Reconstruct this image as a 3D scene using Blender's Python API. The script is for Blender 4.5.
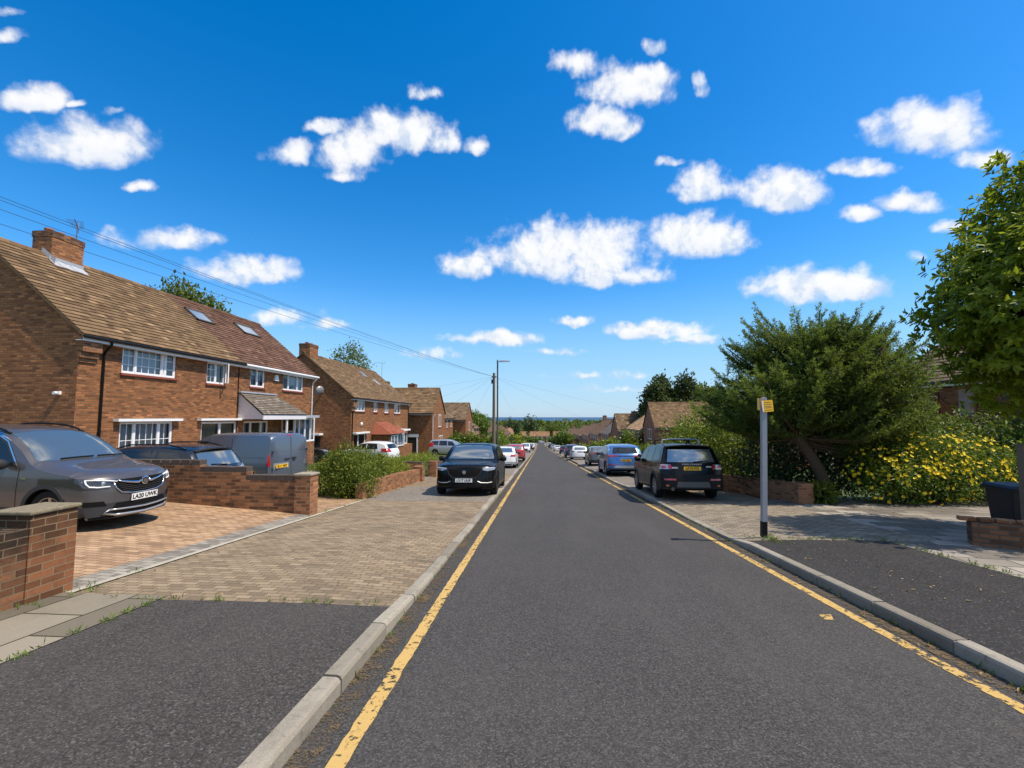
import bpy, bmesh, math, random
import numpy as np
from mathutils import Vector, Matrix

for o in list(bpy.data.objects):
    bpy.data.objects.remove(o, do_unlink=True)
S = bpy.context.scene
COL = S.collection
R = math.radians
random.seed(7)
RNG = np.random.default_rng(11)

# ------------------------------------------------------------------ camera, world, sun, exposure
FOC = 450.0
PITCH = math.atan(33 / FOC)
YAW = math.atan(27 / FOC * math.cos(PITCH))
EYE = 1.7
cam = bpy.data.cameras.new("Camera")
cam.sensor_width = 36.0
cam.lens = FOC / 1024 * 36
cam.clip_start = 0.05
cam.clip_end = 90000
camo = bpy.data.objects.new("Camera", cam)
COL.objects.link(camo)
camo.location = (0, 0, EYE)
camo.rotation_euler = (math.pi / 2 + PITCH, 0, YAW)
S.camera = camo

SUN_EL, SUN_AZ = R(59), R(101)          # azimuth clockwise from +Y (down the road) towards +X
sun = bpy.data.lights.new("Sun", 'SUN')
sun.energy = 4.5
sun.angle = R(0.53)
sun.color = (1.0, 0.90, 0.76)
suno = bpy.data.objects.new("Sun", sun)
COL.objects.link(suno)
sdir = Vector((math.sin(SUN_AZ) * math.cos(SUN_EL), math.cos(SUN_AZ) * math.cos(SUN_EL), math.sin(SUN_EL)))
suno.rotation_euler = sdir.to_track_quat('Z', 'Y').to_euler()
suno.location = sdir * 60

S.view_settings.view_transform = 'Standard'
S.view_settings.look = 'None'
S.view_settings.exposure = 0.34
S.view_settings.gamma = 1.0
S.view_settings.use_curve_mapping = False
S.render.engine = 'CYCLES'
try:
    S.cycles.use_denoising = True
    S.cycles.denoiser = 'OPENIMAGEDENOISE'
    S.cycles.denoising_input_passes = 'RGB_ALBEDO_NORMAL'
except Exception:
    pass
S.cycles.max_bounces = 6
S.cycles.transparent_max_bounces = 12
S.cycles.sample_clamp_indirect = 6.0


class NT:
    """tiny helper round a node tree"""
    def __init__(self, tree):
        self.t = tree
        self.t.nodes.clear()

    def n(self, typ, ins=None, **props):
        nd = self.t.nodes.new(typ)
        for k, v in props.items():
            setattr(nd, k, v)
        for k, v in (ins or {}).items():
            s = nd.inputs[k]
            if isinstance(v, bpy.types.NodeSocket):
                self.t.links.new(v, s)
            else:
                s.default_value = v
        return nd

    def math(self, op, a, b=0.0, c=None, clamp=False):
        nd = self.n('ShaderNodeMath', {0: a, 1: b}, operation=op, use_clamp=clamp)
        if c is not None:
            if isinstance(c, bpy.types.NodeSocket):
                self.t.links.new(c, nd.inputs[2])
            else:
                nd.inputs[2].default_value = c
        return nd.outputs[0]

    def vmath(self, op, a, b=None):
        ins = {0: a}
        if b is not None:
            ins[1] = b
        nd = self.n('ShaderNodeVectorMath', ins, operation=op)
        return nd.outputs['Value'] if op in ('DOT_PRODUCT', 'LENGTH') else nd.outputs[0]

    def mix(self, f, a, b, blend='MIX'):
        nd = self.n('ShaderNodeMix', data_type='RGBA', blend_type=blend)
        for i, v in ((0, f), (6, a), (7, b)):
            if isinstance(v, bpy.types.NodeSocket):
                self.t.links.new(v, nd.inputs[i])
            else:
                nd.inputs[i].default_value = v if i == 0 else (*v, 1.0) if len(v) == 3 else v
        return nd.outputs[2]

    def ramp(self, f, stops, interp='LINEAR'):
        nd = self.n('ShaderNodeValToRGB', {0: f})
        cr = nd.color_ramp
        cr.interpolation = interp
        while len(cr.elements) < len(stops):
            cr.elements.new(0.5)
        for e, (p, c) in zip(cr.elements, stops):
            e.position = p
            e.color = (*c, 1.0) if not isinstance(c, (int, float)) else (c, c, c, 1.0)
        return nd.outputs[0]

    def noise(self, vec, scale, detail=4.0, rough=0.55, col=False):
        nd = self.n('ShaderNodeTexNoise', {'Vector': vec, 'Scale': scale, 'Detail': detail, 'Roughness': rough})
        return nd.outputs['Color'] if col else nd.outputs[0]

    def smooth(self, v, a, b):
        nd = self.n('ShaderNodeMapRange', {0: v, 1: a, 2: b, 3: 0.0, 4: 1.0}, interpolation_type='SMOOTHSTEP')
        return nd.outputs[0]


def dir_of_pixel_free(az, el):
    return az, el


# the sky: Nishita light with fair-weather cumulus at fixed bearings (azimuth and elevation in radians, long and short axis as directions, weight)
CLOUDS = [(-0.8960, 0.4584, 27.23, 1.80, -19.52, 44.45, 1.00), (-0.8552, 0.4717, 65.50, 4.21, -50.52, 122.33, 0.80), (-0.8318, 0.4219, 12.45, 0.75, -9.32, 25.69, 1.05),
          (-0.7680, 0.3814, 52.93, 2.87, -31.60, 106.81, 0.60), (-0.9318, 0.5499, 49.01, 3.68, -64.04, 120.77, 0.60), (-0.9278, 0.5232, 54.30, 3.94, -52.49, 102.73, 0.60),
          (-0.8130, 0.4803, 78.69, 4.88, -54.70, 142.39, 0.50), (-0.3185, 0.5615, 9.20, 0.23, -2.95, 24.79, 1.05), (-0.4143, 0.5108, 13.59, 0.44, -3.82, 24.24, 1.00),
          (-0.5344, 0.4935, 21.65, 0.90, -9.20, 42.95, 0.95), (-0.4680, 0.5515, 25.34, 0.98, -11.91, 61.73, 0.85), (-0.2253, 0.5604, 20.12, 0.32, -3.13, 41.68, 0.90),
          (-0.1453, 0.5563, 28.97, 0.24, -2.21, 57.58, 0.85), (-0.4274, 0.4756, 24.78, 0.80, -11.10, 70.83, 0.70), (-0.2627, 0.6342, 31.78, 0.69, -7.85, 79.93, 0.65),
          (-0.7223, 0.3042, 11.62, 0.57, -10.18, 45.78, 0.85), (-0.5929, 0.2755, 10.18, 0.40, -5.21, 33.81, 1.00), (-0.4484, 0.1867, 20.72, 0.59, -6.11, 81.92, 0.55),
          (-0.5289, 0.1978, 17.38, 0.59, -5.54, 56.74, 0.50), (-0.7897, 0.2948, 31.14, 1.64, -19.43, 78.14, 0.50), (0.1033, 0.6818, 15.59, -0.29, 3.63, 45.10, 0.90),
          (0.2052, 0.6318, 10.40, -0.29, 3.47, 26.92, 0.95), (0.1511, 0.5867, 13.20, -0.28, 2.98, 30.27, 1.00), (0.2532, 0.6463, 18.75, -0.63, 8.63, 55.53, 0.80),
          (0.2654, 0.6894, 36.11, -1.34, 11.72, 70.86, 0.70), (0.3548, 0.6128, 56.16, -2.37, 13.71, 66.20, 0.60), (0.2904, 0.5046, 32.53, -1.03, 17.85, 115.53, 0.55),
          (0.3602, 0.4475, 15.23, -0.54, 4.92, 28.26, 1.00), (0.4891, 0.4097, 12.33, -0.55, 5.68, 25.47, 1.05), (0.7050, 0.4433, 12.24, -0.74, 8.95, 24.11, 1.10),
          (0.6169, 0.4142, 23.39, -1.25, 17.17, 58.05, 0.85), (0.6780, 0.3463, 20.60, -1.13, 15.57, 53.68, 0.90), (0.6105, 0.3455, 31.90, -1.61, 15.41, 61.03, 0.85),
          (0.7702, 0.3763, 30.94, -1.90, 24.20, 64.78, 0.70), (0.7262, 0.2926, 47.93, -2.67, 22.69, 82.07, 0.50), (0.6863, 0.2654, 67.05, -3.53, 24.44, 104.51, 0.40),
          (0.0759, 0.3453, 5.10, -0.06, 0.64, 14.83, 1.10), (-0.1639, 0.3238, 15.90, 0.13, -1.01, 32.13, 0.90), (0.1590, 0.3018, 8.90, -0.15, 2.18, 34.67, 1.00),
          (0.3377, 0.3556, 8.28, -0.26, 3.13, 22.91, 1.10), (0.5368, 0.2364, 8.90, -0.38, 4.27, 27.74, 1.10), (-0.0912, 0.1706, 10.14, 0.02, -0.26, 50.50, 1.00),
          (0.0745, 0.2083, 20.56, -0.21, 2.10, 77.06, 0.85), (0.2512, 0.1815, 8.46, -0.19, 2.71, 47.76, 1.00), (0.3203, 0.1587, 17.20, -0.47, 5.06, 81.21, 0.70),
          (0.0473, 0.1434, 15.06, -0.12, 1.73, 113.69, 0.40), (0.1341, 0.0893, 9.32, -0.13, 1.99, 114.65, 0.35), (0.2178, 0.0576, 8.10, -0.16, 1.91, 116.97, 0.35),
          (-0.2413, 0.1353, 15.39, 0.21, -2.25, 91.83, 0.35)]
world = bpy.data.worlds.new("World")
S.world = world
world.use_nodes = True
w = NT(world.node_tree)
skyn = w.n('ShaderNodeTexSky', sky_type='NISHITA', sun_disc=False, sun_elevation=SUN_EL, sun_rotation=SUN_AZ,
           altitude=100.0, air_density=1.0, dust_density=0.35, ozone_density=3.0)
hs = w.n('ShaderNodeHueSaturation', {'Hue': 0.501, 'Saturation': 1.43, 'Value': 1.60, 'Color': skyn.outputs[0]})
tc = w.n('ShaderNodeTexCoord')
dvec = w.vmath('NORMALIZE', tc.outputs['Generated'])
sx = w.n('ShaderNodeSeparateXYZ', {0: dvec})
az = w.math('ARCTAN2', sx.outputs[0], sx.outputs[1])
el = w.math('ARCSINE', sx.outputs[2])
ae = w.n('ShaderNodeCombineXYZ', {0: az, 1: el, 2: 0.0}).outputs[0]
wn1 = w.noise(ae, 9.0, 3.0, 0.5, col=True)
wn2 = w.noise(ae, 30.0, 3.0, 0.5, col=True)
warp = w.n('ShaderNodeVectorMath', {0: w.vmath('SUBTRACT', wn1, (0.5, 0.5, 0.5)), 1: (0.020, 0.014, 0.0)}, operation='MULTIPLY').outputs[0]
warp2 = w.n('ShaderNodeVectorMath', {0: w.vmath('SUBTRACT', wn2, (0.5, 0.5, 0.5)), 1: (0.034, 0.026, 0.0)}, operation='MULTIPLY').outputs[0]
aew = w.vmath('ADD', w.vmath('ADD', ae, warp), warp2)
field = None
num, den = None, None
for (a0, e0, ux, uy, vx, vy, wt) in CLOUDS:
    d = w.vmath('SUBTRACT', aew, (a0, e0, 0.0))
    u = w.vmath('DOT_PRODUCT', d, (ux * .92, uy * .92, 0.0))
    v = w.vmath('DOT_PRODUCT', d, (vx * .85, vy * .85, 0.0))
    v = w.math('MINIMUM', v, w.math('MULTIPLY', v, 1.5))
    f = w.math('MULTIPLY_ADD', w.math('MULTIPLY_ADD', u, u, w.math('MULTIPLY', v, v)), -wt, wt)
    g = w.math('MAXIMUM', w.math('ADD', f, 0.35), 0.0)
    gv = w.math('MULTIPLY', g, v)
    num = gv if num is None else w.math('ADD', num, gv)
    den = g if den is None else w.math('ADD', den, g)
    field = f if field is None else w.math('SMOOTH_MAX', field, f, 0.25)
fb = w.noise(ae, 19.0, 9.0, 0.57)
fb2 = w.noise(w.vmath('ADD', ae, (0.012, 0.022, 0.0)), 18.0, 4.0, 0.5)
dens = w.math('ADD', w.math('MULTIPLY', field, 1.75), w.math('MULTIPLY', w.math('SUBTRACT', fb, 0.5), 4.2))
dens = w.math('ADD', dens, w.math('MULTIPLY', w.math('SUBTRACT', w.noise(aew, 11.0, 3.0, 0.5), 0.5), 2.0))
alpha = w.smooth(dens, -0.35, 1.60)
# unseen broken cloud overhead and behind, added to make the fill light less blue
gn = w.noise(dvec, 3.2, 7.0, 0.6)
away = w.math('MAXIMUM', w.smooth(sx.outputs[1], 0.12, -0.25), w.smooth(el, R(52), R(68)))
galpha = w.math('MULTIPLY', w.math('MULTIPLY', w.smooth(gn, 0.44, 0.58), away), w.smooth(el, R(2), R(9)))
alpha = w.math('MAXIMUM', alpha, galpha)
alpha = w.math('MULTIPLY', alpha, 0.97)
puff = w.math('MULTIPLY_ADD', w.math('SUBTRACT', fb, fb2), 2.2, 0.62, clamp=True)
thick = w.smooth(dens, 0.25, 1.0)
cw = w.math('MULTIPLY', w.math('MULTIPLY_ADD', puff, 0.5, 0.5), w.math('MULTIPLY_ADD', thick, 0.35, 0.65))
low = w.math('MULTIPLY', w.smooth(w.math('SUBTRACT', fb2, fb), -0.02, 0.10), 0.25)
hgt = w.math('DIVIDE', num, w.math('ADD', den, 0.02))
cw = w.math('SUBTRACT', cw, low)
cw = w.math('SUBTRACT', cw, w.math('MULTIPLY', w.smooth(hgt, 0.3, -0.8), 0.42))
ccol = w.ramp(cw, [(0.25, (5.2, 6.0, 7.3)), (0.55, (7.0, 7.3, 7.8)), (0.85, (8.0, 8.0, 8.1))])
# a little horizon brightening, as in clear summer air
hz = w.smooth(el, R(17), R(2))
skyc = w.mix(w.math('MULTIPLY', hz, 0.72), hs.outputs[0], (2.5, 4.5, 7.0))
allc = w.mix(alpha, skyc, ccol)
bg = w.n('ShaderNodeBackground', {'Color': allc, 'Strength': 0.10})
wo = w.n('ShaderNodeOutputWorld', {'Surface': bg.outputs[0]})
world.cycles.sampling_method = 'MANUAL'
world.cycles.sample_map_resolution = 512


# ------------------------------------------------------------------ object helpers
def tag(o, label=None, cat=None, group=None, kind=None):
    if label: o['label'] = label
    if cat: o['category'] = cat
    if group: o['group'] = group
    if kind: o['kind'] = kind
    return o


def link(o, parent=None):
    COL.objects.link(o)
    if parent is not None:
        o.parent = parent
    return o


def thing(name, label, cat, loc=(0, 0, 0), rz=0.0, group=None):
    o = bpy.data.objects.new(name, None)
    o.empty_display_size = 0.3
    link(o)
    o.location = loc
    o.rotation_euler = (0, 0, rz)
    return tag(o, label, cat, group)


class MB:
    def __init__(self):
        self.v, self.f, self.m, self.r = [], [], [], []

    def face(self, pts, m=0, r=None):
        i = len(self.v)
        self.v.extend([tuple(p) for p in pts])
        self.f.append(tuple(range(i, i + len(pts))))
        self.m.append(m)
        self.r.append(random.random() if r is None else r)

    def idx(self, verts, faces, m=0, r=None):
        i = len(self.v)
        self.v.extend([tuple(p) for p in verts])
        for f in faces:
            self.f.append(tuple(i + k for k in f))
            self.m.append(m)
            self.r.append(random.random() if r is None else r)

    def box(self, x0, y0, z0, x1, y1, z1, m=0, r=None):
        v = [(x0, y0, z0), (x1, y0, z0), (x1, y1, z0), (x0, y1, z0), (x0, y0, z1), (x1, y0, z1), (x1, y1, z1), (x0, y1, z1)]
        self.idx(v, [(0, 3, 2, 1), (4, 5, 6, 7), (0, 1, 5, 4), (1, 2, 6, 5), (2, 3, 7, 6), (3, 0, 4, 7)], m, r)

    def bar(self, a, b, wd, hg, m=0, up=(0, 0, 1)):
        a, b = Vector(a), Vector(b)
        d = (b - a).normalized()
        s = d.cross(Vector(up))
        if s.length < 1e-4:
            s = d.cross(Vector((1, 0, 0)))
        s.normalize()
        u = s.cross(d)
        s, u = s * wd / 2, u * hg / 2
        v = [a - s - u, a + s - u, a + s + u, a - s + u, b - s - u, b + s - u, b + s + u, b - s + u]
        self.idx(v, [(0, 3, 2, 1), (4, 5, 6, 7), (0, 1, 5, 4), (1, 2, 6, 5), (2, 3, 7, 6), (3, 0, 4, 7)], m)

    def tube(self, pts, rad, n=8, m=0, cap=True):
        pts = [Vector(p) for p in pts]
        if not hasattr(rad, '__len__'):
            rad = [rad] * len(pts)
        rings = []
        ref = Vector((0.13, 0.31, 0.94)).normalized()
        for i, p in enumerate(pts):
            d = (pts[min(i + 1, len(pts) - 1)] - pts[max(i - 1, 0)]).normalized()
            s = d.cross(ref)
            if s.length < 0.05:
                s = d.cross(Vector((1, 0, 0)))
            s.normalize()
            u = d.cross(s)
            rings.append([p + (s * math.cos(2 * math.pi * k / n) + u * math.sin(2 * math.pi * k / n)) * rad[i] for k in range(n)])
        v = [q for rg in rings for q in rg]
        f = []
        for i in range(len(pts) - 1):
            for k in range(n):
                a, b = i * n + k, i * n + (k + 1) % n
                f.append((a, a + n, b + n, b))
        if cap:
            f.append(tuple(range(n)))
            f.append(tuple(reversed(range((len(pts) - 1) * n, len(pts) * n))))
        self.idx(v, f, m)

    def lathe(self, prof, n=16, m=0, axis='z', c=(0, 0, 0)):
        """prof: list of (radius, height)"""
        v, f = [], []
        for (r_, h_) in prof:
            for k in range(n):
                a = 2 * math.pi * k / n
                x, y = r_ * math.cos(a), r_ * math.sin(a)
                p = (x, y, h_) if axis == 'z' else (x, h_, y) if axis == 'y' else (h_, x, y)
                v.append((p[0] + c[0], p[1] + c[1], p[2] + c[2]))
        for i in range(len(prof) - 1):
            for k in range(n):
                a, b = i * n + k, i * n + (k + 1) % n
                f.append((a, b, b + n, a + n) if axis != 'y' else (a, a + n, b + n, b))
        self.idx(v, f, m)

    def build(self, name, mats, parent=None, smooth=False, merge=False, sharp=None):
        me = bpy.data.meshes.new(name)
        me.from_pydata(self.v, [], self.f)
        if not isinstance(mats, (list, tuple)):
            mats = [mats]
        for mt in mats:
            me.materials.append(mt)
        if len(mats) > 1:
            me.polygons.foreach_set('material_index', self.m)
        at = me.attributes.new('rnd', 'FLOAT', 'FACE')
        at.data.foreach_set('value', np.array(self.r, dtype=np.float32))
        # box-like UVs in metres
        uvl = me.uv_layers.new(name='UVMap')
        uv = np.zeros((len(me.loops), 2), dtype=np.float32)
        for p in me.polygons:
            n = p.normal
            if abs(n.z) > 0.985:
                h, k = Vector((1, 0, 0)), Vector((0, 1, 0))
            else:
                h = Vector((0, 0, 1)).cross(n).normalized()
                k = n.cross(h)
            for li in p.loop_indices:
                co = me.vertices[me.loops[li].vertex_index].co
                uv[li] = (co.dot(h), co.dot(k))
        uvl.data.foreach_set('uv', uv.ravel())
        if merge:
            bm = bmesh.new()
            bm.from_mesh(me)
            bmesh.ops.remove_doubles(bm, verts=bm.verts, dist=1e-4)
            bm.to_mesh(me)
            bm.free()
        if smooth:
            me.polygons.foreach_set('use_smooth', [True] * len(me.polygons))
            if sharp is not None:
                me.set_sharp_from_angle(angle=R(sharp))
        me.update()
        return link(bpy.data.objects.new(name, me), parent)


def copy_tree(o, parent=None):
    c = o.copy()
    link(c, parent)
    for ch in list(o.children):
        copy_tree(ch, c)
    return c


# ------------------------------------------------------------------ materials
def new_mat(name):
    m = bpy.data.materials.new(name)
    m.use_nodes = True
    return m, NT(m.node_tree)


def out(nt, shader, disp=None):
    nt.n('ShaderNodeOutputMaterial', {'Surface': shader})


def pbsdf(nt, **k):
    nd = nt.n('ShaderNodeBsdfPrincipled')
    names = dict(col='Base Color', rough='Roughness', metal='Metallic', spec='Specular IOR Level', normal='Normal',
                 coat='Coat Weight', coatr='Coat Roughness', alpha='Alpha', emis='Emission Color', emis_s='Emission Strength')
    for kk, v in k.items():
        s = nd.inputs[names[kk]]
        if isinstance(v, bpy.types.NodeSocket):
            nt.t.links.new(v, s)
        else:
            s.default_value = (*v, 1.0) if kk in ('col', 'emis') and len(v) == 3 else v
    return nd.outputs[0]


def bump(nt, h, strength=0.5, dist=0.01):
    return nt.n('ShaderNodeBump', {'Height': h, 'Strength': strength, 'Distance': dist}).outputs[0]


def plain(name, col, rough=0.5, metal=0.0, spec=0.5, var=0.12, scale=6.0, coat=0.0):
    m, t = new_mat(name)
    tcn = t.n('ShaderNodeTexCoord')
    nz = t.noise(tcn.outputs['Object'], scale, 5.0, 0.6)
    c = t.mix(nz, tuple(x * (1 - var) for x in col), tuple(min(1, x * (1 + var)) for x in col))
    out(t, pbsdf(t, col=c, rough=rough, metal=metal, spec=spec, coat=coat))
    return m


def brick_mat(name, c1, c2, mortar, scale_dark=0.5, bw=0.225, bh=0.075, stain=0.25, mort=0.010, soot=(0.05, 0.04, 0.035), sootz=None):
    m, t = new_mat(name)
    tcn = t.n('ShaderNodeTexCoord')
    uvn = tcn.outputs['UV']
    wob = t.vmath('MULTIPLY', t.vmath('SUBTRACT', t.noise(uvn, 6.0, 2.0, 0.5, col=True), (0.5, 0.5, 0.5)), (0.012, 0.008, 0.0))
    uvw = t.vmath('ADD', uvn, wob)
    bt = t.n('ShaderNodeTexBrick', {'Vector': uvw, 'Color1': (0, 0, 0, 1), 'Color2': (1, 1, 1, 1), 'Mortar': (0.5, 0.5, 0.5, 1),
                                    'Scale': 1.0, 'Mortar Size': mort, 'Mortar Smooth': 0.15, 'Bias': 0.0,
                                    'Brick Width': bw, 'Row Height': bh})
    bt.offset = 0.5
    rnd = t.n('ShaderNodeSeparateColor', {0: bt.outputs['Color']}).outputs[0]
    cb = t.ramp(rnd, [(0.0, tuple(x * 0.75 for x in c1)), (0.22, c1), (0.6, c2), (0.9, tuple(x * 1.15 for x in c2)), (1.0, tuple(min(1, x * 1.5) for x in c2))])
    big = t.noise(uvn, 1.6, 6.0, 0.7)
    fine = t.noise(uvn, 60.0, 4.0, 0.6)
    spot = t.noise(uvn, 14.0, 5.0, 0.7)
    cb = t.mix(t.math('MULTIPLY', t.smooth(spot, 0.5, 0.72), 0.35), cb, tuple(x * 0.45 for x in c1))
    cb = t.mix(t.math('MULTIPLY', t.smooth(big, 0.5, 0.75), stain), cb, soot)
    if sootz:                                             # grime gathered below the coping
        zz = t.n('ShaderNodeSeparateXYZ', {0: tcn.outputs['Object']}).outputs[2]
        gr = t.math('ADD', t.smooth(zz, sootz[0], sootz[1]), t.math('MULTIPLY', t.math('SUBTRACT', t.noise(uvn, 5.0, 5.0, .65), .5), 1.5), clamp=True)
        cb = t.mix(t.math('MULTIPLY', gr, sootz[2]), cb, soot)
    cb = t.mix(0.35, cb, t.mix(fine, (0.25, 0.25, 0.25), (0.95, 0.95, 0.95)), 'OVERLAY')
    mc = t.mix(t.noise(uvn, 9.0, 4.0), tuple(x * 0.6 for x in mortar), mortar)
    mc = t.mix(t.math('MULTIPLY', t.smooth(big, 0.48, 0.75), stain), mc, soot)
    c = t.mix(bt.outputs['Fac'], cb, mc)
    h = t.math('ADD', t.math('MULTIPLY', bt.outputs['Fac'], -1.0), t.math('MULTIPLY', fine, 0.35))
    out(t, pbsdf(t, col=c, rough=0.9, spec=0.2, normal=bump(t, h, 0.6, 0.008)))
    return m


def tile_mat(name, dark, mid, light, lichen=(0.30, 0.27, 0.14), lich=0.5):
    m, t = new_mat(name)
    a = t.n('ShaderNodeAttribute', attribute_name='rnd').outputs['Fac']
    tcn = t.n('ShaderNodeTexCoord')
    ob = tcn.outputs['Object']
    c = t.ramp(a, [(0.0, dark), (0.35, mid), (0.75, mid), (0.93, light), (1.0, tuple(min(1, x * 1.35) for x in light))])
    n1 = t.noise(ob, 0.8, 6.0, 0.65)
    n2 = t.noise(ob, 28.0, 5.0, 0.65)
    c = t.mix(t.math('MULTIPLY', t.smooth(n1, 0.5, 0.72), 0.55), c, dark)
    c = t.mix(t.math('MULTIPLY', t.smooth(n2, 0.5, 0.72), lich), c, lichen)
    c = t.mix(0.3, c, t.mix(n2, (0.2, 0.2, 0.2), (0.9, 0.9, 0.9)), 'OVERLAY')
    out(t, pbsdf(t, col=c, rough=0.92, spec=0.2, normal=bump(t, n2, 0.4, 0.006)))
    return m


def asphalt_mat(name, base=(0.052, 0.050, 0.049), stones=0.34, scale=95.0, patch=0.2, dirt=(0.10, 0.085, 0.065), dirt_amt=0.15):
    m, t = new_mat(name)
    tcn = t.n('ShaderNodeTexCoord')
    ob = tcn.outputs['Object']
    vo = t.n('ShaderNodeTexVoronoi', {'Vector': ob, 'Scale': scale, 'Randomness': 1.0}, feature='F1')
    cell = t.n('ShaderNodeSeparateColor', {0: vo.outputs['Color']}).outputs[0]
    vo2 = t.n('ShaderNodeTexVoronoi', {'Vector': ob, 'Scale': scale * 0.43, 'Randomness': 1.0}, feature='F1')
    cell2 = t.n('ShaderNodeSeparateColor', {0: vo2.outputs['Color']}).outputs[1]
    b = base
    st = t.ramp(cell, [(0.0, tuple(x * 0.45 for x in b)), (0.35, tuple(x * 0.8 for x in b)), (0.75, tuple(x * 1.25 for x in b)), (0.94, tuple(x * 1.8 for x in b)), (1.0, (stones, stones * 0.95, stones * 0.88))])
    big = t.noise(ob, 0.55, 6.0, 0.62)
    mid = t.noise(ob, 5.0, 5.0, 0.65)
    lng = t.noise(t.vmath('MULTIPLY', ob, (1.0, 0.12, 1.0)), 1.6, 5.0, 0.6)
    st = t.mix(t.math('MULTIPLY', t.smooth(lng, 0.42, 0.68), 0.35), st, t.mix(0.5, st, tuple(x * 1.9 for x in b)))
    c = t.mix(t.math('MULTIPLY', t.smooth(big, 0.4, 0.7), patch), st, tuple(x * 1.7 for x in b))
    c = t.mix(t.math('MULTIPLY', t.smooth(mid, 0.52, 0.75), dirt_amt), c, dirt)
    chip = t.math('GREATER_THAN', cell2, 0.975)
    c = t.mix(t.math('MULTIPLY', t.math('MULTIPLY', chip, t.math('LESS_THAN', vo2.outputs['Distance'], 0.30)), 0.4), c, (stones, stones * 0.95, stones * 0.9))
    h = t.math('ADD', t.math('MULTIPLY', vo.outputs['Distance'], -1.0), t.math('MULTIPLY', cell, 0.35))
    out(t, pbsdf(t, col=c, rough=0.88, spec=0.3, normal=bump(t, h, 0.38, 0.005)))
    return m


def paver_mat(name, c1, c2, joint, bw=0.2, bh=0.1, rot=0.0, mort=0.006, moss=(0.05, 0.06, 0.02), moss_amt=0.35, dirt=(0.06, 0.05, 0.04), dirt_amt=0.35, offset=0.5):
    m, t = new_mat(name)
    tcn = t.n('ShaderNodeTexCoord')
    mp = t.n('ShaderNodeMapping', {'Vector': tcn.outputs['Object'], 'Rotation': (0, 0, rot)})
    v = mp.outputs[0]
    wob = t.vmath('MULTIPLY', t.vmath('SUBTRACT', t.noise(v, 3.0, 3.0, 0.5, col=True), (0.5, 0.5, 0.5)), (0.02, 0.02, 0.0))
    v = t.vmath('ADD', v, wob)
    bt = t.n('ShaderNodeTexBrick', {'Vector': v, 'Color1': (0, 0, 0, 1), 'Color2': (1, 1, 1, 1), 'Mortar': (0.5, 0.5, 0.5, 1), 'Scale': 1.0,
                                    'Mortar Size': mort, 'Mortar Smooth': 0.2, 'Bias': 0.0, 'Brick Width': bw, 'Row Height': bh})
    bt.offset = offset
    rnd = t.n('ShaderNodeSeparateColor', {0: bt.outputs['Color']}).outputs[0]
    c = t.ramp(rnd, [(0.0, tuple(x * 0.72 for x in c1)), (0.3, c1), (0.75, c2), (1.0, tuple(min(1, x * 1.2) for x in c2))])
    fine = t.noise(tcn.outputs['Object'], 90.0, 4.0, 0.6)
    big = t.noise(tcn.outputs['Object'], 0.8, 6.0, 0.66)
    mid = t.noise(tcn.outputs['Object'], 4.0, 5.0, 0.62)
    c = t.mix(t.math('MULTIPLY', t.smooth(big, 0.45, 0.72), dirt_amt), c, dirt)
    c = t.mix(0.4, c, t.mix(fine, (0.2, 0.2, 0.2), (0.95, 0.95, 0.95)), 'OVERLAY')
    jc = t.mix(t.math('MULTIPLY', t.smooth(mid, 0.45, 0.62), moss_amt), joint, moss)
    c = t.mix(bt.outputs['Fac'], c, jc)
    h = t.math('ADD', t.math('MULTIPLY', bt.outputs['Fac'], -1.0), t.math('MULTIPLY', fine, 0.3))
    out(t, pbsdf(t, col=c, rough=0.9, spec=0.25, normal=bump(t, h, 0.6, 0.008)))
    return m


def leaf_mat(name, dark, light, trans=0.3, rough=0.5, tip=None, spec=0.3):
    m, t = new_mat(name)
    a = t.n('ShaderNodeAttribute', attribute_name='rnd').outputs['Fac']
    stops = [(0.0, dark), (0.7, light)]
    stops.append((1.0, tip if tip else tuple(min(1, x * 1.25) for x in light)))
    c = t.ramp(a, stops)
    p = pbsdf(t, col=c, rough=rough, spec=spec)
    c2 = t.mix(0.5, c, (0.25, 0.30, 0.03))
    tr = t.n('ShaderNodeBsdfTranslucent', {'Color': c2})
    mx = t.n('ShaderNodeMixShader', {0: trans, 1: p, 2: tr.outputs[0]})
    out(t, mx.outputs[0])
    return m


def paint_mat(name, col, metal=0.35, rough=0.32, spec=0.5, coat=0.7):
    m, t = new_mat(name)
    tcn = t.n('ShaderNodeTexCoord')
    nz = t.noise(tcn.outputs['Object'], 3.0, 4.0, 0.6)
    rg = t.math('MULTIPLY_ADD', nz, 0.16, rough - 0.08)
    c = t.mix(nz, tuple(x * 0.94 for x in col), tuple(min(1, x * 1.06) for x in col))
    out(t, pbsdf(t, col=c, rough=rg, metal=metal, spec=spec, coat=coat, coatr=0.04))
    return m


def glass_mat(name, tint=(0.012, 0.016, 0.018), refl=0.16, rough=0.03, see=0.0, gcol=(0.95, 0.97, 1.0, 1)):
    m, t = new_mat(name)
    d = t.n('ShaderNodeBsdfDiffuse', {'Color': (*tint, 1)}).outputs[0]
    if see > 0:
        tr = t.n('ShaderNodeBsdfTransparent', {'Color': (0.86, 0.9, 0.9, 1)}).outputs[0]
        d = t.n('ShaderNodeMixShader', {0: see, 1: d, 2: tr}).outputs[0]
    g = t.n('ShaderNodeBsdfGlossy', {'Color': gcol, 'Roughness': rough}).outputs[0]
    lw = t.n('ShaderNodeLayerWeight', {'Blend': 0.25}).outputs['Fresnel']
    fac = t.math('MULTIPLY_ADD', lw, 0.8, refl, clamp=True)
    out(t, t.n('ShaderNodeMixShader', {0: fac, 1: d, 2: g}).outputs[0])
    return m


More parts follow.
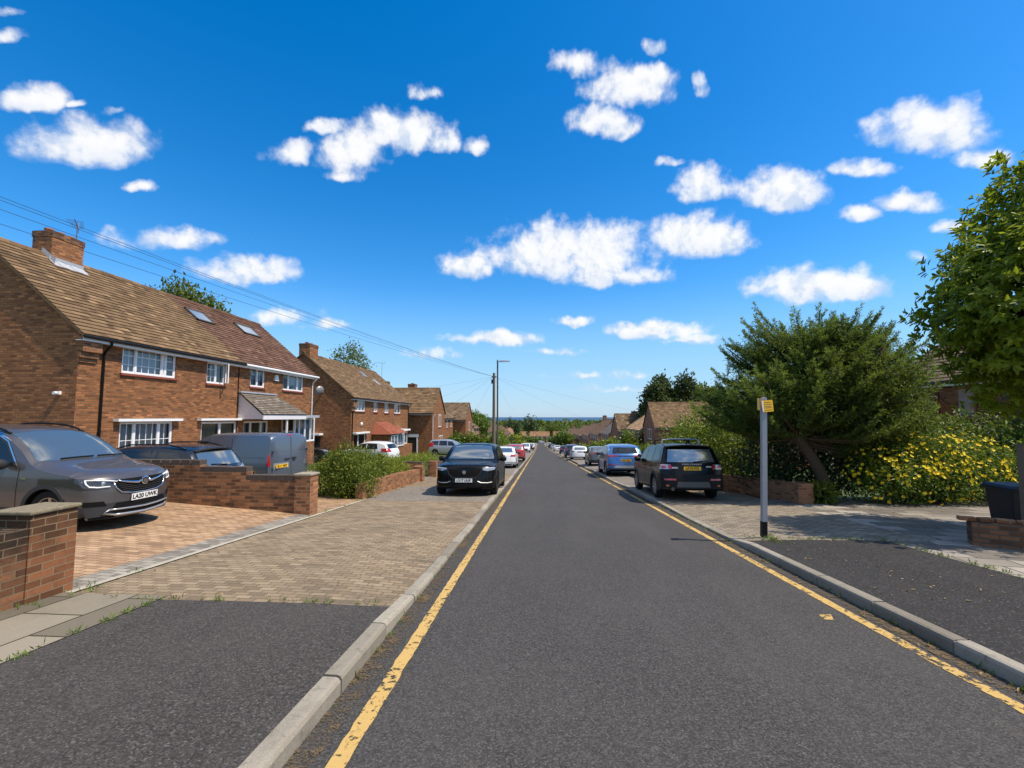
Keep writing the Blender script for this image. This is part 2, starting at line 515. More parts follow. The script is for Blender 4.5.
M = {}
M['asphalt'] = asphalt_mat('road_asphalt', base=(0.052, 0.0475, 0.043), stones=0.11, scale=110)
M['foot_asphalt'] = asphalt_mat('footway_asphalt', base=(0.051, 0.0445, 0.039), stones=0.13, scale=100, patch=0.15, dirt_amt=0.25)
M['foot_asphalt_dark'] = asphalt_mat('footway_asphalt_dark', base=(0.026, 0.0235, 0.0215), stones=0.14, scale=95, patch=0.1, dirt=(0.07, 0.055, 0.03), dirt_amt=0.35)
M['foot_old'] = asphalt_mat('old_footway', base=(0.17, 0.145, 0.115), stones=0.34, scale=60, patch=0.3, dirt=(0.10, 0.08, 0.06), dirt_amt=0.4)
M['block'] = paver_mat('grey_brown_block', (0.228, 0.168, 0.105), (0.258, 0.193, 0.122), (0.135, 0.10, 0.062), bw=.18, bh=.09, rot=R(2), mort=0.007, moss_amt=.5, dirt_amt=.5)
M['block_right'] = paver_mat('pale_block', (0.225, 0.185, 0.135), (0.27, 0.225, 0.165), (0.10, 0.08, 0.055), rot=R(0), mort=0.009, dirt_amt=0.5)
M['red_block'] = paver_mat('red_buff_block', (0.325, 0.20, 0.112), (0.385, 0.247, 0.142), (0.18, 0.115, 0.065), rot=R(0), mort=0.008, moss_amt=0.1, dirt_amt=0.25)
M['grey_block'] = paver_mat('grey_border_block', (0.215, 0.19, 0.155), (0.27, 0.24, 0.195), (0.12, 0.10, 0.075), rot=R(0), moss_amt=0.3)
M['slab'] = paver_mat('concrete_slab', (0.17, 0.145, 0.105), (0.22, 0.19, 0.14), (0.05, 0.045, 0.02), bw=0.9, bh=0.6, rot=R(90), mort=0.012, moss_amt=0.8)
M['crazy'] = paver_mat('worn_stone_paving', (0.19, 0.165, 0.135), (0.29, 0.255, 0.21), (0.06, 0.05, 0.035), bw=0.62, bh=0.45, rot=R(12), mort=0.013, moss_amt=0.7, dirt_amt=0.6)
M['brick'] = brick_mat('house_brick', (0.19, 0.074, 0.029), (0.285, 0.115, 0.043), (0.21, 0.135, 0.08), stain=.3)
M['brick_dark'] = brick_mat('gable_brick', (0.235, 0.092, 0.038), (0.335, 0.14, 0.056), (0.22, 0.14, 0.085), stain=0.3)
M['brick_near'] = brick_mat('sooty_wall_brick', (0.12, 0.056, 0.030), (0.215, 0.095, 0.045), (0.22, 0.16, 0.095), stain=0.6, soot=(0.022, 0.018, 0.014), sootz=(.05, .55, .92), mort=.006)
M['brick_near_pier'] = brick_mat('sooty_pier_brick', (0.155, 0.064, 0.03), (0.235, 0.096, 0.044), (0.28, 0.20, 0.115), stain=0.6, soot=(0.035, 0.024, 0.014), sootz=(.2, .72, .8), mort=.006)
M['brick_red'] = brick_mat('red_brick', (0.28, 0.105, 0.055), (0.40, 0.16, 0.085), (0.24, 0.17, 0.12))
M['brick_wall'] = brick_mat('garden_wall_brick', (0.15, 0.065, 0.032), (0.29, 0.125, 0.055), (0.25, 0.185, 0.11), stain=0.9, soot=(0.03, 0.024, 0.018))
M['brick_pier'] = brick_mat('pier_brick', (0.20, 0.078, 0.034), (0.31, 0.125, 0.055), (0.33, 0.24, 0.145), stain=0.7, soot=(0.05,0.036,0.022))
M['brick_old'] = brick_mat('old_dark_brick', (0.12, 0.06, 0.033), (0.22, 0.10, 0.05), (0.14, 0.11, 0.08), stain=0.7)
M['brick_bluish'] = brick_mat('engineering_coping_brick', (0.075, 0.062, 0.055), (0.13, 0.11, 0.095), (0.13, 0.11, 0.08), bw=0.22, bh=0.5, stain=0.3)
M['coping_brick'] = tile_mat('coping_brick', (0.045, 0.036, 0.030), (0.085, 0.066, 0.054), (0.12, 0.095, 0.075), lichen=(.16,.14,.10), lich=.35)
M['coping_old'] = plain('lichened_coping', (0.21, 0.175, 0.115), 0.92, var=0.6, scale=22, spec=0.15)
M['coping'] = plain('stone_coping', (0.30, 0.26, 0.19), 0.9, var=0.45, scale=14, spec=0.2)
M['tile_brown'] = tile_mat('brown_concrete_tile', (0.085, 0.052, 0.028), (0.168, 0.104, 0.054), (0.225, 0.142, 0.075), lich=.22)
M['tile_red'] = tile_mat('red_brown_tile', (0.07, 0.034, 0.022), (0.13, 0.068, 0.044), (0.17, 0.092, 0.06), lich=0.1)
M['tile_dark'] = tile_mat('dark_brown_tile', (0.07, 0.046, 0.028), (0.15, 0.10, 0.06), (0.20, 0.14, 0.085), lich=.3)
M['tile_rust'] = tile_mat('rust_brown_tile', (0.13, 0.07, 0.038), (0.25, 0.135, 0.072), (0.30, 0.175, 0.095), lich=0.15)  # colour lifted for the right-hand roofs that slope away from the sun
M['tile_rust_left'] = tile_mat('rust_tile_darkened_for_sun', (0.06, 0.034, 0.022), (0.115, 0.066, 0.042), (0.15, 0.09, 0.056), lich=0.15)  # same rust tile, colour darkened for left-hand roofs in direct sun
M['tile_orange'] = tile_mat('orange_tile', (0.32, 0.18, 0.09), (0.46, 0.28, 0.14), (0.52, 0.34, 0.18), lich=0.15)
M['tile_terracotta'] = tile_mat('terracotta_tile', (0.22, 0.07, 0.042), (0.29, 0.095, 0.056), (0.33, 0.12, 0.07), lich=0.1)
M['tile_grey'] = tile_mat('grey_tile', (0.10, 0.08, 0.065), (0.16, 0.13, 0.105), (0.22, 0.185, 0.15))
M['white'] = plain('white_upvc', (0.80, 0.80, 0.79), 0.35, var=0.04, scale=3)
M['white_clad'] = plain('white_cladding', (0.72, 0.70, 0.70), 0.4, var=0.06)
M['black_plastic'] = plain('black_plastic', (0.009, 0.009, 0.009), 0.45, var=0.3, spec=.2)
M['tyre'] = plain('tyre_rubber', (0.014, 0.014, 0.014), 0.85, spec=0.2, var=0.3)
M['under'] = plain('underbody', (0.008, 0.008, 0.008), 0.9, spec=0.1)
M['trim'] = plain('trim_plastic', (0.022, 0.022, 0.023), 0.6, var=0.2)
M['chrome'] = plain('chrome', (0.75, 0.76, 0.78), 0.16, metal=1.0, var=0.04)
M['silver_trim'] = plain('silver_trim', (0.50, 0.50, 0.49), 0.35, metal=0.7, var=0.06)
M['dull_metal'] = plain('dull_grey_metal', (0.085, 0.083, 0.08), .5, metal=.3, var=.1)
M['rim'] = plain('alloy', (0.42, 0.42, 0.43), 0.3, metal=0.85, var=0.08)
M['rim_dark'] = plain('dark_alloy', (0.06, 0.06, 0.065), 0.35, metal=0.7, var=0.1)
M['lead'] = plain('lead_flashing', (0.42, 0.43, 0.45), 0.55, metal=0.2, var=0.25, scale=9)
M['terracotta'] = plain('terracotta_pot', (0.38, 0.14, 0.065), 0.85, var=0.25)
M['sill_red'] = plain('red_tile_sill', (0.26, 0.065, 0.035), 0.6, var=0.2)
M['wood_pole'] = plain('weathered_pole', (0.16, 0.125, 0.09), 0.9, var=0.35, scale=10)
M['grey_post'] = plain('grey_timber', (0.17, 0.12, 0.072), 0.9, var=0.35, scale=14)
M['steel'] = plain('galvanised_steel', (0.33, 0.34, 0.36), 0.45, metal=0.35, var=0.15, scale=12)
M['steel_dark'] = plain('dark_painted_steel', (0.075, 0.07, 0.055), 0.55, var=0.2)
M['bark'] = plain('bark', (0.085, 0.060, 0.040), 0.95, var=0.5, scale=16, spec=0.1)
M['door_brown'] = plain('brown_door', (0.07, 0.03, 0.015), 0.45, var=0.2)
M['curtain'] = plain('net_curtain', (0.62, 0.62, 0.60), 0.95, var=0.1)
M['curtain_green'] = plain('olive_curtain', (0.26, 0.25, 0.16), 0.95, var=0.15)
M['curtain_blue'] = plain('pale_blue_curtain', (0.45, 0.52, 0.60), 0.95, var=0.1)
M['dark_room'] = plain('dark_interior', (0.02, 0.018, 0.016), 0.9)
M['glass'] = glass_mat('window_glass', tint=(0.03, 0.035, 0.04), refl=0.10, see=0.8)
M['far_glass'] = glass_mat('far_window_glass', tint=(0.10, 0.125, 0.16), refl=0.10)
M['car_glass'] = glass_mat('car_glass', refl=0.05)
M['windscreen'] = glass_mat('windscreen_glass', tint=(0.085, 0.10, 0.105), refl=0.38, rough=0.10, gcol=(0.95, 0.89, 0.80, 1))
M['roof_glass'] = glass_mat('roof_window_glass', tint=(0.30, 0.34, 0.37), refl=0.45, rough=0.12, gcol=(1, .96, .9, 1))  # pale tint stands in for bright sky reflected in the panes
M['plate_y'] = plain('yellow_plate', (0.80, 0.47, 0.015), 0.4, var=0.03)
M['plate_w'] = plain('white_plate', (0.78, 0.78, 0.74), 0.4, var=0.03)
M['plate_ink'] = plain('plate_ink', (0.008, 0.008, 0.008), 0.5)
M['red_lamp'] = plain('red_lamp', (0.42, 0.012, 0.012), 0.12, var=0.15, scale=30, coat=1.0)
M['clear_lamp'] = plain('clear_lamp', (0.42, 0.44, 0.46), 0.12, metal=0.5, var=0.35, scale=25, coat=1.0)
M['dark_lamp'] = plain('dark_lamp', (0.03, 0.03, 0.033), 0.1, var=0.3, coat=1.0)
M['white_lamp'] = plain('white_lamp', (0.78, 0.80, 0.80), 0.15, var=0.1, coat=1.0)
M['amber'] = plain('amber_reflector', (0.55, 0.12, 0.01), 0.25, var=0.1)
M['sign_yellow'] = plain('sign_yellow', (0.90, 0.50, 0.008), 0.5, var=0.06)
def kerb_mat():
    m, t = new_mat('weathered_kerb')
    ob = t.n('ShaderNodeTexCoord').outputs['Object']
    n1 = t.noise(ob, 1.3, 6.0, 0.65); n2 = t.noise(ob, 12.0, 6.0, 0.7); n3 = t.noise(ob, 120.0, 4.0, 0.6)
    a = t.n('ShaderNodeAttribute', attribute_name='rnd').outputs['Fac']
    c = t.mix(a, (0.20, 0.175, 0.135), (0.32, 0.285, 0.225))
    c = t.mix(t.math('MULTIPLY', t.smooth(n1, .45, .7), .5), c, (0.15, 0.13, 0.10))
    c = t.mix(t.math('MULTIPLY', t.smooth(n2, .52, .72), .6), c, (0.11, 0.10, 0.075))
    c = t.mix(.55, c, t.mix(n3, (.15, .15, .15), (.95, .95, .95)), 'OVERLAY')
    out(t, pbsdf(t, col=c, rough=.92, spec=.2, normal=bump(t, t.math('ADD', n3, n2), .5, .006)))
    return m


M['kerb'] = kerb_mat()


def grit_mat():
    m, t = new_mat('gutter_grit')
    ob = t.n('ShaderNodeTexCoord').outputs['Object']
    n1 = t.noise(ob, 9.0, 6.0, 0.7); n2 = t.noise(ob, 70.0, 5.0, 0.7); n3 = t.noise(ob, 1.0, 3.0, 0.5)
    c = t.mix(n2, (0.045, 0.034, 0.022), (0.22, 0.16, 0.09))
    p = pbsdf(t, col=c, rough=.95, spec=.1)
    al = t.smooth(t.math('ADD', t.math('MULTIPLY', n1, .6), t.math('ADD', t.math('MULTIPLY', n2, .6), t.math('MULTIPLY', n3, .3))), .72, .86)
    tr = t.n('ShaderNodeBsdfTransparent').outputs[0]
    out(t, t.n('ShaderNodeMixShader', {0: al, 1: tr, 2: p}).outputs[0])
    return m


M['grit'] = grit_mat()
M['edging'] = plain('pale_edging', (0.40, 0.36, 0.28), 0.9, var=0.35, scale=9, spec=0.2)
M['sea'] = plain('sea_water', (0.012, 0.06, 0.13), 0.5, var=0.1, scale=0.001)
M['bin'] = plain('bin_plastic', (0.010, 0.011, 0.013), 0.5, var=0.25)
M['bin_lid'] = plain('bin_lid', (0.035, 0.045, 0.065), 0.45, var=0.25)
M['wire'] = plain('cable', (0.03, 0.03, 0.03), 0.7)
M['aerial'] = plain('aerial_metal', (0.16, 0.16, 0.17), 0.5, metal=0.6)
M['earth'] = plain('earth', (0.10, 0.075, 0.045), 0.95, var=0.4, scale=5, spec=0.1)
M['lf_pine'] = leaf_mat('pine_needles', (0.022, 0.055, 0.012), (0.17, 0.25, 0.045), 0.45, tip=(0.42, 0.48, 0.10))
M['lf_big'] = leaf_mat('glossy_leaf', (0.10, 0.165, 0.006), (0.28, 0.34, 0.012), 0.6, rough=0.38, tip=(0.46, 0.43, 0.025), spec=0.4)
M['lf_laurel'] = leaf_mat('laurel_leaf', (0.06, 0.10, 0.010), (0.20, 0.26, 0.022), 0.35, rough=0.4, tip=(0.36, 0.36, 0.03))
M['lf_shrub'] = leaf_mat('shrub_leaf', (0.035, 0.068, 0.008), (0.14, 0.185, 0.016), 0.3, tip=(0.34, 0.30, 0.03))
M['lf_mid'] = leaf_mat('tree_leaf', (0.035, 0.06, 0.008), (0.12, 0.155, 0.018), 0.3)
M['lf_dark'] = leaf_mat('dark_tree_leaf', (0.018, 0.036, 0.013), (0.05, 0.08, 0.022), 0.2)
M['lf_lime'] = leaf_mat('lime_leaf', (0.09, 0.135, 0.010), (0.25, 0.29, 0.02), 0.3)
M['lf_hedge'] = leaf_mat('hedge_leaf', (0.045, 0.09, 0.010), (0.13, 0.20, 0.02), 0.3)
M['petal'] = leaf_mat('yellow_petal', (0.80, 0.52, 0.006), (0.90, 0.68, 0.012), 0.3)
M['grass'] = leaf_mat('grass_blade', (0.06, 0.11, 0.015), (0.15, 0.22, 0.03), 0.25)
M['dead_leaf'] = leaf_mat('dead_leaf', (0.10, 0.06, 0.022), (0.26, 0.17, 0.065), 0.1)


def yellow_line_mat():
    m, t = new_mat('worn_yellow_paint')
    tcn = t.n('ShaderNodeTexCoord')
    ob = tcn.outputs['Object']
    n1 = t.noise(ob, 16.0, 6.0, 0.7)
    n2 = t.noise(ob, 1.1, 3.0, 0.5)
    n3 = t.noise(ob, 70.0, 4.0, 0.6)
    c = t.mix(n3, (0.42, 0.27, 0.085), (0.58, 0.385, 0.13))
    c = t.mix(t.math('MULTIPLY', t.smooth(n1, 0.5, 0.7), 0.35), c, (0.22, 0.14, 0.06))
    p = pbsdf(t, col=c, rough=0.85, spec=0.25)
    uvx = t.n('ShaderNodeSeparateXYZ', {0: tcn.outputs['UV']})
    edge = t.math('ABSOLUTE', t.math('SUBTRACT', uvx.outputs[0], 0.0))
    wear = t.math('ADD', t.math('MULTIPLY', n1, 1.0), t.math('MULTIPLY', n2, 0.35))
    hole = t.smooth(wear, 0.70, 0.78)
    a = t.math('SUBTRACT', 1.0, hole)
    tr = t.n('ShaderNodeBsdfTransparent').outputs[0]
    out(t, t.n('ShaderNodeMixShader', {0: a, 1: tr, 2: p}).outputs[0])
    return m


M['yellow_line'] = yellow_line_mat()


def ground_mat():
    m, t = new_mat('far_ground')
    tcn = t.n('ShaderNodeTexCoord')
    ob = tcn.outputs['Object']
    n1 = t.noise(ob, 0.02, 5.0, 0.6)
    n2 = t.noise(ob, 2.0, 5.0, 0.6)
    c = t.mix(n1, (0.045, 0.075, 0.02), (0.09, 0.11, 0.03))
    c = t.mix(t.math('MULTIPLY', n2, 0.5), c, (0.06, 0.055, 0.03))
    out(t, pbsdf(t, col=c, rough=0.95, spec=0.1))
    return m


M['ground'] = ground_mat()


# ------------------------------------------------------------------ terrain
def road_z(y):
    y = float(y)
    if y < 100: return -0.061 * y
    if y < 320:
        d = y - 100
        return -6.1 - (0.061 * d - (0.026 / 440) * d * d)
    d = y - 320
    base = -6.1 - (0.061 * 220 - (0.026 / 440) * 220 * 220)
    return base - 0.03 * d if d < 180 else base - 5.4 - (22 * (1 - math.exp(-(d - 180) / 3200.0)))


PL_Y = [-30, 0, 4.0, 9.97, 10.13, 13, 27, 31.5, 33, 48, 52, 400]
def plot_left(y):
    """level of the front gardens at x <= -10"""
    f = lambda q: road_z(q) + 0.12
    vals = [f(-30) + 0.28, f(0) + 0.28, f(4) + 0.28, f(9.97) + 0.36, -0.60, -0.66, -1.12, -1.5, -1.75, -2.2, -2.45, f(400) + 0.7]
    if y > 52:
        return road_z(y) + 0.12 + 0.6
    return float(np.interp(y, PL_Y, vals))


def gz(x, y):
    """finished level of the ground beside the road"""
    if x < 0:
        b = road_z(y) + 0.12
        if x > -5: return b
        k = min(1.0, (-5 - x) / 5.0)
        return b + (plot_left(y) - b) * k
    b = road_z(y) + 0.12
    if x < 6: return b
    y0 = min(1.0, max(0.0, (y - 14) / 8.0))
    k = min(1.0, (x - 6) / 8.0) * y0
    if y < 16 and x > 13:
        k = max(k, min(1.0, (x - 13) / 3.0))
    return b - 0.85 * k


def sheet(name, x0, x1, y0, y1, zf, mat, nx=1, ny=1, xf=None, kind='structure', lift=0.0):
    """a ground sheet; xf(u,y) may bend its edges"""
    mb = MB()
    ys = y0 if hasattr(y0, '__len__') else [y0 + (y1 - y0) * j / ny for j in range(ny + 1)]
    v = []
    for y in ys:
        for i in range(nx + 1):
            u = i / nx
            a = x0(y) if callable(x0) else x0
            b = x1(y) if callable(x1) else x1
            x = a + (b - a) * u
            v.append((x, y, zf(x, y) + lift))
    f = []
    for j in range(len(ys) - 1):
        for i in range(nx):
            k = j * (nx + 1) + i
            f.append((k, k + 1, k + nx + 2, k + nx + 1))
    mb.idx(v, f)
    o = mb.build(name, mat)
    tag(o, kind=kind)
    return o


ROAD_L, ROAD_R = -1.36, 3.40
far_ys = [-20, 0, 20, 40, 60, 80, 100] + list(range(110, 330, 10))
sheet('road', ROAD_L - 0.02, ROAD_R + 0.02, far_ys, None, lambda x, y: road_z(y), M['asphalt'], nx=4)
# the crossing road at the bottom of the hill
sheet('road', -60, 60, [320, 324, 328, 332], None, lambda x, y: road_z(y), M['asphalt'], nx=8, lift=0.004)


def kh_left(y):
    return float(np.interp(y, [-20, 4.3, 5.2, 11.8, 12.7, 16.5, 17.4, 24, 25, 31, 32, 60, 61, 70, 71, 400], [.12, .12, .06, .06, .12, .12, .06, .06, .12, .12, .06, .06, .12, .12, .07, .07]))


def kh_right(y):
    return float(np.interp(y, [-20, 7.7, 8.6, 12.8, 13.7, 18.5, 19.4, 23, 24, 30, 31, 40, 41, 55, 56, 400], [.12, .12, .045, .045, .11, .11, .05, .05, .12, .12, .05, .05, .12, .12, .06, .06]))


def kerb(name, xr, sgn, khf):
    mb = MB()
    y = -6.0
    L = 0.915
    while y < 300:
        seg = L if y < 60 else L * 8
        y2 = y + seg
        jx, jz = random.uniform(-.006, .006), random.uniform(-.005, .005)
        pts = []
        for yy in (y + 0.009, y2 - 0.009):
            z0 = road_z(yy)
            h = khf(yy) + jz
            prof = [(0, -0.12), (0, max(h - 0.03, 0.01)), (0.012, h - 0.008), (0.035, h), (0.125, h + 0.002), (0.13, h - 0.03), (0.13, -0.12)]
            pts.append([(xr + sgn * (p[0]) + jx, yy, z0 + p[1]) for p in prof])
        n = len(pts[0])
        v = pts[0] + pts[1]
        f = [(i, i + 1, n + i + 1, n + i) if sgn > 0 else (i, n + i, n + i + 1, i + 1) for i in range(n - 1)]
        f += [tuple(range(n)), tuple(range(n, 2 * n))]
        mb.idx(v, f, 0, random.random())
        y = y2
    # mortar under the joints
    for yy in np.arange(-6, 60, 4.0):
        a, b = yy, yy + 4.0
        w0, w1 = xr + sgn * 0.008, xr + sgn * 0.122
        h0, h1 = khf(a) - 0.02, khf(b) - 0.02
        mb.idx([(w0, a, road_z(a) - .1), (w1, a, road_z(a) - .1), (w1, a, road_z(a) + h0), (w0, a, road_z(a) + h0),
                (w0, b, road_z(b) - .1), (w1, b, road_z(b) - .1), (w1, b, road_z(b) + h1), (w0, b, road_z(b) + h1)],
               [(0, 4, 7, 3), (3, 7, 6, 2), (1, 2, 6, 5)])
    return tag(mb.build(name, M['kerb']), kind='structure')


kerb('kerb', ROAD_L, -1, kh_left)
kerb('kerb', ROAD_R, 1, kh_right)


def zf_left(x, y):
    d = min(1.0, max(0.0, (-1.49 - x) / 0.9))
    k = kh_left(y)
    return road_z(y) + k + (0.12 - k) * d if x > -5.0 else gz(x, y)


def zf_right(x, y):
    d = min(1.0, max(0.0, (x - 3.53) / 0.9))
    k = kh_right(y)
    return road_z(y) + k + (0.12 - k) * d if x < 6.0 else gz(x, y)


def yl(a, b, step=0.5):
    n = max(1, int(math.ceil((b - a) / step)))
    return [a + (b - a) * i / n for i in range(n + 1)]


KL, KR = -1.485, 3.525
sheet('footway', -3.87, KL, yl(-8, 4.52), None, zf_left, M['foot_asphalt'], nx=4)
sheet('paved_verge', -5.05, -3.87, yl(-8, 4.62), None, zf_left, M['slab'], nx=2, lift=0.006)
sheet('crossover', -3.87, KL, [4.52, 4.62], None, zf_left, M['block'], nx=3)
sheet('crossover', -4.93, KL, yl(4.62, 12.75), None, zf_left, M['block'], nx=5)
sheet('footway', -5.05, KL, yl(12.75, 17.0), None, zf_left, M['foot_old'], nx=4)
sheet('crossover', -5.05, KL, yl(17.0, 25.0), None, zf_left, M['block'], nx=4)
sheet('footway', -5.05, KL, yl(25.0, 31.0), None, zf_left, M['foot_old'], nx=4)
sheet('footway', -5.05, KL, yl(31.0, 44.0), None, zf_left, M['foot_asphalt'], nx=4)
sheet('footway', -5.05, KL, yl(44.0, 318.0, 3), None, zf_left, M['foot_old'], nx=4)
sheet('driveway', -14.5, -5.36, yl(4.66, 9.965), None, gz, M['red_block'], nx=8, lift=0.004)
sheet('driveway_border', -5.36, -5.02, yl(4.66, 9.965), None, gz, M['grey_block'], nx=1, lift=0.006)
sheet('edging_strip', -5.02, -4.93, yl(4.62, 12.75), None, lambda x, y: road_z(y) + 0.12, M['edging'], nx=1, lift=0.012)
sheet('driveway', -14.0, -5.05, yl(10.13, 20.2), None, gz, M['red_block'], nx=8, lift=0.004)
sheet('garden_path', -14.0, -5.05, yl(20.2, 22.2), None, gz, M['foot_old'], nx=6, lift=0.004)
# right side
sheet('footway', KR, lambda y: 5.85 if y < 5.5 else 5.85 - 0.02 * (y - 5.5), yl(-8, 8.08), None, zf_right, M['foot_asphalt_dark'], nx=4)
sheet('crossover', KR, 6.6, yl(8.08, 17.6), None, zf_right, M['block_right'], nx=5)
sheet('footway', KR, 6.6, yl(17.6, 24.0), None, zf_right, M['foot_old'], nx=4)
sheet('footway', KR, 6.6, yl(24.0, 30.0), None, zf_right, M['foot_asphalt'], nx=4)
sheet('footway', KR, 6.6, yl(30.0, 318.0, 3), None, zf_right, M['foot_old'], nx=4)
sheet('driveway', lambda y: 5.85 - 0.02 * max(0, y - 5.5) if y < 8.081 else 6.6, 14.0, yl(2, 8.08), None, lambda x, y: gz(x, y), M['crazy'], nx=6)
sheet('driveway', 6.6, 14.0, yl(8.08, 14.0), None, lambda x, y: gz(x, y), M['crazy'], nx=6)


# base ground out to the horizon
def build_ground():
    xs = [-4000, -900, -250, -90, -40, -25, -18, -14, -12, -10, -7.5, -5.06, -5.0, -1.44, 3.48, 6.5, 8.5, 10.5, 13, 14, 16, 20, 30, 60, 120, 300, 900, 4000]
    ys = [-200, -40, -10, 0, 4, 9.97, 10.13, 13, 16, 20, 24, 27, 31.5, 33, 40, 48, 52] + list(range(60, 330, 15)) + [340, 380, 450, 550, 700, 900, 1300, 2000, 3000, 4200]
    mb = MB()
    v = []
    for y in ys:
        for x in xs:
            z = gz(x, y) - 0.035
            if -5.05 < x < 6.6: z = road_z(y) - 0.09
            v.append((x, y, z))
    n = len(xs)
    f = [(j * n + i, j * n + i + 1, (j + 1) * n + i + 1, (j + 1) * n + i) for j in range(len(ys) - 1) for i in range(n - 1)]
    mb.idx(v, f)
    tag(mb.build('ground', M['ground']), kind='structure')


build_ground()
zs = road_z(4200) - 4
mb = MB()
mb.face([(-60000, 3900, zs), (60000, 3900, zs), (60000, 70000, zs), (-60000, 70000, zs)])
tag(mb.build('sea', M['sea']), kind='structure')


sheet('gutter_grit', ROAD_L - .005, ROAD_L + .15, yl(1, 60, 2), None, lambda x, y: road_z(y), M['grit'], lift=.008)
sheet('gutter_grit', ROAD_R - .17, ROAD_R + .005, yl(1, 60, 2), None, lambda x, y: road_z(y), M['grit'], lift=.008)
# painted lines
def line(name, x, wd, y0, y1, wob=0.006):
    mb = MB()
    y = y0
    v = []
    while y <= y1:
        j = random.uniform(-wob, wob)
        k = random.uniform(-wob, wob)
        v += [(x - wd / 2 + j, y, road_z(y) + 0.004), (x + wd / 2 + k, y, road_z(y) + 0.004)]
        y += 0.08 if y < 12 else 0.5 if y < 50 else 4
    f = [(i, i + 1, i + 3, i + 2) for i in range(0, len(v) - 2, 2)]
    mb.idx(v, f)
    return tag(mb.build(name, M['yellow_line']), kind='structure')


line('painted_line', -1.085, 0.105, 1.0, 300)
line('painted_line', 3.14, 0.105, 1.0, 300)
mb = MB()
mb.face([(2.78, 4.76, road_z(4.76) + .004), (2.88, 4.76, road_z(4.76) + .004), (2.95, 4.91, road_z(4.91) + .004), (2.82, 4.89, road_z(4.89) + .004)])
tag(mb.build('painted_mark', M['yellow_line']), kind='structure')


# ------------------------------------------------------------------ houses
def wall_plane(mb, x0, x1, z0, z1, holes, y=0.0, depth=0.10, m=0, top=None, axis='y', flip=False):
    """a wall in the plane y (axis 'y') or x (axis 'x'), split round its openings, with reveals"""
    xs = sorted({x0, x1, *[h[0] for h in holes], *[h[2] for h in holes]})
    zs_ = sorted({z0, z1, *[h[1] for h in holes], *[h[3] for h in holes]})
    P = (lambda a, b, d=0.0: (a, y + d, b)) if axis == 'y' else (lambda a, b, d=0.0: (y + d, a, b))
    def add(q):
        mb.face(list(reversed(q)) if flip else q, m)
    for i in range(len(xs) - 1):
        for j in range(len(zs_) - 1):
            cx, cz = (xs[i] + xs[i + 1]) / 2, (zs_[j] + zs_[j + 1]) / 2
            if any(h[0] < cx < h[2] and h[1] < cz < h[3] for h in holes):
                continue
            add([P(xs[i], zs_[j]), P(xs[i + 1], zs_[j]), P(xs[i + 1], zs_[j + 1]), P(xs[i], zs_[j + 1])])
    for (a, b, c, d) in holes:
        dd = depth
        add([P(a, b), P(a, b, dd), P(a, d, dd), P(a, d)][::-1])
        add([P(c, b), P(c, b, dd), P(c, d, dd), P(c, d)])
        add([P(a, d), P(a, d, dd), P(c, d, dd), P(c, d)][::-1])
        add([P(a, b), P(a, b, dd), P(c, b, dd), P(c, b)])


def tiled_slope(mb, A, B, C, D, gauge=0.2, tw=0.25, jit=0.006, rnd_f=None, lift=0.032):
    """real overlapping tiles on the quad A(eave left) B(eave right) C(ridge right) D(ridge left)"""
    A, B, C, D = map(Vector, (A, B, C, D))
    n = (B - A).cross(D - A).normalized()
    L = ((D - A).length + (C - B).length) / 2
    rows = max(2, int(round(L / gauge)))
    for i in range(rows):
        t0, t1 = i / rows, (i + 1.12) / rows
        t1 = min(t1, 1.0)
        l0, r0 = A.lerp(D, t0), B.lerp(C, t0)
        l1, r1 = A.lerp(D, t1), B.lerp(C, t1)
        W = (r0 - l0).length
        if W < 0.05: continue
        dirx = (r0 - l0) / W
        cnt = max(1, int(round(W / tw)))
        off = 0.5 * (i % 2)
        edges = [0.0] + [(k + off) / cnt for k in range(cnt + 1) if 0.02 < (k + off) / cnt < 0.98] + [1.0]
        for k in range(len(edges) - 1):
            a, b = edges[k], edges[k + 1]
            h = lift + random.uniform(-jit, jit)
            h2 = lift + random.uniform(-jit, jit) * .6
            p0, p1 = l0.lerp(r0, a) + n * h, l0.lerp(r0, b) + n * h2
            p2, p3 = l1.lerp(r1, b) + n * 0.004, l1.lerp(r1, a) + n * 0.004
            q0, q1 = l0.lerp(r0, a) - n * .004, l0.lerp(r0, b) - n * .004
            r_ = random.random() if rnd_f is None else rnd_f(p0)
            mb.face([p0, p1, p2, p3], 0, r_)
            mb.face([q0, q1, p1, p0], 0, 0.0)


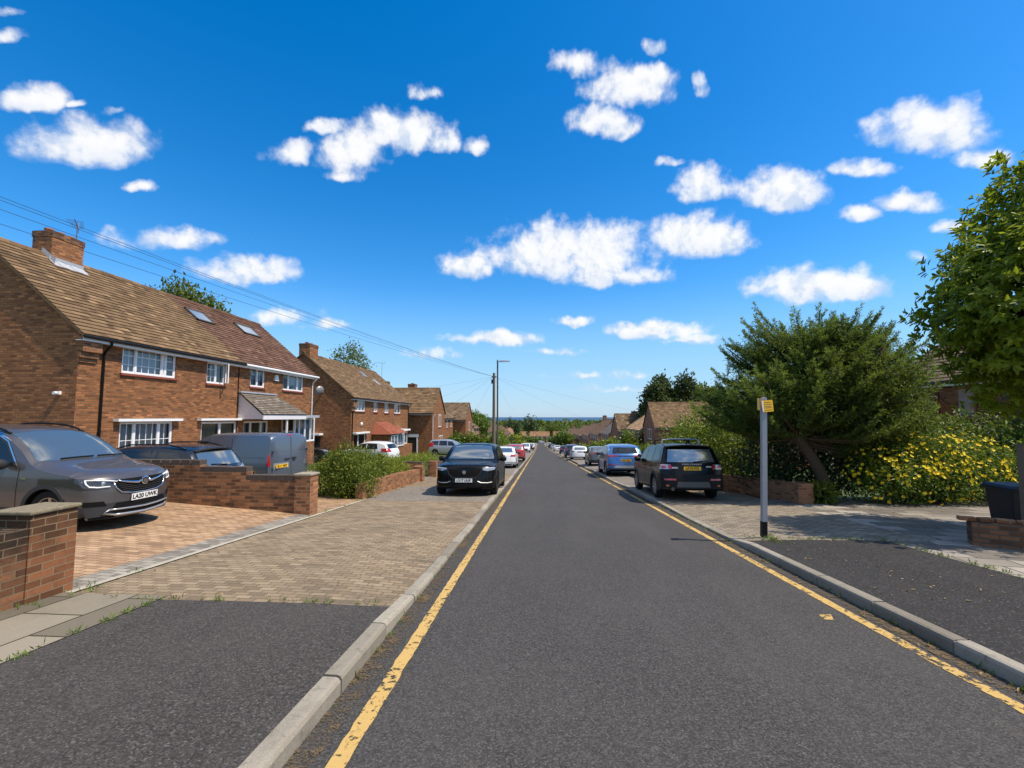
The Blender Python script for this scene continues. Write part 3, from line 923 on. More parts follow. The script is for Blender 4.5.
def window(par, x0, z0, x1, z1, cols=(0.5,), bars=None, curtain=None, sill=True, y=0.0, far=False, rz=None, fr=0.055, label=None, lintel=False, frame_mat='white'):
    """window in a wall whose outer face is y (looking to -y); rz turns it for walls on other sides"""
    base = par
    f = MB()
    a, b = y + 0.035, y + 0.095
    if far:
        a, b = y - 0.012, y + 0.03
        fr = max(fr, .085)
    f.box(x0, a, z0, x0 + fr, b, z1); f.box(x1 - fr, a, z0, x1, b, z1)
    f.box(x0 + fr, a, z0, x1 - fr, b, z0 + fr); f.box(x0 + fr, a, z1 - fr, x1 - fr, b, z1)
    W, H = x1 - x0, z1 - z0
    ed = [x0 + fr] + [x0 + W * c for c in cols] + [x1 - fr]
    for c in cols:
        xc = x0 + W * c
        f.box(xc - fr * .55, a - .004, z0 + fr, xc + fr * .55, b - .004, z1 - fr)
    if not far:
        for i in range(len(ed) - 1):                       # sash borders
            xa, xb = ed[i] + (fr * .55 if i else 0), ed[i + 1] - (fr * .55 if i < len(ed) - 2 else 0)
            s = .03
            f.box(xa, a + .012, z0 + fr, xa + s, b - .008, z1 - fr); f.box(xb - s, a + .012, z0 + fr, xb, b - .008, z1 - fr)
            f.box(xa + s, a + .012, z0 + fr, xb - s, b - .008, z0 + fr + s); f.box(xa + s, a + .012, z1 - fr - s, xb - s, b - .008, z1 - fr)
    if bars:
        for i in range(len(ed) - 1):
            nc, nr = bars[i] if i < len(bars) else (0, 0)
            for k in range(1, nc):
                xx = ed[i] + (ed[i + 1] - ed[i]) * k / nc
                f.box(xx - .011, a + .03, z0 + fr, xx + .011, a + .05, z1 - fr)
            for k in range(1, nr):
                zz = z0 + H * k / nr
                f.box(ed[i], a + .032, zz - .011, ed[i + 1], a + .048, zz + .011)
    o = f.build('window', M[frame_mat], base)
    if label: o['label'] = label
    g = MB()
    g.face([(x0 + .01, b - .02, z0 + .01), (x1 - .01, b - .02, z0 + .01), (x1 - .01, b - .02, z1 - .01), (x0 + .01, b - .02, z1 - .01)])
    g.build('pane', M['far_glass' if far else 'glass'], o)
    if curtain:
        cm, spans = curtain
        for (u0, u1) in spans:
            c = MB()
            n = max(4, int((u1 - u0) * W / 0.035))
            v = []
            for k in range(n + 1):
                xx = x0 + W * (u0 + (u1 - u0) * k / n)
                yy = b + .10 + .025 * math.sin(k * 1.9 + 3 * u0) + .01 * math.sin(k * .7)
                v += [(xx, yy, z0 + .02), (xx, yy, z1 - .02)]
            c.idx(v, [(2 * k, 2 * k + 2, 2 * k + 3, 2 * k + 1) for k in range(n)])
            c.build('curtain', M[cm], o, smooth=True)
    if sill:
        s = MB()
        s.box(x0 - .06, y - .07, z0 - .075, x1 + .06, y + .034, z0 - .002)
        s.build('sill', M['sill_red'], o)
    return o


def chimney(par, x0, y0, x1, y1, z0, z1, mat, pots=3, along='x', aerial=False):
    c = MB()
    c.box(x0, y0, z0, x1, y1, z1 - .22)
    c.box(x0 - .02, y0 - .02, z1 - .22, x1 + .02, y1 + .02, z1, 1)
    o = c.build('chimney', [mat, M['brick_old']], par)
    for k in range(pots):
        t = (k + .5) / pots
        p = MB()
        px, py = (x0 + (x1 - x0) * t, (y0 + y1) / 2) if along == 'x' else ((x0 + x1) / 2, y0 + (y1 - y0) * t)
        p.lathe([(.02, -.03), (.13, -.03), (.14, .02), (.115, .03), (.115, .07), (.135, .08), (.135, .12), (.09, .12), (.085, .0)], 14, c=(px, py, z1 + .02))
        p.build('chimney_pot', M['terracotta'], o, smooth=True, sharp=40)
    return o


def aerial(par, x, y, z, h, span=0.9, dirv=(1, 0)):
    a = MB()
    a.tube([(x, y, z), (x, y, z + h)], .018, 6)
    dx, dy = dirv
    a.tube([(x - dx * span * .25, y - dy * span * .25, z + h - .05), (x + dx * span * .75, y + dy * span * .75, z + h + .0)], .012, 5)
    for k in range(9):
        t = -.22 + k * .11
        l = .16 + .012 * k
        cx, cy = x + dx * span * t, y + dy * span * t
        a.tube([(cx - dy * l, cy + dx * l, z + h - .03), (cx + dy * l, cy - dx * l, z + h - .03)], .006, 4)
    for s in (-1, 1):
        a.tube([(x - dx * span * .24, y - dy * span * .24, z + h - .04), (x - dx * span * .3, y - dy * span * .3, z + h + s * .22)], .008, 4)
    return a.build('aerial', M['aerial'], par)


def house(name, label, cat, loc, rz, W, D, he, rise, ridge='x', front=(), side0=(), side1=(), mats=('brick', 'brick_dark', 'tile_brown'),
          ov=0.25, xs0=0.0, tile=(0.2, 0.25), far=True, split=None, chim=(), group='brick houses along the road', gut='black_plastic', hip=None):
    """local frame: front wall in y=0 looking to -y, x along the street 0..W, y back 0..D.
    front / side0 (x=0) / side1 (x=W): windows (a0,z0,a1,z1,kwargs)"""
    t = thing(name, label, cat, loc, rz, group)
    wb = MB()
    holes_f = [] if far else [q[:4] for q in front]
    wall_plane(wb, xs0, W, -1.2, he, holes_f, y=0.0, m=0)
    wall_plane(wb, xs0, W, -1.2, he, [], y=D, m=1, flip=True)
    wall_plane(wb, 0, D, -1.2, he, [], y=xs0, m=1, axis='x', flip=True)
    wall_plane(wb, 0, D, -1.2, he, [], y=W, m=1, axis='x')
    zr = he + rise
    gv = 0.12
    if ridge == 'x':
        if hip is None or 0 not in hip:
            wb.face([(xs0, D, he), (xs0, 0, he), (xs0, D / 2, zr)], 1)
        if hip is None or 1 not in hip:
            wb.face([(W, 0, he), (W, D, he), (W, D / 2, zr)], 1)
    else:
        wb.face([(0, 0, he), (W, 0, he), (W / 2, 0, zr)], 0)
        wb.face([(W, D, he), (0, D, he), (W / 2, D, zr)], 1)
    wb.build('wall', [M[mats[0]], M[mats[1]]], t)
    # roof
    half = D / 2 if ridge == 'x' else W / 2
    sl = rise / half
    dz = ov * sl
    g, tw = tile
    rb = MB()
    top = .03
    if ridge == 'x':
        h0 = D / 2 * .9 if hip and 0 in hip else 0.0
        h1 = D / 2 * .9 if hip and 1 in hip else 0.0
        xa, xb = xs0 - gv - (ov if h0 else 0), W + gv + (ov if h1 else 0)
        ze = he - dz + top
        fr_ = [(xa, -ov, ze), (xb, -ov, ze), (xb - (h1 + ov if h1 else 0), D / 2, zr + top), (xa + (h0 + ov if h0 else 0), D / 2, zr + top)]
        bk = [(xb, D + ov, ze), (xa, D + ov, ze), fr_[3], fr_[2]]
        slopes = [fr_, bk]
        if h0: slopes.append([(xa, D + ov, ze), (xa, -ov, ze), fr_[3], fr_[3]])
        if h1: slopes.append([(xb, -ov, ze), (xb, D + ov, ze), fr_[2], fr_[2]])
        rl = [fr_[3], fr_[2]]
    else:
        ya, yb = -gv, D + gv
        ze = he - dz + top
        lf = [(-ov, yb, ze), (-ov, ya, ze), (W / 2, ya, zr + top), (W / 2, yb, zr + top)]
        rt = [(W + ov, ya, ze), (W + ov, yb, ze), (W / 2, yb, zr + top), (W / 2, ya, zr + top)]
        slopes = [lf, rt]
        rl = [(W / 2, ya, zr + top), (W / 2, yb, zr + top)]
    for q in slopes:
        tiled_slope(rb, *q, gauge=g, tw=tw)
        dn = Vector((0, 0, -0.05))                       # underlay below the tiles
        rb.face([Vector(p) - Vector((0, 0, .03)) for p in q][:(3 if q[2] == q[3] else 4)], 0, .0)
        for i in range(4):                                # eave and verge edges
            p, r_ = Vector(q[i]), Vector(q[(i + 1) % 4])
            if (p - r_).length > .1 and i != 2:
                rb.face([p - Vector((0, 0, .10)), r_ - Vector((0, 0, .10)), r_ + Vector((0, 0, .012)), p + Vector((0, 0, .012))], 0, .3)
    # ridge tiles
    a, b = Vector(rl[0]), Vector(rl[1])
    n = max(2, int((b - a).length / .45))
    side = (b - a).normalized().cross(Vector((0, 0, 1)))
    for k in range(n):
        p, q = a.lerp(b, k / n), a.lerp(b, (k + .97) / n)
        r_ = random.random()
        ring = [(-.13, -.07), (-.10, .02), (0, .075), (.10, .02), (.13, -.07)]
        j = random.uniform(-.008, .008)
        v = [p + side * s + Vector((0, 0, h + j)) for s, h in ring] + [q + side * s + Vector((0, 0, h + j)) for s, h in ring]
        rb.idx(v, [(i, i + 1, i + 6, i + 5) for i in range(4)] + [(0, 1, 2, 3, 4), (9, 8, 7, 6, 5)], 0, r_)
    rm = M[mats[2]]
    if split:                                            # the two halves of a pair roofed differently
        xs_, m2 = split
        me_m = []
        for f in rb.f:
            c = sum((Vector(rb.v[i]) for i in f), Vector()) / len(f)
            me_m.append(1 if c.x > xs_ + 0.05 * math.sin(c.z * 40) else 0)
        rb.m = me_m
        ro = rb.build('roof', [rm, M[m2]], t)
    else:
        ro = rb.build('roof', rm, t)
    # fascia, soffit and gutters along the eaves
    sides = ((-ov, -1), (D + ov, 1)) if ridge == 'x' else ((-ov, -1), (W + ov, 1))
    for (e, s) in sides:
        fb, gb = MB(), MB()
        p0, p1 = sorted((e + s * .004, e - s * .016))
        q0, q1 = sorted((e - s * .03, e - s * ov))
        g_ = e + s * .06
        if ridge == 'x':
            fb.box(xs0 - gv, p0, he - dz - .17, W + gv, p1, he - dz - .02)
            if (not far) or e < 0: fb.box(xs0 - gv, q0, he - dz - .16, W + gv, q1, he - dz - .14)
            gb.tube([(xs0 - gv - .02, g_, he - dz - .045), (W + gv + .02, g_, he - dz - .045)], .052, 8)
        else:
            fb.box(p0, -gv, he - dz - .17, p1, D + gv, he - dz - .02)
            gb.tube([(g_, -gv, he - dz - .045), (g_, D + gv, he - dz - .045)], .052, 8)
        fb.build('fascia', M['white'], t)
        gb.build('gutter', M[gut], t)
    for (x0, z0, x1, z1, kw) in front:
        window(t, x0, z0, x1, z1, far=far, **kw)
    for sd, xx, r_ in ((side0, 0.0, -math.pi / 2), (side1, W, math.pi / 2)):
        for (a0, z0, a1, z1, kw) in sd:
            # windows on end walls: build flat, then turn
            o = window(t, -(a1 - a0) / 2, z0, (a1 - a0) / 2, z1, far=True, **kw)
            o.location = (xx, (a0 + a1) / 2, 0)
            o.rotation_euler = (0, 0, r_)
    for c in chim:
        chimney(t, *c[:6], M[c[6]], pots=c[7], along=c[8] if len(c) > 8 else 'x')
    return t


def downpipe(par, x, y, z0, z1, mat, ov=.25):
    d = MB()
    d.tube([(x, -ov - .05, z1), (x, -ov - .03, z1 - .12), (x, -.09, z1 - .33), (x, -.055, z1 - .42), (x, -.055, z0)], .036, 10)
    for z in np.arange(z0 + .5, z1 - .5, 1.6):
        d.tube([(x, -.055, z), (x, -.055, z + .05)], .048, 10)
    return d.build('downpipe', M[mat], par, smooth=True, sharp=40)


# ---- the near pair of semis (front wall at x=-14, floor 0.6 below the camera's road level)
W3 = (.245, .735, .80)
A = house('semi_detached_house', 'nearest brown brick semis, roof half brown half red, with white porch canopy', 'house',
          (-14.0, 13.3, -0.6), R(90), 13.7, 7.3, 5.0, 3.1, 'x', far=False, xs0=-.5, split=(6.7, 'tile_red'),
          front=[(.94, 3.78, 3.2, 4.71, dict(cols=W3, bars=[(2, 3), (4, 3), (0, 0), (1, 3)], curtain=('curtain_blue', [(.02, .70)]))),
                 (4.83, 3.73, 5.96, 4.66, dict(cols=(.5,), bars=[(2, 3), (0, 0)])),
                 (7.71, 3.78, 8.86, 4.73, dict(cols=(.5,), curtain=('curtain_blue', [(.02, .98)]))),
                 (10.52, 3.78, 12.62, 4.71, dict(cols=(.28, .72), curtain=('curtain_blue', [(.02, .98)]))),
                 (1.0, .85, 3.2, 2.14, dict(cols=(.27, .73), bars=[(2, 2), (4, 2), (2, 2)], curtain=('curtain', [(.02, .98)]), sill=True)),
                 (4.66, .25, 6.86, 2.10, dict(cols=(.52,), curtain=('curtain_green', [(.05, .5), (.55, .95)]), sill=False)),
                 (7.35, 0.0, 9.3, 2.10, dict(cols=(.3, .72), curtain=('curtain_blue', [(.74, .98), (.03, .2)]), sill=False)),
                 ],
          mats=('brick', 'brick_dark', 'tile_brown'), tile=(.215, .28), chim=[(1.32, 3.3, 2.44, 4.05, 7.2, 8.95, 'brick_dark', 3, 'x')], gut='black_plastic')
# corbelled eave stones at the gable corner, lintels, flashing, canopy, bay and fittings
mb = MB()
mb.box(-.56, -.20, 4.30, .05, -.002, 4.78); mb.box(-.555, -.12, 4.12, .03, -.002, 4.298); mb.box(-.55, -.05, 3.98, .01, -.002, 4.118)
mb.build('corbel', M['brick_pier'], A)
for (a, b) in ((.75, 3.45), (4.4, 6.98)):
    mb = MB(); mb.box(a, -.2, 2.15, b, .02, 2.24)
    mb.build('lintel', M['white'], A)
mb = MB()
slope = 3.1 / 3.65
zf = lambda y: 5.0 + y * slope
for k in range(5):                                        # lead apron dressed over the tiles below the stack
    x0 = 1.26 + k * .24
    j = .012 * (k % 2)
    mb.idx([(x0, 3.02, zf(3.02) + .085 + j), (x0 + .25, 3.02, zf(3.02) + .085 + j), (x0 + .25, 3.29, zf(3.29) + .085 + j), (x0, 3.29, zf(3.29) + .085 + j),
            (x0, 3.285, zf(3.29) + .22), (x0 + .25, 3.285, zf(3.29) + .22)], [(0, 1, 2, 3), (3, 2, 5, 4)])
mb.idx([(1.30, 3.1, zf(3.1) + .09), (1.31, 3.1, zf(3.1) + .3), (1.31, 3.65, zf(3.6) + .3), (1.30, 3.65, zf(3.6) + .05)], [(0, 1, 2, 3)])
mb.build('flashing', M['lead'], A)
aerial(A, 2.5, 3.7, 8.6, 1.05, 1.0, (-.75, -.65))
downpipe(A, .26, 0, -.3, 4.72, 'black_plastic')
downpipe(A, 13.62, 0, -.55, 4.72, 'white')
mb = MB(); mb.tube([(6.82, -.03, .2), (6.82, -.03, 4.75)], .02, 6)
mb.build('cable', M['black_plastic'], A)
mb = MB(); mb.tube([(6.9, -.315, 4.742), (13.86, -.315, 4.742)], .058, 8); mb.build('gutter', M['white'], A)
mb = MB()                                                  # alarm box
mb.idx([(9.62, -.09, 4.22), (9.98, -.09, 4.22), (9.9, -.09, 4.52), (9.7, -.09, 4.52), (9.62, 0, 4.22), (9.98, 0, 4.22), (9.9, 0, 4.52), (9.7, 0, 4.52)],
       [(0, 1, 2, 3), (1, 5, 6, 2), (4, 0, 3, 7), (3, 2, 6, 7), (0, 4, 5, 1)])
mb.build('alarm_box', M['white'], A)
# the open casement of the narrow upstairs window
cw = MB()
for (u0, z0, u1, z1) in ((0, 0, .05, .86), (.47, 0, .52, .86), (.05, 0, .47, .05), (.05, .81, .47, .86)):
    cw.box(u0, -.02, z0, u1, .02, z1)
ow = cw.build('casement', M['white'], A)
ow.location = (5.93, -.03, 3.77); ow.rotation_euler = (0, 0, R(-133))
# roof windows
for (xa, xb) in ((6.8, 7.95), (10.25, 11.7)):
    y0, y1 = 2.15, 2.85
    sk = MB()
    P = lambda x, y, h=0.0: Vector((x, y - h * slope * .76, zf(y) + .03 + h * .76))
    for q in (((xa, y0), (xa + .08, y1)), ((xb - .08, y0), (xb, y1)), ((xa, y0), (xb, y0 + .06)), ((xa, y1 - .06), (xb, y1))):
        (a, b), (c, d) = q
        sk.idx([P(a, b, .0), P(c, b, .0), P(c, d, .0), P(a, d, .0), P(a, b, .1), P(c, b, .1), P(c, d, .1), P(a, d, .1)],
               [(4, 5, 6, 7), (0, 1, 5, 4), (1, 2, 6, 5), (2, 3, 7, 6), (3, 0, 4, 7)])
    so = sk.build('roof_window', M['steel_dark'], A)
    gl = MB(); gl.face([P(xa + .08, y0 + .06, .08), P(xb - .08, y0 + .06, .08), P(xb - .08, y1 - .06, .08), P(xa + .08, y1 - .06, .08)])
    gl.build('pane', M['roof_glass'], so)
# porch canopy: tiled lean-to with clad cheeks
ca = MB()
X0, X1, Zt, Zb, Yf = 6.92, 9.6, 3.46, 2.40, -1.22
ca.face([(X0, 0, 2.20), (X0, 0, Zt - .05), (X0, Yf + .02, Zb - .02), (X0, Yf + .02, 2.20)])
for k in range(1, 7):
    z = 2.2 + k * .17
    yy = Yf * max(0, (Zt - .1 - z)) / (Zt - .1 - Zb)
    ca.box(X0 - .012, max(Yf, yy), z - .008, X0 - .001, -.002, z + .008)
ca.face([(X0, Yf, 2.2), (11.2, Yf, 2.2), (11.2, -.01, 2.2), (X0, -.01, 2.2)][::-1])
ca.box(X0 - .03, Yf - .03, 2.18, 10.75, Yf + .02, 2.40)
cao = ca.build('porch_canopy', M['white_clad'], A)
ct = MB()
tiled_slope(ct, (X0 - .08, Yf - .06, Zb + .02), (10.85, Yf - .06, Zb + .02), (X1, -.01, Zt + .02), (X0 - .08, -.01, Zt + .02), gauge=.15, tw=.2)
ct.face([(10.85, Yf - .06, Zb + .0), (10.85, -.01, Zb), (X1, -.01, Zt)], 0, .3)
ct.build('canopy_tiles', M['tile_grey'], cao)
ct = MB(); ct.box(X0 - .1, -.16, Zt - .02, X1 + .12, -.005, Zt + .05); ct.box(10.7, Yf + .1, 2.26, 12.5, -.01, 2.40); ct.build('flashing', M['lead'], cao)
ct = MB(); ct.box(8.98, Yf + .03, -.6, 9.05, Yf + .1, 2.2); ct.build('post', M['white'], cao)
ct = MB(); ct.box(7.95, .2, 0.0, 8.78, .24, 2.03); dr = ct.build('door', M['door_brown'], A)
ct = MB(); ct.box(8.3, .17, 1.0, 8.34, .198, 1.14); ct.build('handle', M['chrome'], dr)
# right-hand bay
bb = MB(); bb.box(10.55, -.75, -.8, 12.7, -.01, .9); bb.build('bay_wall', M['brick'], A)
bw_ = window(A, 10.55, .9, 12.7, 2.24, cols=(.22, .5, .78), y=-.78, curtain=('curtain_blue', [(.25, .97)]), sill=False)
bs = MB()
for z0, z1 in ((.9, .96), (2.18, 2.24), (1.5, 1.55)):
    bs.box(10.5, -.68, z0, 10.55, -.01, z1)
for y0 in (-.72, -.38, -.06):
    bs.box(10.5, y0, .9, 10.55, y0 + .06, 2.24)
bs.build('window', M['white'], A)
# sensor lamp on the gable
sl_ = MB(); sl_.box(-.58, .46, 2.98, -.502, .58, 3.08); sl_.lathe([(.0, .0), (.05, .0), (.045, .08), (.0, .11)], 10, axis='x', c=(-.68, .52, 3.02)); sl_.build('security_lamp', M['white'], A)


# ---- second pair: red porch, white lamp
B = house('semi_detached_house', 'second brown brick semi with red tiled porch roof and round white wall lamp', 'house', (-14.0, 32.9, -1.85), R(90), 14.9, 7.6, 5.2, 3.2, 'x', far=False,
          front=[(.62, 4.0, 2.65, 4.8, dict(cols=(.36, .66), curtain=('curtain', [(.03, .95)]))),
                 (4.5, 3.98, 5.5, 4.82, dict(cols=(.5,))),
                 (7.25, 3.92, 8.35, 4.82, dict(cols=(.5,), curtain=('curtain', [(.03, .95)]))),
                 (10.05, 3.9, 12.0, 4.82, dict(cols=(.5,), curtain=('curtain', [(.03, .95)]))),
                 (.6, 1.1, 2.9, 2.25, dict(cols=(.4,)))],
          tile=(.2, .26), chim=[(.03, 3.35, 1.3, 4.2, 7.4, 9.15, 'brick_dark', 2, 'x')])
mb = MB(); mb.box(.35, -.3, 2.26, 3.1, .02, 2.38); mb.build('lintel', M['white'], B)
mb = MB(); mb.box(-.06, -.20, 4.30, .6, -.002, 4.95); mb.box(-.05, -.1, 4.0, .5, -.002, 4.298); mb.build('corbel', M['brick_pier'], B)
mb = MB(); mb.lathe([(0, -.12), (.1, -.11), (.14, -.04), (.14, 0)], 14, axis='y', c=(1.95, 0, 3.0)); mb.build('wall_lamp', M['white'], B, smooth=True)
pb = MB(); pb.box(4.3, -1.5, -.6, 6.3, -.01, 2.1); pb.box(6.3, -1.2, -.6, 12.2, -.01, .9)
po = pb.build('porch', M['brick'], B)
pt = MB()
tiled_slope(pt, (4.1, -1.75, 2.1), (8.6, -1.75, 2.1), (7.9, -.02, 3.1), (4.9, -.02, 3.1), gauge=.2, tw=.25)
pt.face([(4.1, -.02, 2.1), (4.1, -1.75, 2.1), (4.9, -.02, 3.1)], 0, .2); pt.face([(8.6, -1.75, 2.1), (8.6, -.02, 2.1), (7.9, -.02, 3.1)], 0, .2)
pt.build('porch_roof', M['tile_terracotta'], po)
window(B, 4.45, .0, 6.2, 2.0, cols=(.5,), bars=[(1, 2), (1, 2)], y=-1.6, sill=False, far=True)
window(B, 6.3, .9, 9.2, 2.08, cols=(.2, .4, .6, .8), y=-1.25, sill=False, far=True)
window(B, 10.3, .9, 12.2, 2.2, cols=(.5,), y=-.65, sill=False, far=True)
mb = MB(); mb.box(10.1, -.95, 2.2, 12.4, -.01, 2.36); mb.build('bay_roof', M['white'], B)
for q in (10.3, 12.14):
    mb = MB(); mb.box(q, -.64, .9, q + .06, -.01, 2.2); mb.build('bay_side', M['white'], B)
downpipe(B, .15, 0, -.3, 4.85, 'black_plastic'); downpipe(B, 14.6, 0, -.3, 4.85, 'black_plastic')
gd = MB(); gd.box(-.05, 2.3, .0, -.002, 3.2, 2.05); gdo = gd.build('door', M['dark_room'], B)
gd = MB(); gd.box(-.6, 2.1, 2.2, -.002, 3.4, 2.34); gd.build('door_hood', M['white'], gdo)
dd = MB(); dd.lathe([(0, -.06), (.18, -.05), (.36, 0.02), (.36, .03), (.18, -.03)], 18, axis='y', c=(0, 0, 0)); dsh = dd.build('satellite_dish', M['steel'], B, smooth=True)
dsh.location = (-.35, 2.3, 5.5); dsh.rotation_euler = (R(18), 0, R(-25))
dd = MB(); dd.tube([(0.34, -.05, -.1), (.2, 0.0, -.05), (0, 0, 0)], .02, 6); dd.build('bracket', M['steel'], dsh)
s2 = 3.2 / 3.8
for (xa, xb, yy) in ((8.9, 9.8, 2.55), (10.4, 11.3, 1.75)):
    sk = MB(); z0 = 5.2 + yy * s2 + .06
    sk.face([(xa, yy, z0), (xb, yy, z0), (xb, yy + .65, z0 + .65 * s2), (xa, yy + .65, z0 + .65 * s2)])
    sk.build('roof_window', M['roof_glass'], B)

# ---- houses further down on the left
WH = dict(cols=(.5,))
C = house('gabled_house', 'brown brick house turning its gable to the road, white doorway in its side', 'house', (-12.0, 50.2, -2.75), R(90), 6.7, 9.0, 5.05, 2.85, 'y',
          front=[(3.1, 3.25, 4.6, 4.75, WH), (3.4, .9, 5.6, 2.2, WH)], tile=(.3, .4), chim=[(2.95, 6.2, 3.75, 7.2, 7.2, 8.75, 'brick_dark', 1)])
dm = MB(); dm.box(-.08, 1.6, -.3, -.002, 1.75, 2.35); dm.box(-.08, 4.0, -.3, -.002, 4.15, 2.35); dm.box(-.09, 1.5, 2.2, -.002, 4.25, 2.55)
dmo = dm.build('door_frame', M['white'], C)
dm = MB(); dm.box(-.05, 1.75, -.3, -.002, 4.0, 2.2); dm.build('door', M['dark_room'], dmo)
aerial(C, 2.8, 6.9, 7.4, 3.6, 1.2, (0, 1))
downpipe(C, .12, 0, -.3, 4.8, 'white')


def down_house(label, X, Y0, Y1, zf_, he, rise, ridge, front, D=7.5, side='L', tile='tile_brown', brick='brick', chim=(), hip=None, name='brick_house', side0=(), tl=(.34, .5), side1=()):
    rz = R(90) if side == 'L' else R(-90)
    loc = (X, Y0, zf_) if side == 'L' else (X, Y1, zf_)
    return house(name, label, 'house', loc, rz, Y1 - Y0, D, he, rise, ridge, front=front, mats=(brick, 'brick_dark' if side == 'L' else brick, tile), tile=tl, chim=chim, hip=hip, side0=side0, side1=side1)


def row(n, W, z0=3.4, z1=4.5, w=1.1):
    kw = dict(cols=(.5,), fr=.26) if w > 1.3 else WH
    if w > 1.3: w *= .6
    return [((k + .5) * W / n - w / 2, z0, (k + .5) * W / n + w / 2, z1, kw) for k in range(n)]


down_house('low eaved brick house with four upstairs windows, just beyond the gable end with white doorway', -14, 60.0, 73.0, -3.3, 5.0, 3.1, 'x', row(4, 13), chim=[(1.5, 3.2, 2.7, 4.2, 7.2, 9.6, 'brick_dark', 2)])
down_house('narrow gabled brick house with a single white upstairs window, second gable along the left', -12, 73.4, 80.6, -3.6, 5.0, 2.7, 'y', [(3.0, 3.0, 4.6, 4.5, WH)], D=9, tile='tile_dark')
down_house('plain brown house between the second gable and the white verge roof', -14, 83, 97, -4.9, 5.0, 3.0, 'x', row(4, 14), tile='tile_dark')
down_house('small brick house with pale verge line along its roof', -14.5, 100, 113, -5.7, 5.0, 3.0, 'x', row(4, 13), tile='tile_brown', chim=[(11, 3.2, 12, 4.2, 7.2, 9.0, 'brick_dark', 1)])
down_house('dark roofed house with white window bays behind the telegraph pole', -14, 122, 142, -7.3, 5.0, 3.6, 'x', row(5, 20, w=1.6), tile='tile_rust_left', chim=[(16, 3.2, 17.2, 4.2, 7.4, 9.6, 'brick_dark', 2)], hip=(1,))
down_house('rust roofed house with white bays, right of the telegraph pole', -14, 147, 168, -8.6, 5.0, 3.4, 'x', row(5, 21, w=1.6), tile='tile_rust_left', chim=[(3, 3.2, 4.2, 4.2, 7.4, 9.4, 'brick_red', 2)])
down_house('long red roofed house low on the left near the dark cypress', -13, 176, 205, -10.2, 5.0, 3.2, 'x', row(6, 29, w=1.6), tile='tile_rust_left', hip=(0, 1))
down_house('last low red roofed house on the left before the junction', -13, 222, 262, -12.6, 5.0, 3.2, 'x', row(7, 40, w=1.8), tile='tile_rust', chim=[(10, 3.2, 11.2, 4.2, 7.4, 9.6, 'brick_red', 2)])

# ---- right side
R1 = down_house('large brown roofed house beyond the black off roader, gable with white window facing the road', 15.0, 59.6, 65.9, -4.45, 5.0, 3.1, 'y', [(2.4, 3.15, 4.5, 4.55, WH)], side='R', D=13, brick='brick_red', tile='tile_brown', tl=(.25, .3), name='gabled_house')
aerial(R1, 3.2, 6.0, 8.0, 3.0, 1.0, (1, 0))
down_house('brown pyramid roofed house half hidden behind the laurel bush', 21.5, 50.0, 58.0, -4.2, 5.4, 2.6, 'x', row(3, 8), side='R', D=8, brick='brick_red', tile='tile_dark', hip=(0, 1))
down_house('house with sunlit orange tiled roof behind the bright green bushes', 15.5, 70.0, 81.0, -5.15, 5.0, 3.0, 'x', row(3, 11), side='R', D=8, brick='brick_red', tile='tile_orange')
down_house('house with two dark roof gables beside the orange tiled roof', 14.5, 83.0, 92.0, -6.4, 5.0, 3.7, 'y', [(3.6, 3.2, 5.4, 4.5, WH)], side='R', D=12, brick='brick_red', tile='tile_dark', chim=[(4.0, 3.2, 5.0, 4.2, 8.0, 9.2, 'brick_red', 1)])
down_house('grey roofed low house right before the gabled one on the right', 14.5, 95.0, 108.0, -6.8, 5.0, 3.0, 'x', row(4, 13), side='R', brick='brick_red', tile='tile_grey')
down_house('rust roofed semi with white bay windows, middle of the right row', 14.5, 112.0, 131.0, -7.5, 5.0, 3.6, 'x', row(5, 19, w=1.7), side='R', brick='brick_red', tile='tile_rust', hip=(0,), chim=[(4, 3.2, 5, 4.2, 7.8, 9.6, 'brick_red', 1)])
down_house('brown roofed semi next down the hill on the right', 14.5, 135.0, 156.0, -8.7, 5.0, 3.4, 'x', row(5, 21, w=1.7), side='R', brick='brick_red', tile='tile_rust')
down_house('small orange roofed house further down on the right', 14.5, 162.0, 186.0, -9.8, 5.0, 3.2, 'x', row(6, 24, w=1.7), side='R', brick='brick_red', tile='tile_rust', hip=(1,))
down_house('low house near the bottom of the hill on the right', 14.0, 200.0, 240.0, -11.8, 5.0, 3.2, 'x', row(7, 40, w=1.8), side='R', brick='brick_red', tile='tile_rust', chim=[(8, 3.2, 9.4, 4.2, 7.4, 9.4, 'brick_red', 2)])
# the near house behind the flowering shrub
N = house('brick_house', 'rustic brick house with brown framed window above the yellow flowers', 'house', (16.0, 21.5, -1.75), R(-90), 10.0, 8.0, 5.0, 3.0, 'x', far=False,
          front=[(2.3, 3.45, 4.9, 4.6, dict(cols=(.62,), frame_mat='sill_red', curtain=('curtain', [(.30, .56)])))],
          mats=('brick_old', 'brick_old', 'tile_dark'), tile=(.25, .3))
# houses facing up the road from beyond the junction
for i, (x, wd, lab) in enumerate(((-27, 17, 'far house with pale pink roof across the junction'), (-7, 15, 'far house with white gables directly across the end of the road'), (11, 16, 'far brown house across the junction, right of the road end'))):
    h = house('brick_house', lab, 'house', (x, 346 + i, road_z(340) - .6), 0, wd, 8, 5.0, 3.4, 'x', front=row(4, wd, .8, 2.2, 1.8) + row(4, wd, 3.2, 4.5, 1.8), mats=('brick_red', 'brick_red', 'tile_rust'), tile=(.6, .8))


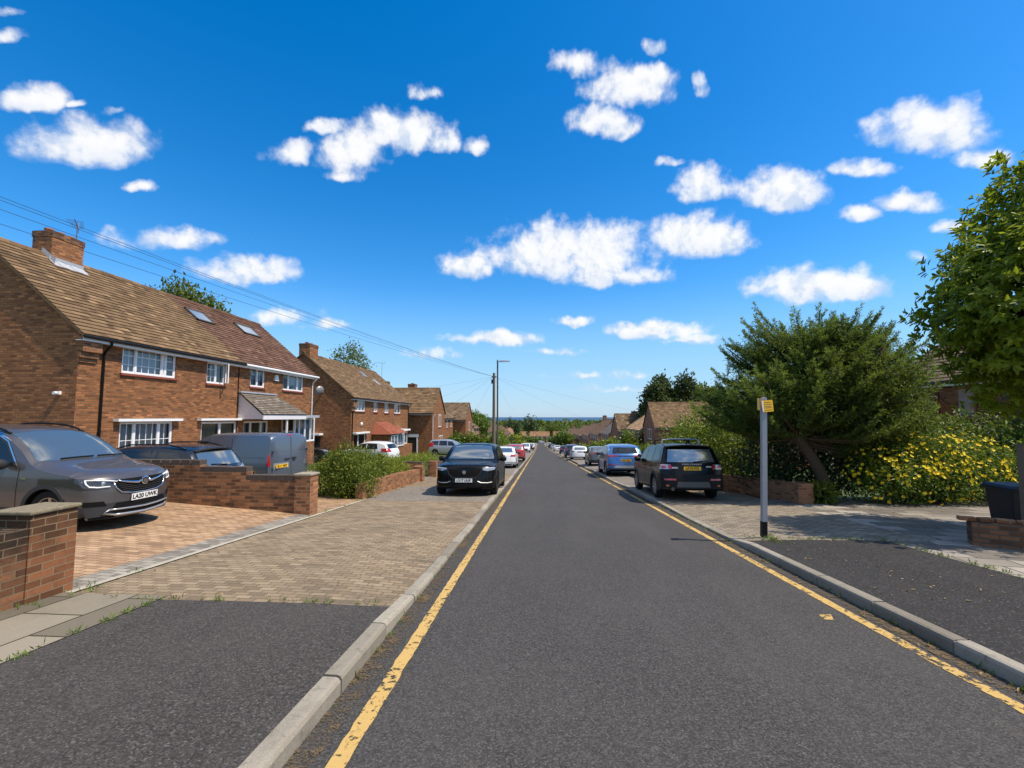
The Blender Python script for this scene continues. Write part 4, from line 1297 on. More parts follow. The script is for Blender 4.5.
# ------------------------------------------------------------------ garden walls
def wall_run(name, label, pts, mat, hf=None, cop=None, th=.22, group=None, base=.3, cop_h=.07, cop_o=.0):
    """pts: (x, y, z_top) along the wall, courses level between stations; z bottom goes below ground"""
    t = thing(name, label, 'wall', (0, 0, 0), 0, group)
    wb, cb = MB(), MB()
    for i in range(len(pts) - 1):
        (x0, y0, z0), (x1, y1, z1) = pts[i], pts[i + 1]
        d = Vector((x1 - x0, y1 - y0, 0)).normalized()
        s = Vector((-d.y, d.x, 0)) * th / 2
        a, b = Vector((x0, y0, 0)), Vector((x1, y1, 0))
        ga, gb_ = gz(x0, y0) - base, gz(x1, y1) - base
        ch = cop_h if cop else 0
        v = [a - s + Vector((0, 0, ga)), a + s + Vector((0, 0, ga)), b + s + Vector((0, 0, gb_)), b - s + Vector((0, 0, gb_)),
             a - s + Vector((0, 0, z0 - ch)), a + s + Vector((0, 0, z0 - ch)), b + s + Vector((0, 0, z1 - ch)), b - s + Vector((0, 0, z1 - ch))]
        wb.idx(v, [(0, 1, 5, 4)[::-1], (1, 2, 6, 5)[::-1], (2, 3, 7, 6)[::-1], (3, 0, 4, 7)[::-1], (4, 5, 6, 7)[::-1]])
        if cop:
            L = (b - a).length
            n = max(1, int(L / .23))
            s2 = s.normalized() * (th / 2 + cop_o)
            for k in range(n):
                p, q = a.lerp(b, k / n + .004), a.lerp(b, (k + 1) / n - .004)
                zk0, zk1 = z0 + (z1 - z0) * k / n, z0 + (z1 - z0) * (k + 1) / n
                j, rr_ = random.uniform(-.003, .004), random.uniform(.25, .85)
                vv = [p - s2, p + s2, q + s2, q - s2]
                lo = [x + Vector((0, 0, (zk0 if m < 2 else zk1) - ch + .001)) for m, x in enumerate(vv)]
                hi = [x + Vector((0, 0, (zk0 if m < 2 else zk1) + j)) for m, x in enumerate(vv)]
                cb.idx(lo + hi, [(4, 5, 6, 7), (0, 1, 5, 4), (1, 2, 6, 5), (2, 3, 7, 6), (3, 0, 4, 7)], 0, rr_)
    wb.build('brickwork', mat, t)
    if cop: cb.build('coping', cop, t)
    return t


def pier(par, x, y, w_, d_, zt, mat, cap=None, cap_o=.04, cap_h=.05, base=.3):
    p = MB()
    p.box(x - w_ / 2, y - d_ / 2, gz(x, y) - base, x + w_ / 2, y + d_ / 2, zt - (cap_h if cap else 0))
    o = p.build('pier', mat, par)
    if cap:
        c = MB()
        a, b = w_ / 2 + cap_o, d_ / 2 + cap_o
        z0, z1 = zt - cap_h + .001, zt
        v = [(x - a, y - b, z0), (x + a, y - b, z0), (x + a, y + b, z0), (x - a, y + b, z0), (x - a, y - b, z1), (x + a, y - b, z1), (x + a, y + b, z1), (x - a, y + b, z1)]
        c.idx(v, [(0, 3, 2, 1), (4, 5, 6, 7), (0, 1, 5, 4), (1, 2, 6, 5), (2, 3, 7, 6), (3, 0, 4, 7)])
        co = c.build('cap', cap, o)
        bv = co.modifiers.new('b', 'BEVEL'); bv.width = .012; bv.segments = 2
    return o


def zpix(py, y):
    """height at distance y that stands at photo row py (survey helper for tops of walls)"""
    return EYE + (417 - py) / FOC * y


# near left wall with its stone-capped pier
t = wall_run('garden_wall', 'old sooty brick garden wall ending in a stone capped pier, nearest on the left', [(-5.16, -4, .62), (-5.16, 1.0, .60), (-5.16, 4.26, .60)], M['brick_near'], th=.23)
pier(t, -5.23, 4.48, .40, .46, .765, M['brick_near_pier'], M['coping_old'], cap_o=.025, cap_h=.04)
# dividing wall between the two drives, stepping up away from the road
t = wall_run('garden_wall', 'stepped brick dividing wall with dark coping, between grey crossover car and black estate', [(-5.46, 10.05, .385), (-6.62, 10.05, .385)], M['brick_wall'], cop=M['coping_brick'], cop_h=.11, th=.23)
for (xa, xb, zt) in ((-6.62, -7.72, .565), (-7.72, -13.2, .715)):
    u = wall_run('tmp', 'x', [(xa, 10.05, zt), (xb, 10.05, zt)], M['brick_wall'], cop=M['coping_brick'], cop_h=.11, th=.23)
    for ch in list(u.children):
        ch.parent = t
        ch.name = 'coping' if ch.name.startswith('coping') else 'brickwork'
    bpy.data.objects.remove(u)
pier(t, -5.27, 10.05, .36, .36, .435, M['brick_pier'], M['coping'], cap_o=.025, cap_h=.05)
# second garden: low wall along the footway behind the shrub, with piers
t = wall_run('garden_wall', 'low broken brick garden wall below the green shrub by the left footway', [(-5.2, 12.9, -.22), (-5.2, 15.2, -.30), (-5.2, 17.2, -.40), (-5.2, 19.2, -.52)], M['brick_pier'], th=.22)
pier(t, -5.2, 19.4, .42, .42, -.42, M['brick_pier'])
t = wall_run('garden_wall', 'brick garden wall with grey coping behind the black car, third on the left', [(-5.2, 22.2, -.55), (-5.2, 26, -.62), (-5.2, 30.6, -.85)], M['brick_wall'], cop=M['coping_brick'])
pier(t, -5.2, 22.0, .4, .4, -.45, M['brick_pier'])
t = wall_run('garden_wall', 'raised bed brick wall crossing the garden in front of the white hatchback', [(-5.5, 21.2, -.42), (-9.5, 21.2, -.30)], M['brick_pier'], cop=M['coping_brick'])
t = wall_run('garden_wall', 'low brick wall in front of the silver people carrier', [(-5.2, 33, -1.1), (-5.2, 44.5, -1.85)], M['brick_wall'], cop=M['coping_brick'])
# right: low wall in front of the dark shrubs, and the tumbled one by the bin
t = wall_run('garden_wall', 'low red brick wall in front of the pine, behind the signpost', [(7.32, 13.25, -.16), (7.0, 14.6, -.2), (6.55, 16.6, -.33), (6.6, 19, -.5)], M['brick_pier'], th=.24)
pier(t, 7.28, 13.12, .40, .36, -.12, M['brick_pier'])
t = wall_run('garden_wall', 'tumbled low brick wall beside the dark wheelie bin', [(7.02, 7.95, .0), (7.6, 7.62, .02), (9.8, 7.0, .06)], M['brick_old'], th=.3)
lb = MB()
for k in range(14):
    x = 7.0 + k * .19 + random.uniform(-.02, .02)
    yy = float(np.interp(x, [7.02, 7.6, 9.8], [7.95, 7.62, 7.0])) + random.uniform(-.02, .02)
    z = .012 + .02 * (k / 13) + random.uniform(-.002, .01)
    a = R(random.uniform(-35, 25))
    d = Vector((math.cos(a), math.sin(a), 0)) * .105
    s = Vector((-d.y, d.x, 0)).normalized() * .055
    c = Vector((x, yy, z))
    lb.idx([c - d - s, c + d - s, c + d + s, c - d + s, c - d - s + Vector((0, 0, .06)), c + d - s + Vector((0, 0, .06)), c + d + s + Vector((0, 0, .06)), c - d + s + Vector((0, 0, .06))],
           [(4, 5, 6, 7), (0, 1, 5, 4), (1, 2, 6, 5), (2, 3, 7, 6), (3, 0, 4, 7)])
lb.build('coping', M['brick_pier'], t)


# ------------------------------------------------------------------ street furniture
def text_mesh(name, s, size, mat, parent=None, extrude=.0015, bold=.0, align='CENTER', sx=1.0):
    cu = bpy.data.curves.new('t', 'FONT')
    cu.body = s
    cu.size = size
    cu.extrude = extrude
    cu.offset = bold
    cu.align_x = align
    cu.align_y = 'CENTER'
    o = bpy.data.objects.new('t', cu)
    COL.objects.link(o)
    bpy.context.view_layer.update()
    dg = bpy.context.evaluated_depsgraph_get()
    me = bpy.data.meshes.new_from_object(o.evaluated_get(dg))
    bpy.data.objects.remove(o)
    me.name = name
    me.materials.clear()
    me.materials.append(mat)
    if sx != 1.0:
        me.transform(Matrix.Diagonal((sx, 1, 1, 1)))
    return link(bpy.data.objects.new(name, me), parent)


z0 = road_z(8.3) + .12
sp = thing('signpost', 'leaning grey post carrying two small yellow parking plates, at the kerb', 'signpost', (3.92, 8.3, z0))
mb = MB()
lean = .09 / 2.4
mb.bar((0, 0, -.1), (lean * 2.42, 0, 2.42), .082, .082, up=(0, 1, 0))
mb.build('post', M['steel'], sp)
mb = MB(); mb.bar((-.002, 0, .0), (lean * .26, 0, .26), .087, .087, up=(0, 1, 0)); mb.build('post_foot', M['black_plastic'], sp)
mb = MB(); mb.bar((.084, 0, 2.3), (.092, 0, 2.44), .06, .06, up=(0, 1, 0)); mb.build('cap', M['lead'], sp)
for nm, c, wv, hh, yw, lines in (('sign_plate', (.125, -.06, 2.28), .205, .205, 8, 5), ('sign_plate', (-.015, -.03, 2.315), .20, .21, 76, 0)):
    pl = MB(); pl.box(-wv / 2, -.002, -hh / 2, wv / 2, .002, hh / 2)
    po_ = pl.build(nm, M['sign_yellow'], sp)
    po_.location = c; po_.rotation_euler = (0, R(-5), R(yw))
    if lines:
        tl_ = MB()
        for k, (z, u) in enumerate(((.065, .6), (.03, .75), (-.005, .7), (-.03, .72), (-.072, .85))):
            tl_.box(-wv * u / 2, -.0035, z - .004, wv * u / 2, -.0022, z + .004)
        tl_.build('lettering', M['wood_pole'], po_)
        bk = MB(); bk.box(-.10, -.0036, -.095, -.075, -.0022, .095); bk.build('symbol_panel', M['white'], po_)
mb = MB(); mb.box(.02, -.055, 2.2, .15, -.045, 2.22); mb.box(.02, -.055, 2.34, .15, -.045, 2.36); mb.build('clip', M['steel_dark'], sp)

# lamp post and telegraph pole
zl = road_z(36) + .12
lp = thing('street_lamp', 'tall slim grey street lamp with a short arm over the road', 'street lamp', (-3.32, 36, zl))
mb = MB(); mb.tube([(0, 0, 0), (0, 0, 1.3)], .085, 12); mb.tube([(0, 0, 1.3), (0, 0, 1.36)], [.10, .075], 12); mb.tube([(0, 0, 1.36), (0, 0, 8.25)], [.075, .06], 12); mb.build('column', M['steel_dark'], lp, smooth=True, sharp=40)
mb = MB(); mb.tube([(-.1, 0, 8.22), (.35, 0, 8.25)], .035, 8); mb.build('arm', M['steel_dark'], lp)
mb = MB(); mb.idx([(.2, -.12, 8.2), (1.0, -.09, 8.24), (1.0, .09, 8.24), (.2, .12, 8.2), (.2, -.1, 8.33), (.98, -.06, 8.31), (.98, .06, 8.31), (.2, .1, 8.33)], [(0, 3, 2, 1), (4, 5, 6, 7), (0, 1, 5, 4), (1, 2, 6, 5), (2, 3, 7, 6), (3, 0, 4, 7)])
lh = mb.build('lamp_head', M['steel'], lp)
mb = MB(); mb.face([(.35, -.08, 8.2), (.95, -.07, 8.225), (.95, .07, 8.225), (.35, .08, 8.2)][::-1]); mb.build('lens', M['clear_lamp'], lh)
mb = MB(); mb.lathe([(0, .0), (.05, 0), (.05, .1), (0, .12)], 10, c=(0, 0, 8.28)); mb.build('photocell', M['black_plastic'], lp)

zp = road_z(38.5) + .12
PX, PY = -3.86, 38.5
tp = thing('telegraph_pole', 'weathered wooden telegraph pole with wires fanning from its top', 'telegraph pole', (PX, PY, zp))
PT = 7.7
mb = MB(); mb.tube([(0, 0, -.3), (.0, 0, PT)], [.16, .105], 14); mb.tube([(0, 0, PT), (0, 0, PT + .05)], [.115, .02], 12); mb.build('pole', M['wood_pole'], tp, smooth=True, sharp=40)
mb = MB()
for k in range(8):
    a = k * math.pi / 4
    mb.lathe([(0, 0), (.03, .0), (.035, .04), (.02, .06), (.03, .09), (0, .1)], 8, c=(.17 * math.cos(a), .17 * math.sin(a), PT - .35))
mb.tube([(-.2, 0, PT - .36), (.2, 0, PT - .36)], .02, 6); mb.tube([(0, -.2, PT - .36), (0, .2, PT - .36)], .02, 6)
mb.build('insulator_ring', M['steel_dark'], tp)
mb = MB(); mb.box(-.22, -.1, PT - .9, -.12, .1, PT - .55); mb.build('junction_box', M['black_plastic'], tp)
top = (PX, PY, zp + PT - .3)


def cable(a, b, sag, r_=.011, n=22):
    pts = []
    for i in range(n + 1):
        t_ = i / n
        pts.append((a[0] + (b[0] - a[0]) * t_, a[1] + (b[1] - a[1]) * t_, a[2] + (b[2] - a[2]) * t_ - sag * 4 * t_ * (1 - t_)))
    return pts


wires = [((-13.96, -20, 6.9), .6, 'topmost overhead cable running up the hill to the pole'), ((-13.9, -20, 6.77), .6, 'second overhead cable just under the topmost one'),
         ((-13.9, -20, 6.47), .6, 'third overhead cable passing behind the nearest chimney'), ((-13.8, -20, 5.97), .6, 'lowest overhead cable sagging over the near roof'),
         ((4.6 + 13, 60, 1.6), .3, 'overhead cable crossing the road to the right hand houses'), ((14.5, 84, -.6), .5, 'lower cable crossing the road further down on the right'),
         ((-13.7, 47, 2.9), .2, 'drop wire from pole to the second semi'), ((-11.9, 52, 2.2), .15, 'drop wire from pole to the gabled house with white doorway'),
         ((-12, 76, 1.2), .3, 'drop wire from pole to the second gable'), ((-14, 30, 3.2), .25, 'drop wire from pole to the far end of the nearest semis'),
         ((-4.4, 84, 3.2), .8, 'cable running on down the left side of the road')]
for b, sg, lab in wires:
    mb = MB()
    mb.tube(cable(top, b, sg), .0045, 5)
    tag(mb.build('overhead_cable', M['wire']), lab, 'cable', 'overhead cables')

# weathered gate post
gp = thing('gate_post', 'weathered grey timber post standing in front of the wheelie bin', 'post', (8.50, 8.5, gz(8.5, 8.5)))
mb = MB(); mb.bar((-.01, 0, -.2), (.01, 0, 1.60), .13, .12, up=(0, 1, 0)); mb.build('post', M['grey_post'], gp)
mb = MB(); mb.bar((.01, 0, 1.601), (.011, 0, 1.625), .15, .14, up=(0, 1, 0)); mb.build('cap', M['grey_post'], gp)
# wheelie bin
zb = gz(8.85, 9.5)
wb_ = thing('wheelie_bin', 'black wheelie bin with blue black lid behind the wooden post', 'bin', (8.78, 9.0, gz(8.78, 9.0)), R(-8))
wb_.scale = (.9, .9, .84)
mb = MB()
def frustum(mb, x0, y0, x1, y1, z0, X0, Y0, X1, Y1, z1, m=0):
    mb.idx([(x0, y0, z0), (x1, y0, z0), (x1, y1, z0), (x0, y1, z0), (X0, Y0, z1), (X1, Y0, z1), (X1, Y1, z1), (X0, Y1, z1)],
           [(0, 3, 2, 1), (4, 5, 6, 7), (0, 1, 5, 4), (1, 2, 6, 5), (2, 3, 7, 6), (3, 0, 4, 7)], m)
frustum(mb, -.24, -.26, .24, .26, .05, -.29, -.35, .29, .33, .96)
mb.box(-.31, -.37, .93, .31, .36, .985)
bo = mb.build('body', M['bin'], wb_)
bv = bo.modifiers.new('b', 'BEVEL'); bv.width = .012; bv.segments = 2
mb = MB(); frustum(mb, -.32, -.40, .32, .38, .99, -.28, -.34, .28, .36, 1.055); lo = mb.build('lid', M['bin_lid'], wb_); bv = lo.modifiers.new('b', 'BEVEL'); bv.width = .015; bv.segments = 2
mb = MB(); mb.tube([(-.25, .41, .97), (.25, .41, .97)], .018, 8); mb.build('handle', M['bin'], wb_)
for s in (-1, 1):
    mb = MB(); mb.lathe([(.02, -.02), (.1, -.02), (.1, .03), (.02, .03)], 14, axis='x', c=(s * .27, .25, .1)); mb.build('wheel', M['tyre'], wb_)


# ------------------------------------------------------------------ plants
def leaf_mesh(name, C, Dr, Nn, L, Wd, mat, parent=None, shape='leaf', rnd=None, fold=0.25):
    """many leaf-shaped faces: C centres(base), Dr directions, Nn leaf normals, L lengths, Wd widths (numpy)"""
    n = len(C)
    Dr = Dr / np.linalg.norm(Dr, axis=1, keepdims=True)
    Sd = np.cross(Dr, Nn)
    Sd /= np.linalg.norm(Sd, axis=1, keepdims=True) + 1e-9
    Nn = np.cross(Sd, Dr)
    L = L[:, None]; Wd = Wd[:, None]
    if shape == 'leaf':
        k = 6
        base = C
        l1 = C + Dr * L * .35 + Sd * Wd * .5 + Nn * Wd * fold
        r1 = C + Dr * L * .35 - Sd * Wd * .5 + Nn * Wd * fold
        mid = C + Dr * L * .55 - Nn * L * .02
        tip = C + Dr * L - Nn * L * .12
        l2 = C + Dr * L * .72 + Sd * Wd * .36 + Nn * (Wd * fold * .7 - L * .03)
        r2 = C + Dr * L * .72 - Sd * Wd * .36 + Nn * (Wd * fold * .7 - L * .03)
        V = np.stack([base, l1, l2, tip, r2, r1], axis=1).reshape(-1, 3)
        q = np.arange(n)[:, None] * 6
        F = np.concatenate([q + np.array([[0, 3, 2, 1]]), q + np.array([[0, 5, 4, 3]])], axis=0)
        rep = np.tile
        per = 2
        order = np.concatenate([np.arange(n), np.arange(n)])
    else:
        l1 = C + Dr * L * .5 + Sd * Wd * .5
        r1 = C + Dr * L * .5 - Sd * Wd * .5
        tip = C + Dr * L
        V = np.stack([C, r1, tip, l1], axis=1).reshape(-1, 3)
        F = np.arange(n)[:, None] * 4 + np.array([[0, 1, 2, 3]])
        order = np.arange(n)
    me = bpy.data.meshes.new(name)
    me.vertices.add(len(V)); me.vertices.foreach_set('co', V.astype(np.float32).ravel())
    me.loops.add(F.size); me.loops.foreach_set('vertex_index', F.astype(np.int32).ravel())
    me.polygons.add(len(F))
    me.polygons.foreach_set('loop_start', np.arange(0, F.size, 4, dtype=np.int32))
    me.polygons.foreach_set('loop_total', np.full(len(F), 4, dtype=np.int32))
    me.materials.append(mat)
    if rnd is None: rnd = RNG.random(n)
    at = me.attributes.new('rnd', 'FLOAT', 'FACE')
    at.data.foreach_set('value', rnd[order].astype(np.float32))
    me.update(calc_edges=True)
    me.validate()
    return link(bpy.data.objects.new(name, me), parent)


def rand_dirs(n, up=0.0):
    d = RNG.normal(size=(n, 3))
    d[:, 2] += up
    return d / np.linalg.norm(d, axis=1, keepdims=True)


def blob_points(blobs, n, shell=0.55, zmin=None, rough=0.18):
    """points spread through the outer part of ellipsoids (cx,cy,cz,rx,ry,rz), lumpy; returns points and outward directions"""
    vol = np.array([b[3] * b[4] + b[4] * b[5] + b[3] * b[5] for b in blobs])
    cnt = np.maximum(1, (n * vol / vol.sum()).astype(int))
    P, O = [], []
    for b, c in zip(blobs, cnt):
        d = rand_dirs(c)
        ph = RNG.random(6) * 6.28
        lump = 1 + rough * (np.sin(d[:, 0] * 5 + ph[0]) * np.sin(d[:, 1] * 5 + ph[1]) + .6 * np.sin(d[:, 2] * 8 + ph[2]) * np.sin(d[:, 0] * 9 + ph[3]))
        r = shell + (1 - shell) * RNG.random(c) ** 0.6
        p = np.array(b[:3]) + d * np.array(b[3:]) * (r * lump)[:, None]
        o = d / np.array(b[3:]); o /= np.linalg.norm(o, axis=1, keepdims=True)
        P.append(p); O.append(o)
    P, O = np.concatenate(P), np.concatenate(O)
    if zmin is not None:
        k = P[:, 2] > zmin
        P, O = P[k], O[k]
    return P, O


def leaf_cloud(name, blobs, clusters, per, size, mat, parent, spread=.12, shell=.55, up=.3, zmin=None, rough=.18, aspect=.42, shape='leaf'):
    P, O = blob_points(blobs, clusters, shell, zmin, rough)
    n = len(P)
    C = np.repeat(P, per, axis=0) + RNG.normal(size=(n * per, 3)) * spread
    Ou = np.repeat(O, per, axis=0)
    D = Ou * .7 + rand_dirs(n * per) * .9 + np.array([0, 0, up * .5])
    N = Ou * .6 + rand_dirs(n * per) * .55 + np.array([0, 0, .55])
    L = size * (0.65 + .7 * RNG.random(n * per))
    tone = np.repeat(RNG.random(n), per) * .55 + RNG.random(n * per) * .45
    return leaf_mesh(name, C, D, N, L, L * aspect * (.8 + .4 * RNG.random(n * per)), mat, parent, shape, tone)


def branch(mb, a, b, r0, r1, bend=.15, n=6, sides=7):
    a, b = Vector(a), Vector(b)
    j = Vector((random.uniform(-1, 1), random.uniform(-1, 1), random.uniform(-.3, .6))) * (b - a).length * bend
    pts = [a.lerp(b, t) + j * math.sin(math.pi * t) * (1 - .3 * t) for t in [i / n for i in range(n + 1)]]
    mb.tube(pts, [r0 + (r1 - r0) * i / n for i in range(n + 1)], sides, cap=True)
    return pts


def shrub(name, label, cat, blobs, clusters, per, size, mat, spread=.1, stems=True, group=None, zg=None, up=.3, shell=.4, extra=None, aspect=.42, rough=.2, shape='leaf', crown='foliage'):
    cx, cy = blobs[0][0], blobs[0][1]
    zg = gz(cx, cy) if zg is None else zg
    t = thing(name, label, cat, (cx, cy, zg), 0, group)
    bl = [(b[0] - cx, b[1] - cy, b[2] - zg, *b[3:]) for b in blobs]
    leaf_cloud(crown, bl, clusters, per, size, M[mat], t, spread, shell, up, 0.02, rough, aspect, shape)
    if stems:
        mb = MB()
        for b in bl:
            for k in range(4):
                e = Vector(b[:3]) + Vector((random.uniform(-.5, .5) * b[3], random.uniform(-.5, .5) * b[4], random.uniform(-.1, .5) * b[5]))
                branch(mb, (b[0] * .6 + random.uniform(-.1, .1), b[1] * .6, -.05), e, .035 * max(1, b[5]), .01, .12, 4, 5)
        mb.build('stems', M['bark'], t)
    return t


def tree(label, x, y, zg, h, crown_r, mat, cl=700, per=7, size=.35, trunk_r=.22, blobs=None, cat='tree', name='broadleaf_tree', group='trees behind the houses', conical=False, spread=.3):
    t = thing(name, label, cat, (x, y, zg), 0, group)
    mb = MB()
    branch(mb, (0, 0, -.3), (random.uniform(-.3, .3), random.uniform(-.3, .3), h * .62), trunk_r, trunk_r * .35, .04, 6, 9)
    if blobs is None:
        blobs = []
        if conical:
            for k in range(7):
                tt = k / 6
                rr = crown_r * (1 - .72 * tt ** 1.3)
                blobs.append((random.uniform(-.4, .4), random.uniform(-.4, .4), h * (.2 + .68 * tt), rr, rr, h * .15))
        else:
            for k in range(7):
                a = k * 2 * math.pi / 6 + random.uniform(-.4, .4)
                rr = crown_r * random.uniform(.42, .62)
                q = crown_r * .55 if k < 6 else 0
                blobs.append((q * math.cos(a), q * math.sin(a), h * (.55 + random.uniform(-.1, .12)) + (h * .2 if k == 6 else 0), rr, rr, h * random.uniform(.16, .24)))
    for b in blobs:
        branch(mb, (0, 0, h * random.uniform(.25, .45)), (b[0], b[1], b[2]), trunk_r * .45, trunk_r * .1, .1, 5, 6)
    mb.build('trunk', M['bark'], t, smooth=True)
    leaf_cloud('crown', blobs, cl, per, size, M[mat], t, spread, .35, .2, None, .25, .5, 'quad')
    return t


# -- the pine on the right with its leaning trunk
def pine():
    x0, y0 = 8.15, 13.5
    zg = gz(x0, y0)
    t = thing('pine_tree', 'broad dark pine with a leaning trunk and upright shoots, behind the signpost', 'tree', (x0, y0, zg))
    mb = MB()
    tp_ = [(0.05, 0, -.2), (0.02, 0, .25), (-.12, .02, .8), (-.35, .05, 1.3), (-.62, .1, 1.75), (-.8, .2, 2.3)]
    mb.tube(tp_, [.21, .17, .155, .145, .14, .12], 12)
    blobs = [(0, .5, 3.9, 2.3, 1.9, 1.3), (-1.85, .4, 3.05, 1.35, 1.4, .85), (1.8, .5, 3.7, 1.4, 1.5, 1.2), (-1.2, 0, 2.7, 1.7, 1.4, .8), (.9, -.2, 2.6, 1.7, 1.3, .85), (2.15, .1, 2.3, 1.05, 1.0, .75), (2.75, .7, 3.1, .95, .9, .9), (2.7, .2, 1.9, .85, .8, .6), (-1.35, .8, 4.75, .5, .6, .7), (1.1, .5, 5.0, .6, .7, .4), (-.2, .1, 3.4, 1.3, 1.6, .6), (-1.6, -.6, 3.2, .8, .8, .5), (1.3, -.7, 3.3, .9, .8, .55),
             (-2.5, .5, 2.5, .95, 1, .6), (.5, .3, 4.7, 1.4, 1.3, .6), (-1.6, .9, 4.35, .75, .8, .65), (2.0, .8, 4.5, .85, .9, .55), (0, 1.3, 2.5, 2.5, .9, .9)]
    for b in blobs:
        for k in range(3):
            e = Vector(b[:3]) + Vector((random.uniform(-.7, .7) * b[3], random.uniform(-.7, .7) * b[4], random.uniform(-.2, .5) * b[5]))
            branch(mb, (-.7 + random.uniform(-.1, .1), .12, random.uniform(1.7, 2.3)), e, .07, .015, .14, 6, 6)
    mb.build('trunk', M['bark'], t, smooth=True)
    # boughs: curved sprays of twigs, each twig a bottle-brush of needles
    bk = MB()
    Bs, Dr, Ln, Tn = [], [], [], []
    tips, outs = blob_points(blobs, 400, .80, .9, .2)
    for tip, o_ in zip(tips, outs):
        h0 = min(4.4, max(1.8, tip[2] - RNG.uniform(.0, .65)))
        u = (h0 - 1.8) / 2.6
        st_ = np.array([-.75 + .9 * u, .15 + .3 * u, h0])
        st_ = st_ + (tip - st_) * RNG.uniform(.0, .25)
        chord = tip - st_
        L_ = np.linalg.norm(chord)
        if L_ < .5: continue
        sag = np.array([0, 0, -.12 * L_])
        tt = np.linspace(0, 1, 9)
        sp = st_ + chord * tt[:, None] + sag * (4 * tt * (1 - tt))[:, None] + np.array([0, 0, .22]) * (tt ** 3)[:, None]
        bk.tube([tuple(p) for p in sp], [.035 * (1 - .8 * t) + .004 for t in tt], 5)
        tone0 = RNG.uniform(0, .3)
        n_tw = int(9 + 7 * L_)
        for k in range(n_tw):
            f = .28 + .72 * (k + .5) / n_tw
            p = st_ + chord * f + sag * 4 * f * (1 - f) + np.array([0, 0, .22]) * f ** 3
            ax = chord / L_
            lat = np.cross(ax, [0, 0, 1.0]); lat /= np.linalg.norm(lat) + 1e-6
            d = ax * RNG.uniform(.45, .9) + lat * (1 if k % 2 else -1) * RNG.uniform(.3, .9) + np.array([0, 0, RNG.uniform(.05, .75)])
            if k == n_tw - 1: d = ax * .7 + np.array([0, 0, .9])
            d /= np.linalg.norm(d)
            tl = RNG.uniform(.22, .40) * (1.15 - .4 * f)
            m = 44
            q = RNG.random(m)
            rd = rand_dirs(m); rd = rd - d * (rd @ d)[:, None]; rd /= np.linalg.norm(rd, axis=1, keepdims=True)
            Bs.append(p + d * (q * tl)[:, None])
            Dr.append(rd * .8 + d * (.45 + .6 * q)[:, None])
            Ln.append(.065 + .045 * RNG.random(m))
            Tn.append(np.clip(tone0 + .52 * q * f + .2 * RNG.random(m), 0, 1))
    bk.build('boughs', M['bark'], t, smooth=True)
    Bs, Dr, Ln, Tn = np.concatenate(Bs), np.concatenate(Dr), np.concatenate(Ln), np.concatenate(Tn)
    leaf_mesh('crown', Bs, Dr, rand_dirs(len(Bs)), Ln, np.full(len(Bs), .019), M['lf_pine'], t, 'quad', Tn)
    # darker needles filling the inside of the crown
    P, O = blob_points(blobs, 2600, .45, .9, .2)
    P = P * np.array([.93, .93, .98]) + np.array([0, 0, -.02])
    m = 26
    Bq = np.repeat(P, m, 0) + RNG.normal(size=(len(P) * m, 3)) * .09
    leaf_mesh('inner_needles', Bq, rand_dirs(len(Bq)), rand_dirs(len(Bq)), .08 + .05 * RNG.random(len(Bq)), np.full(len(Bq), .022), M['lf_pine'], t, 'quad', .5 * RNG.random(len(Bq)))
    # leaders standing above the crown
    LP = np.array([(-1.55, .9, 4.75), (-1.3, .8, 4.85), (-1.2, .6, 4.75), (-.5, .5, 4.95), (.35, .4, 5.05), (.75, .3, 4.95), (1.25, .6, 4.9), (1.8, .8, 4.8), (-1.9, .6, 3.9), (2.4, .9, 4.7), (-.9, .4, 4.85), (.1, .6, 5.0), (1.5, .2, 4.75), (2.8, .8, 4.5), (-2.4, .5, 3.6), (-.1, .2, 4.9)])
    m = len(LP); K = 90
    tt = RNG.random((m, K)); hh = .35 + .3 * RNG.random(m)
    axl = np.array([0, 0, 1.0]) + RNG.normal(size=(m, 3)) * .12
    base = (LP[:, None, :] + axl[:, None, :] * (tt * hh[:, None])[..., None]).reshape(-1, 3)
    D = rand_dirs(m * K) * .8 + np.array([0, 0, .6])
    leaf_mesh('crown', base, D, rand_dirs(m * K), .07 + .05 * RNG.random(m * K), np.full(m * K, .02), M['lf_pine'], t, 'quad', .3 + .6 * RNG.random(m * K))
    return t


pine()


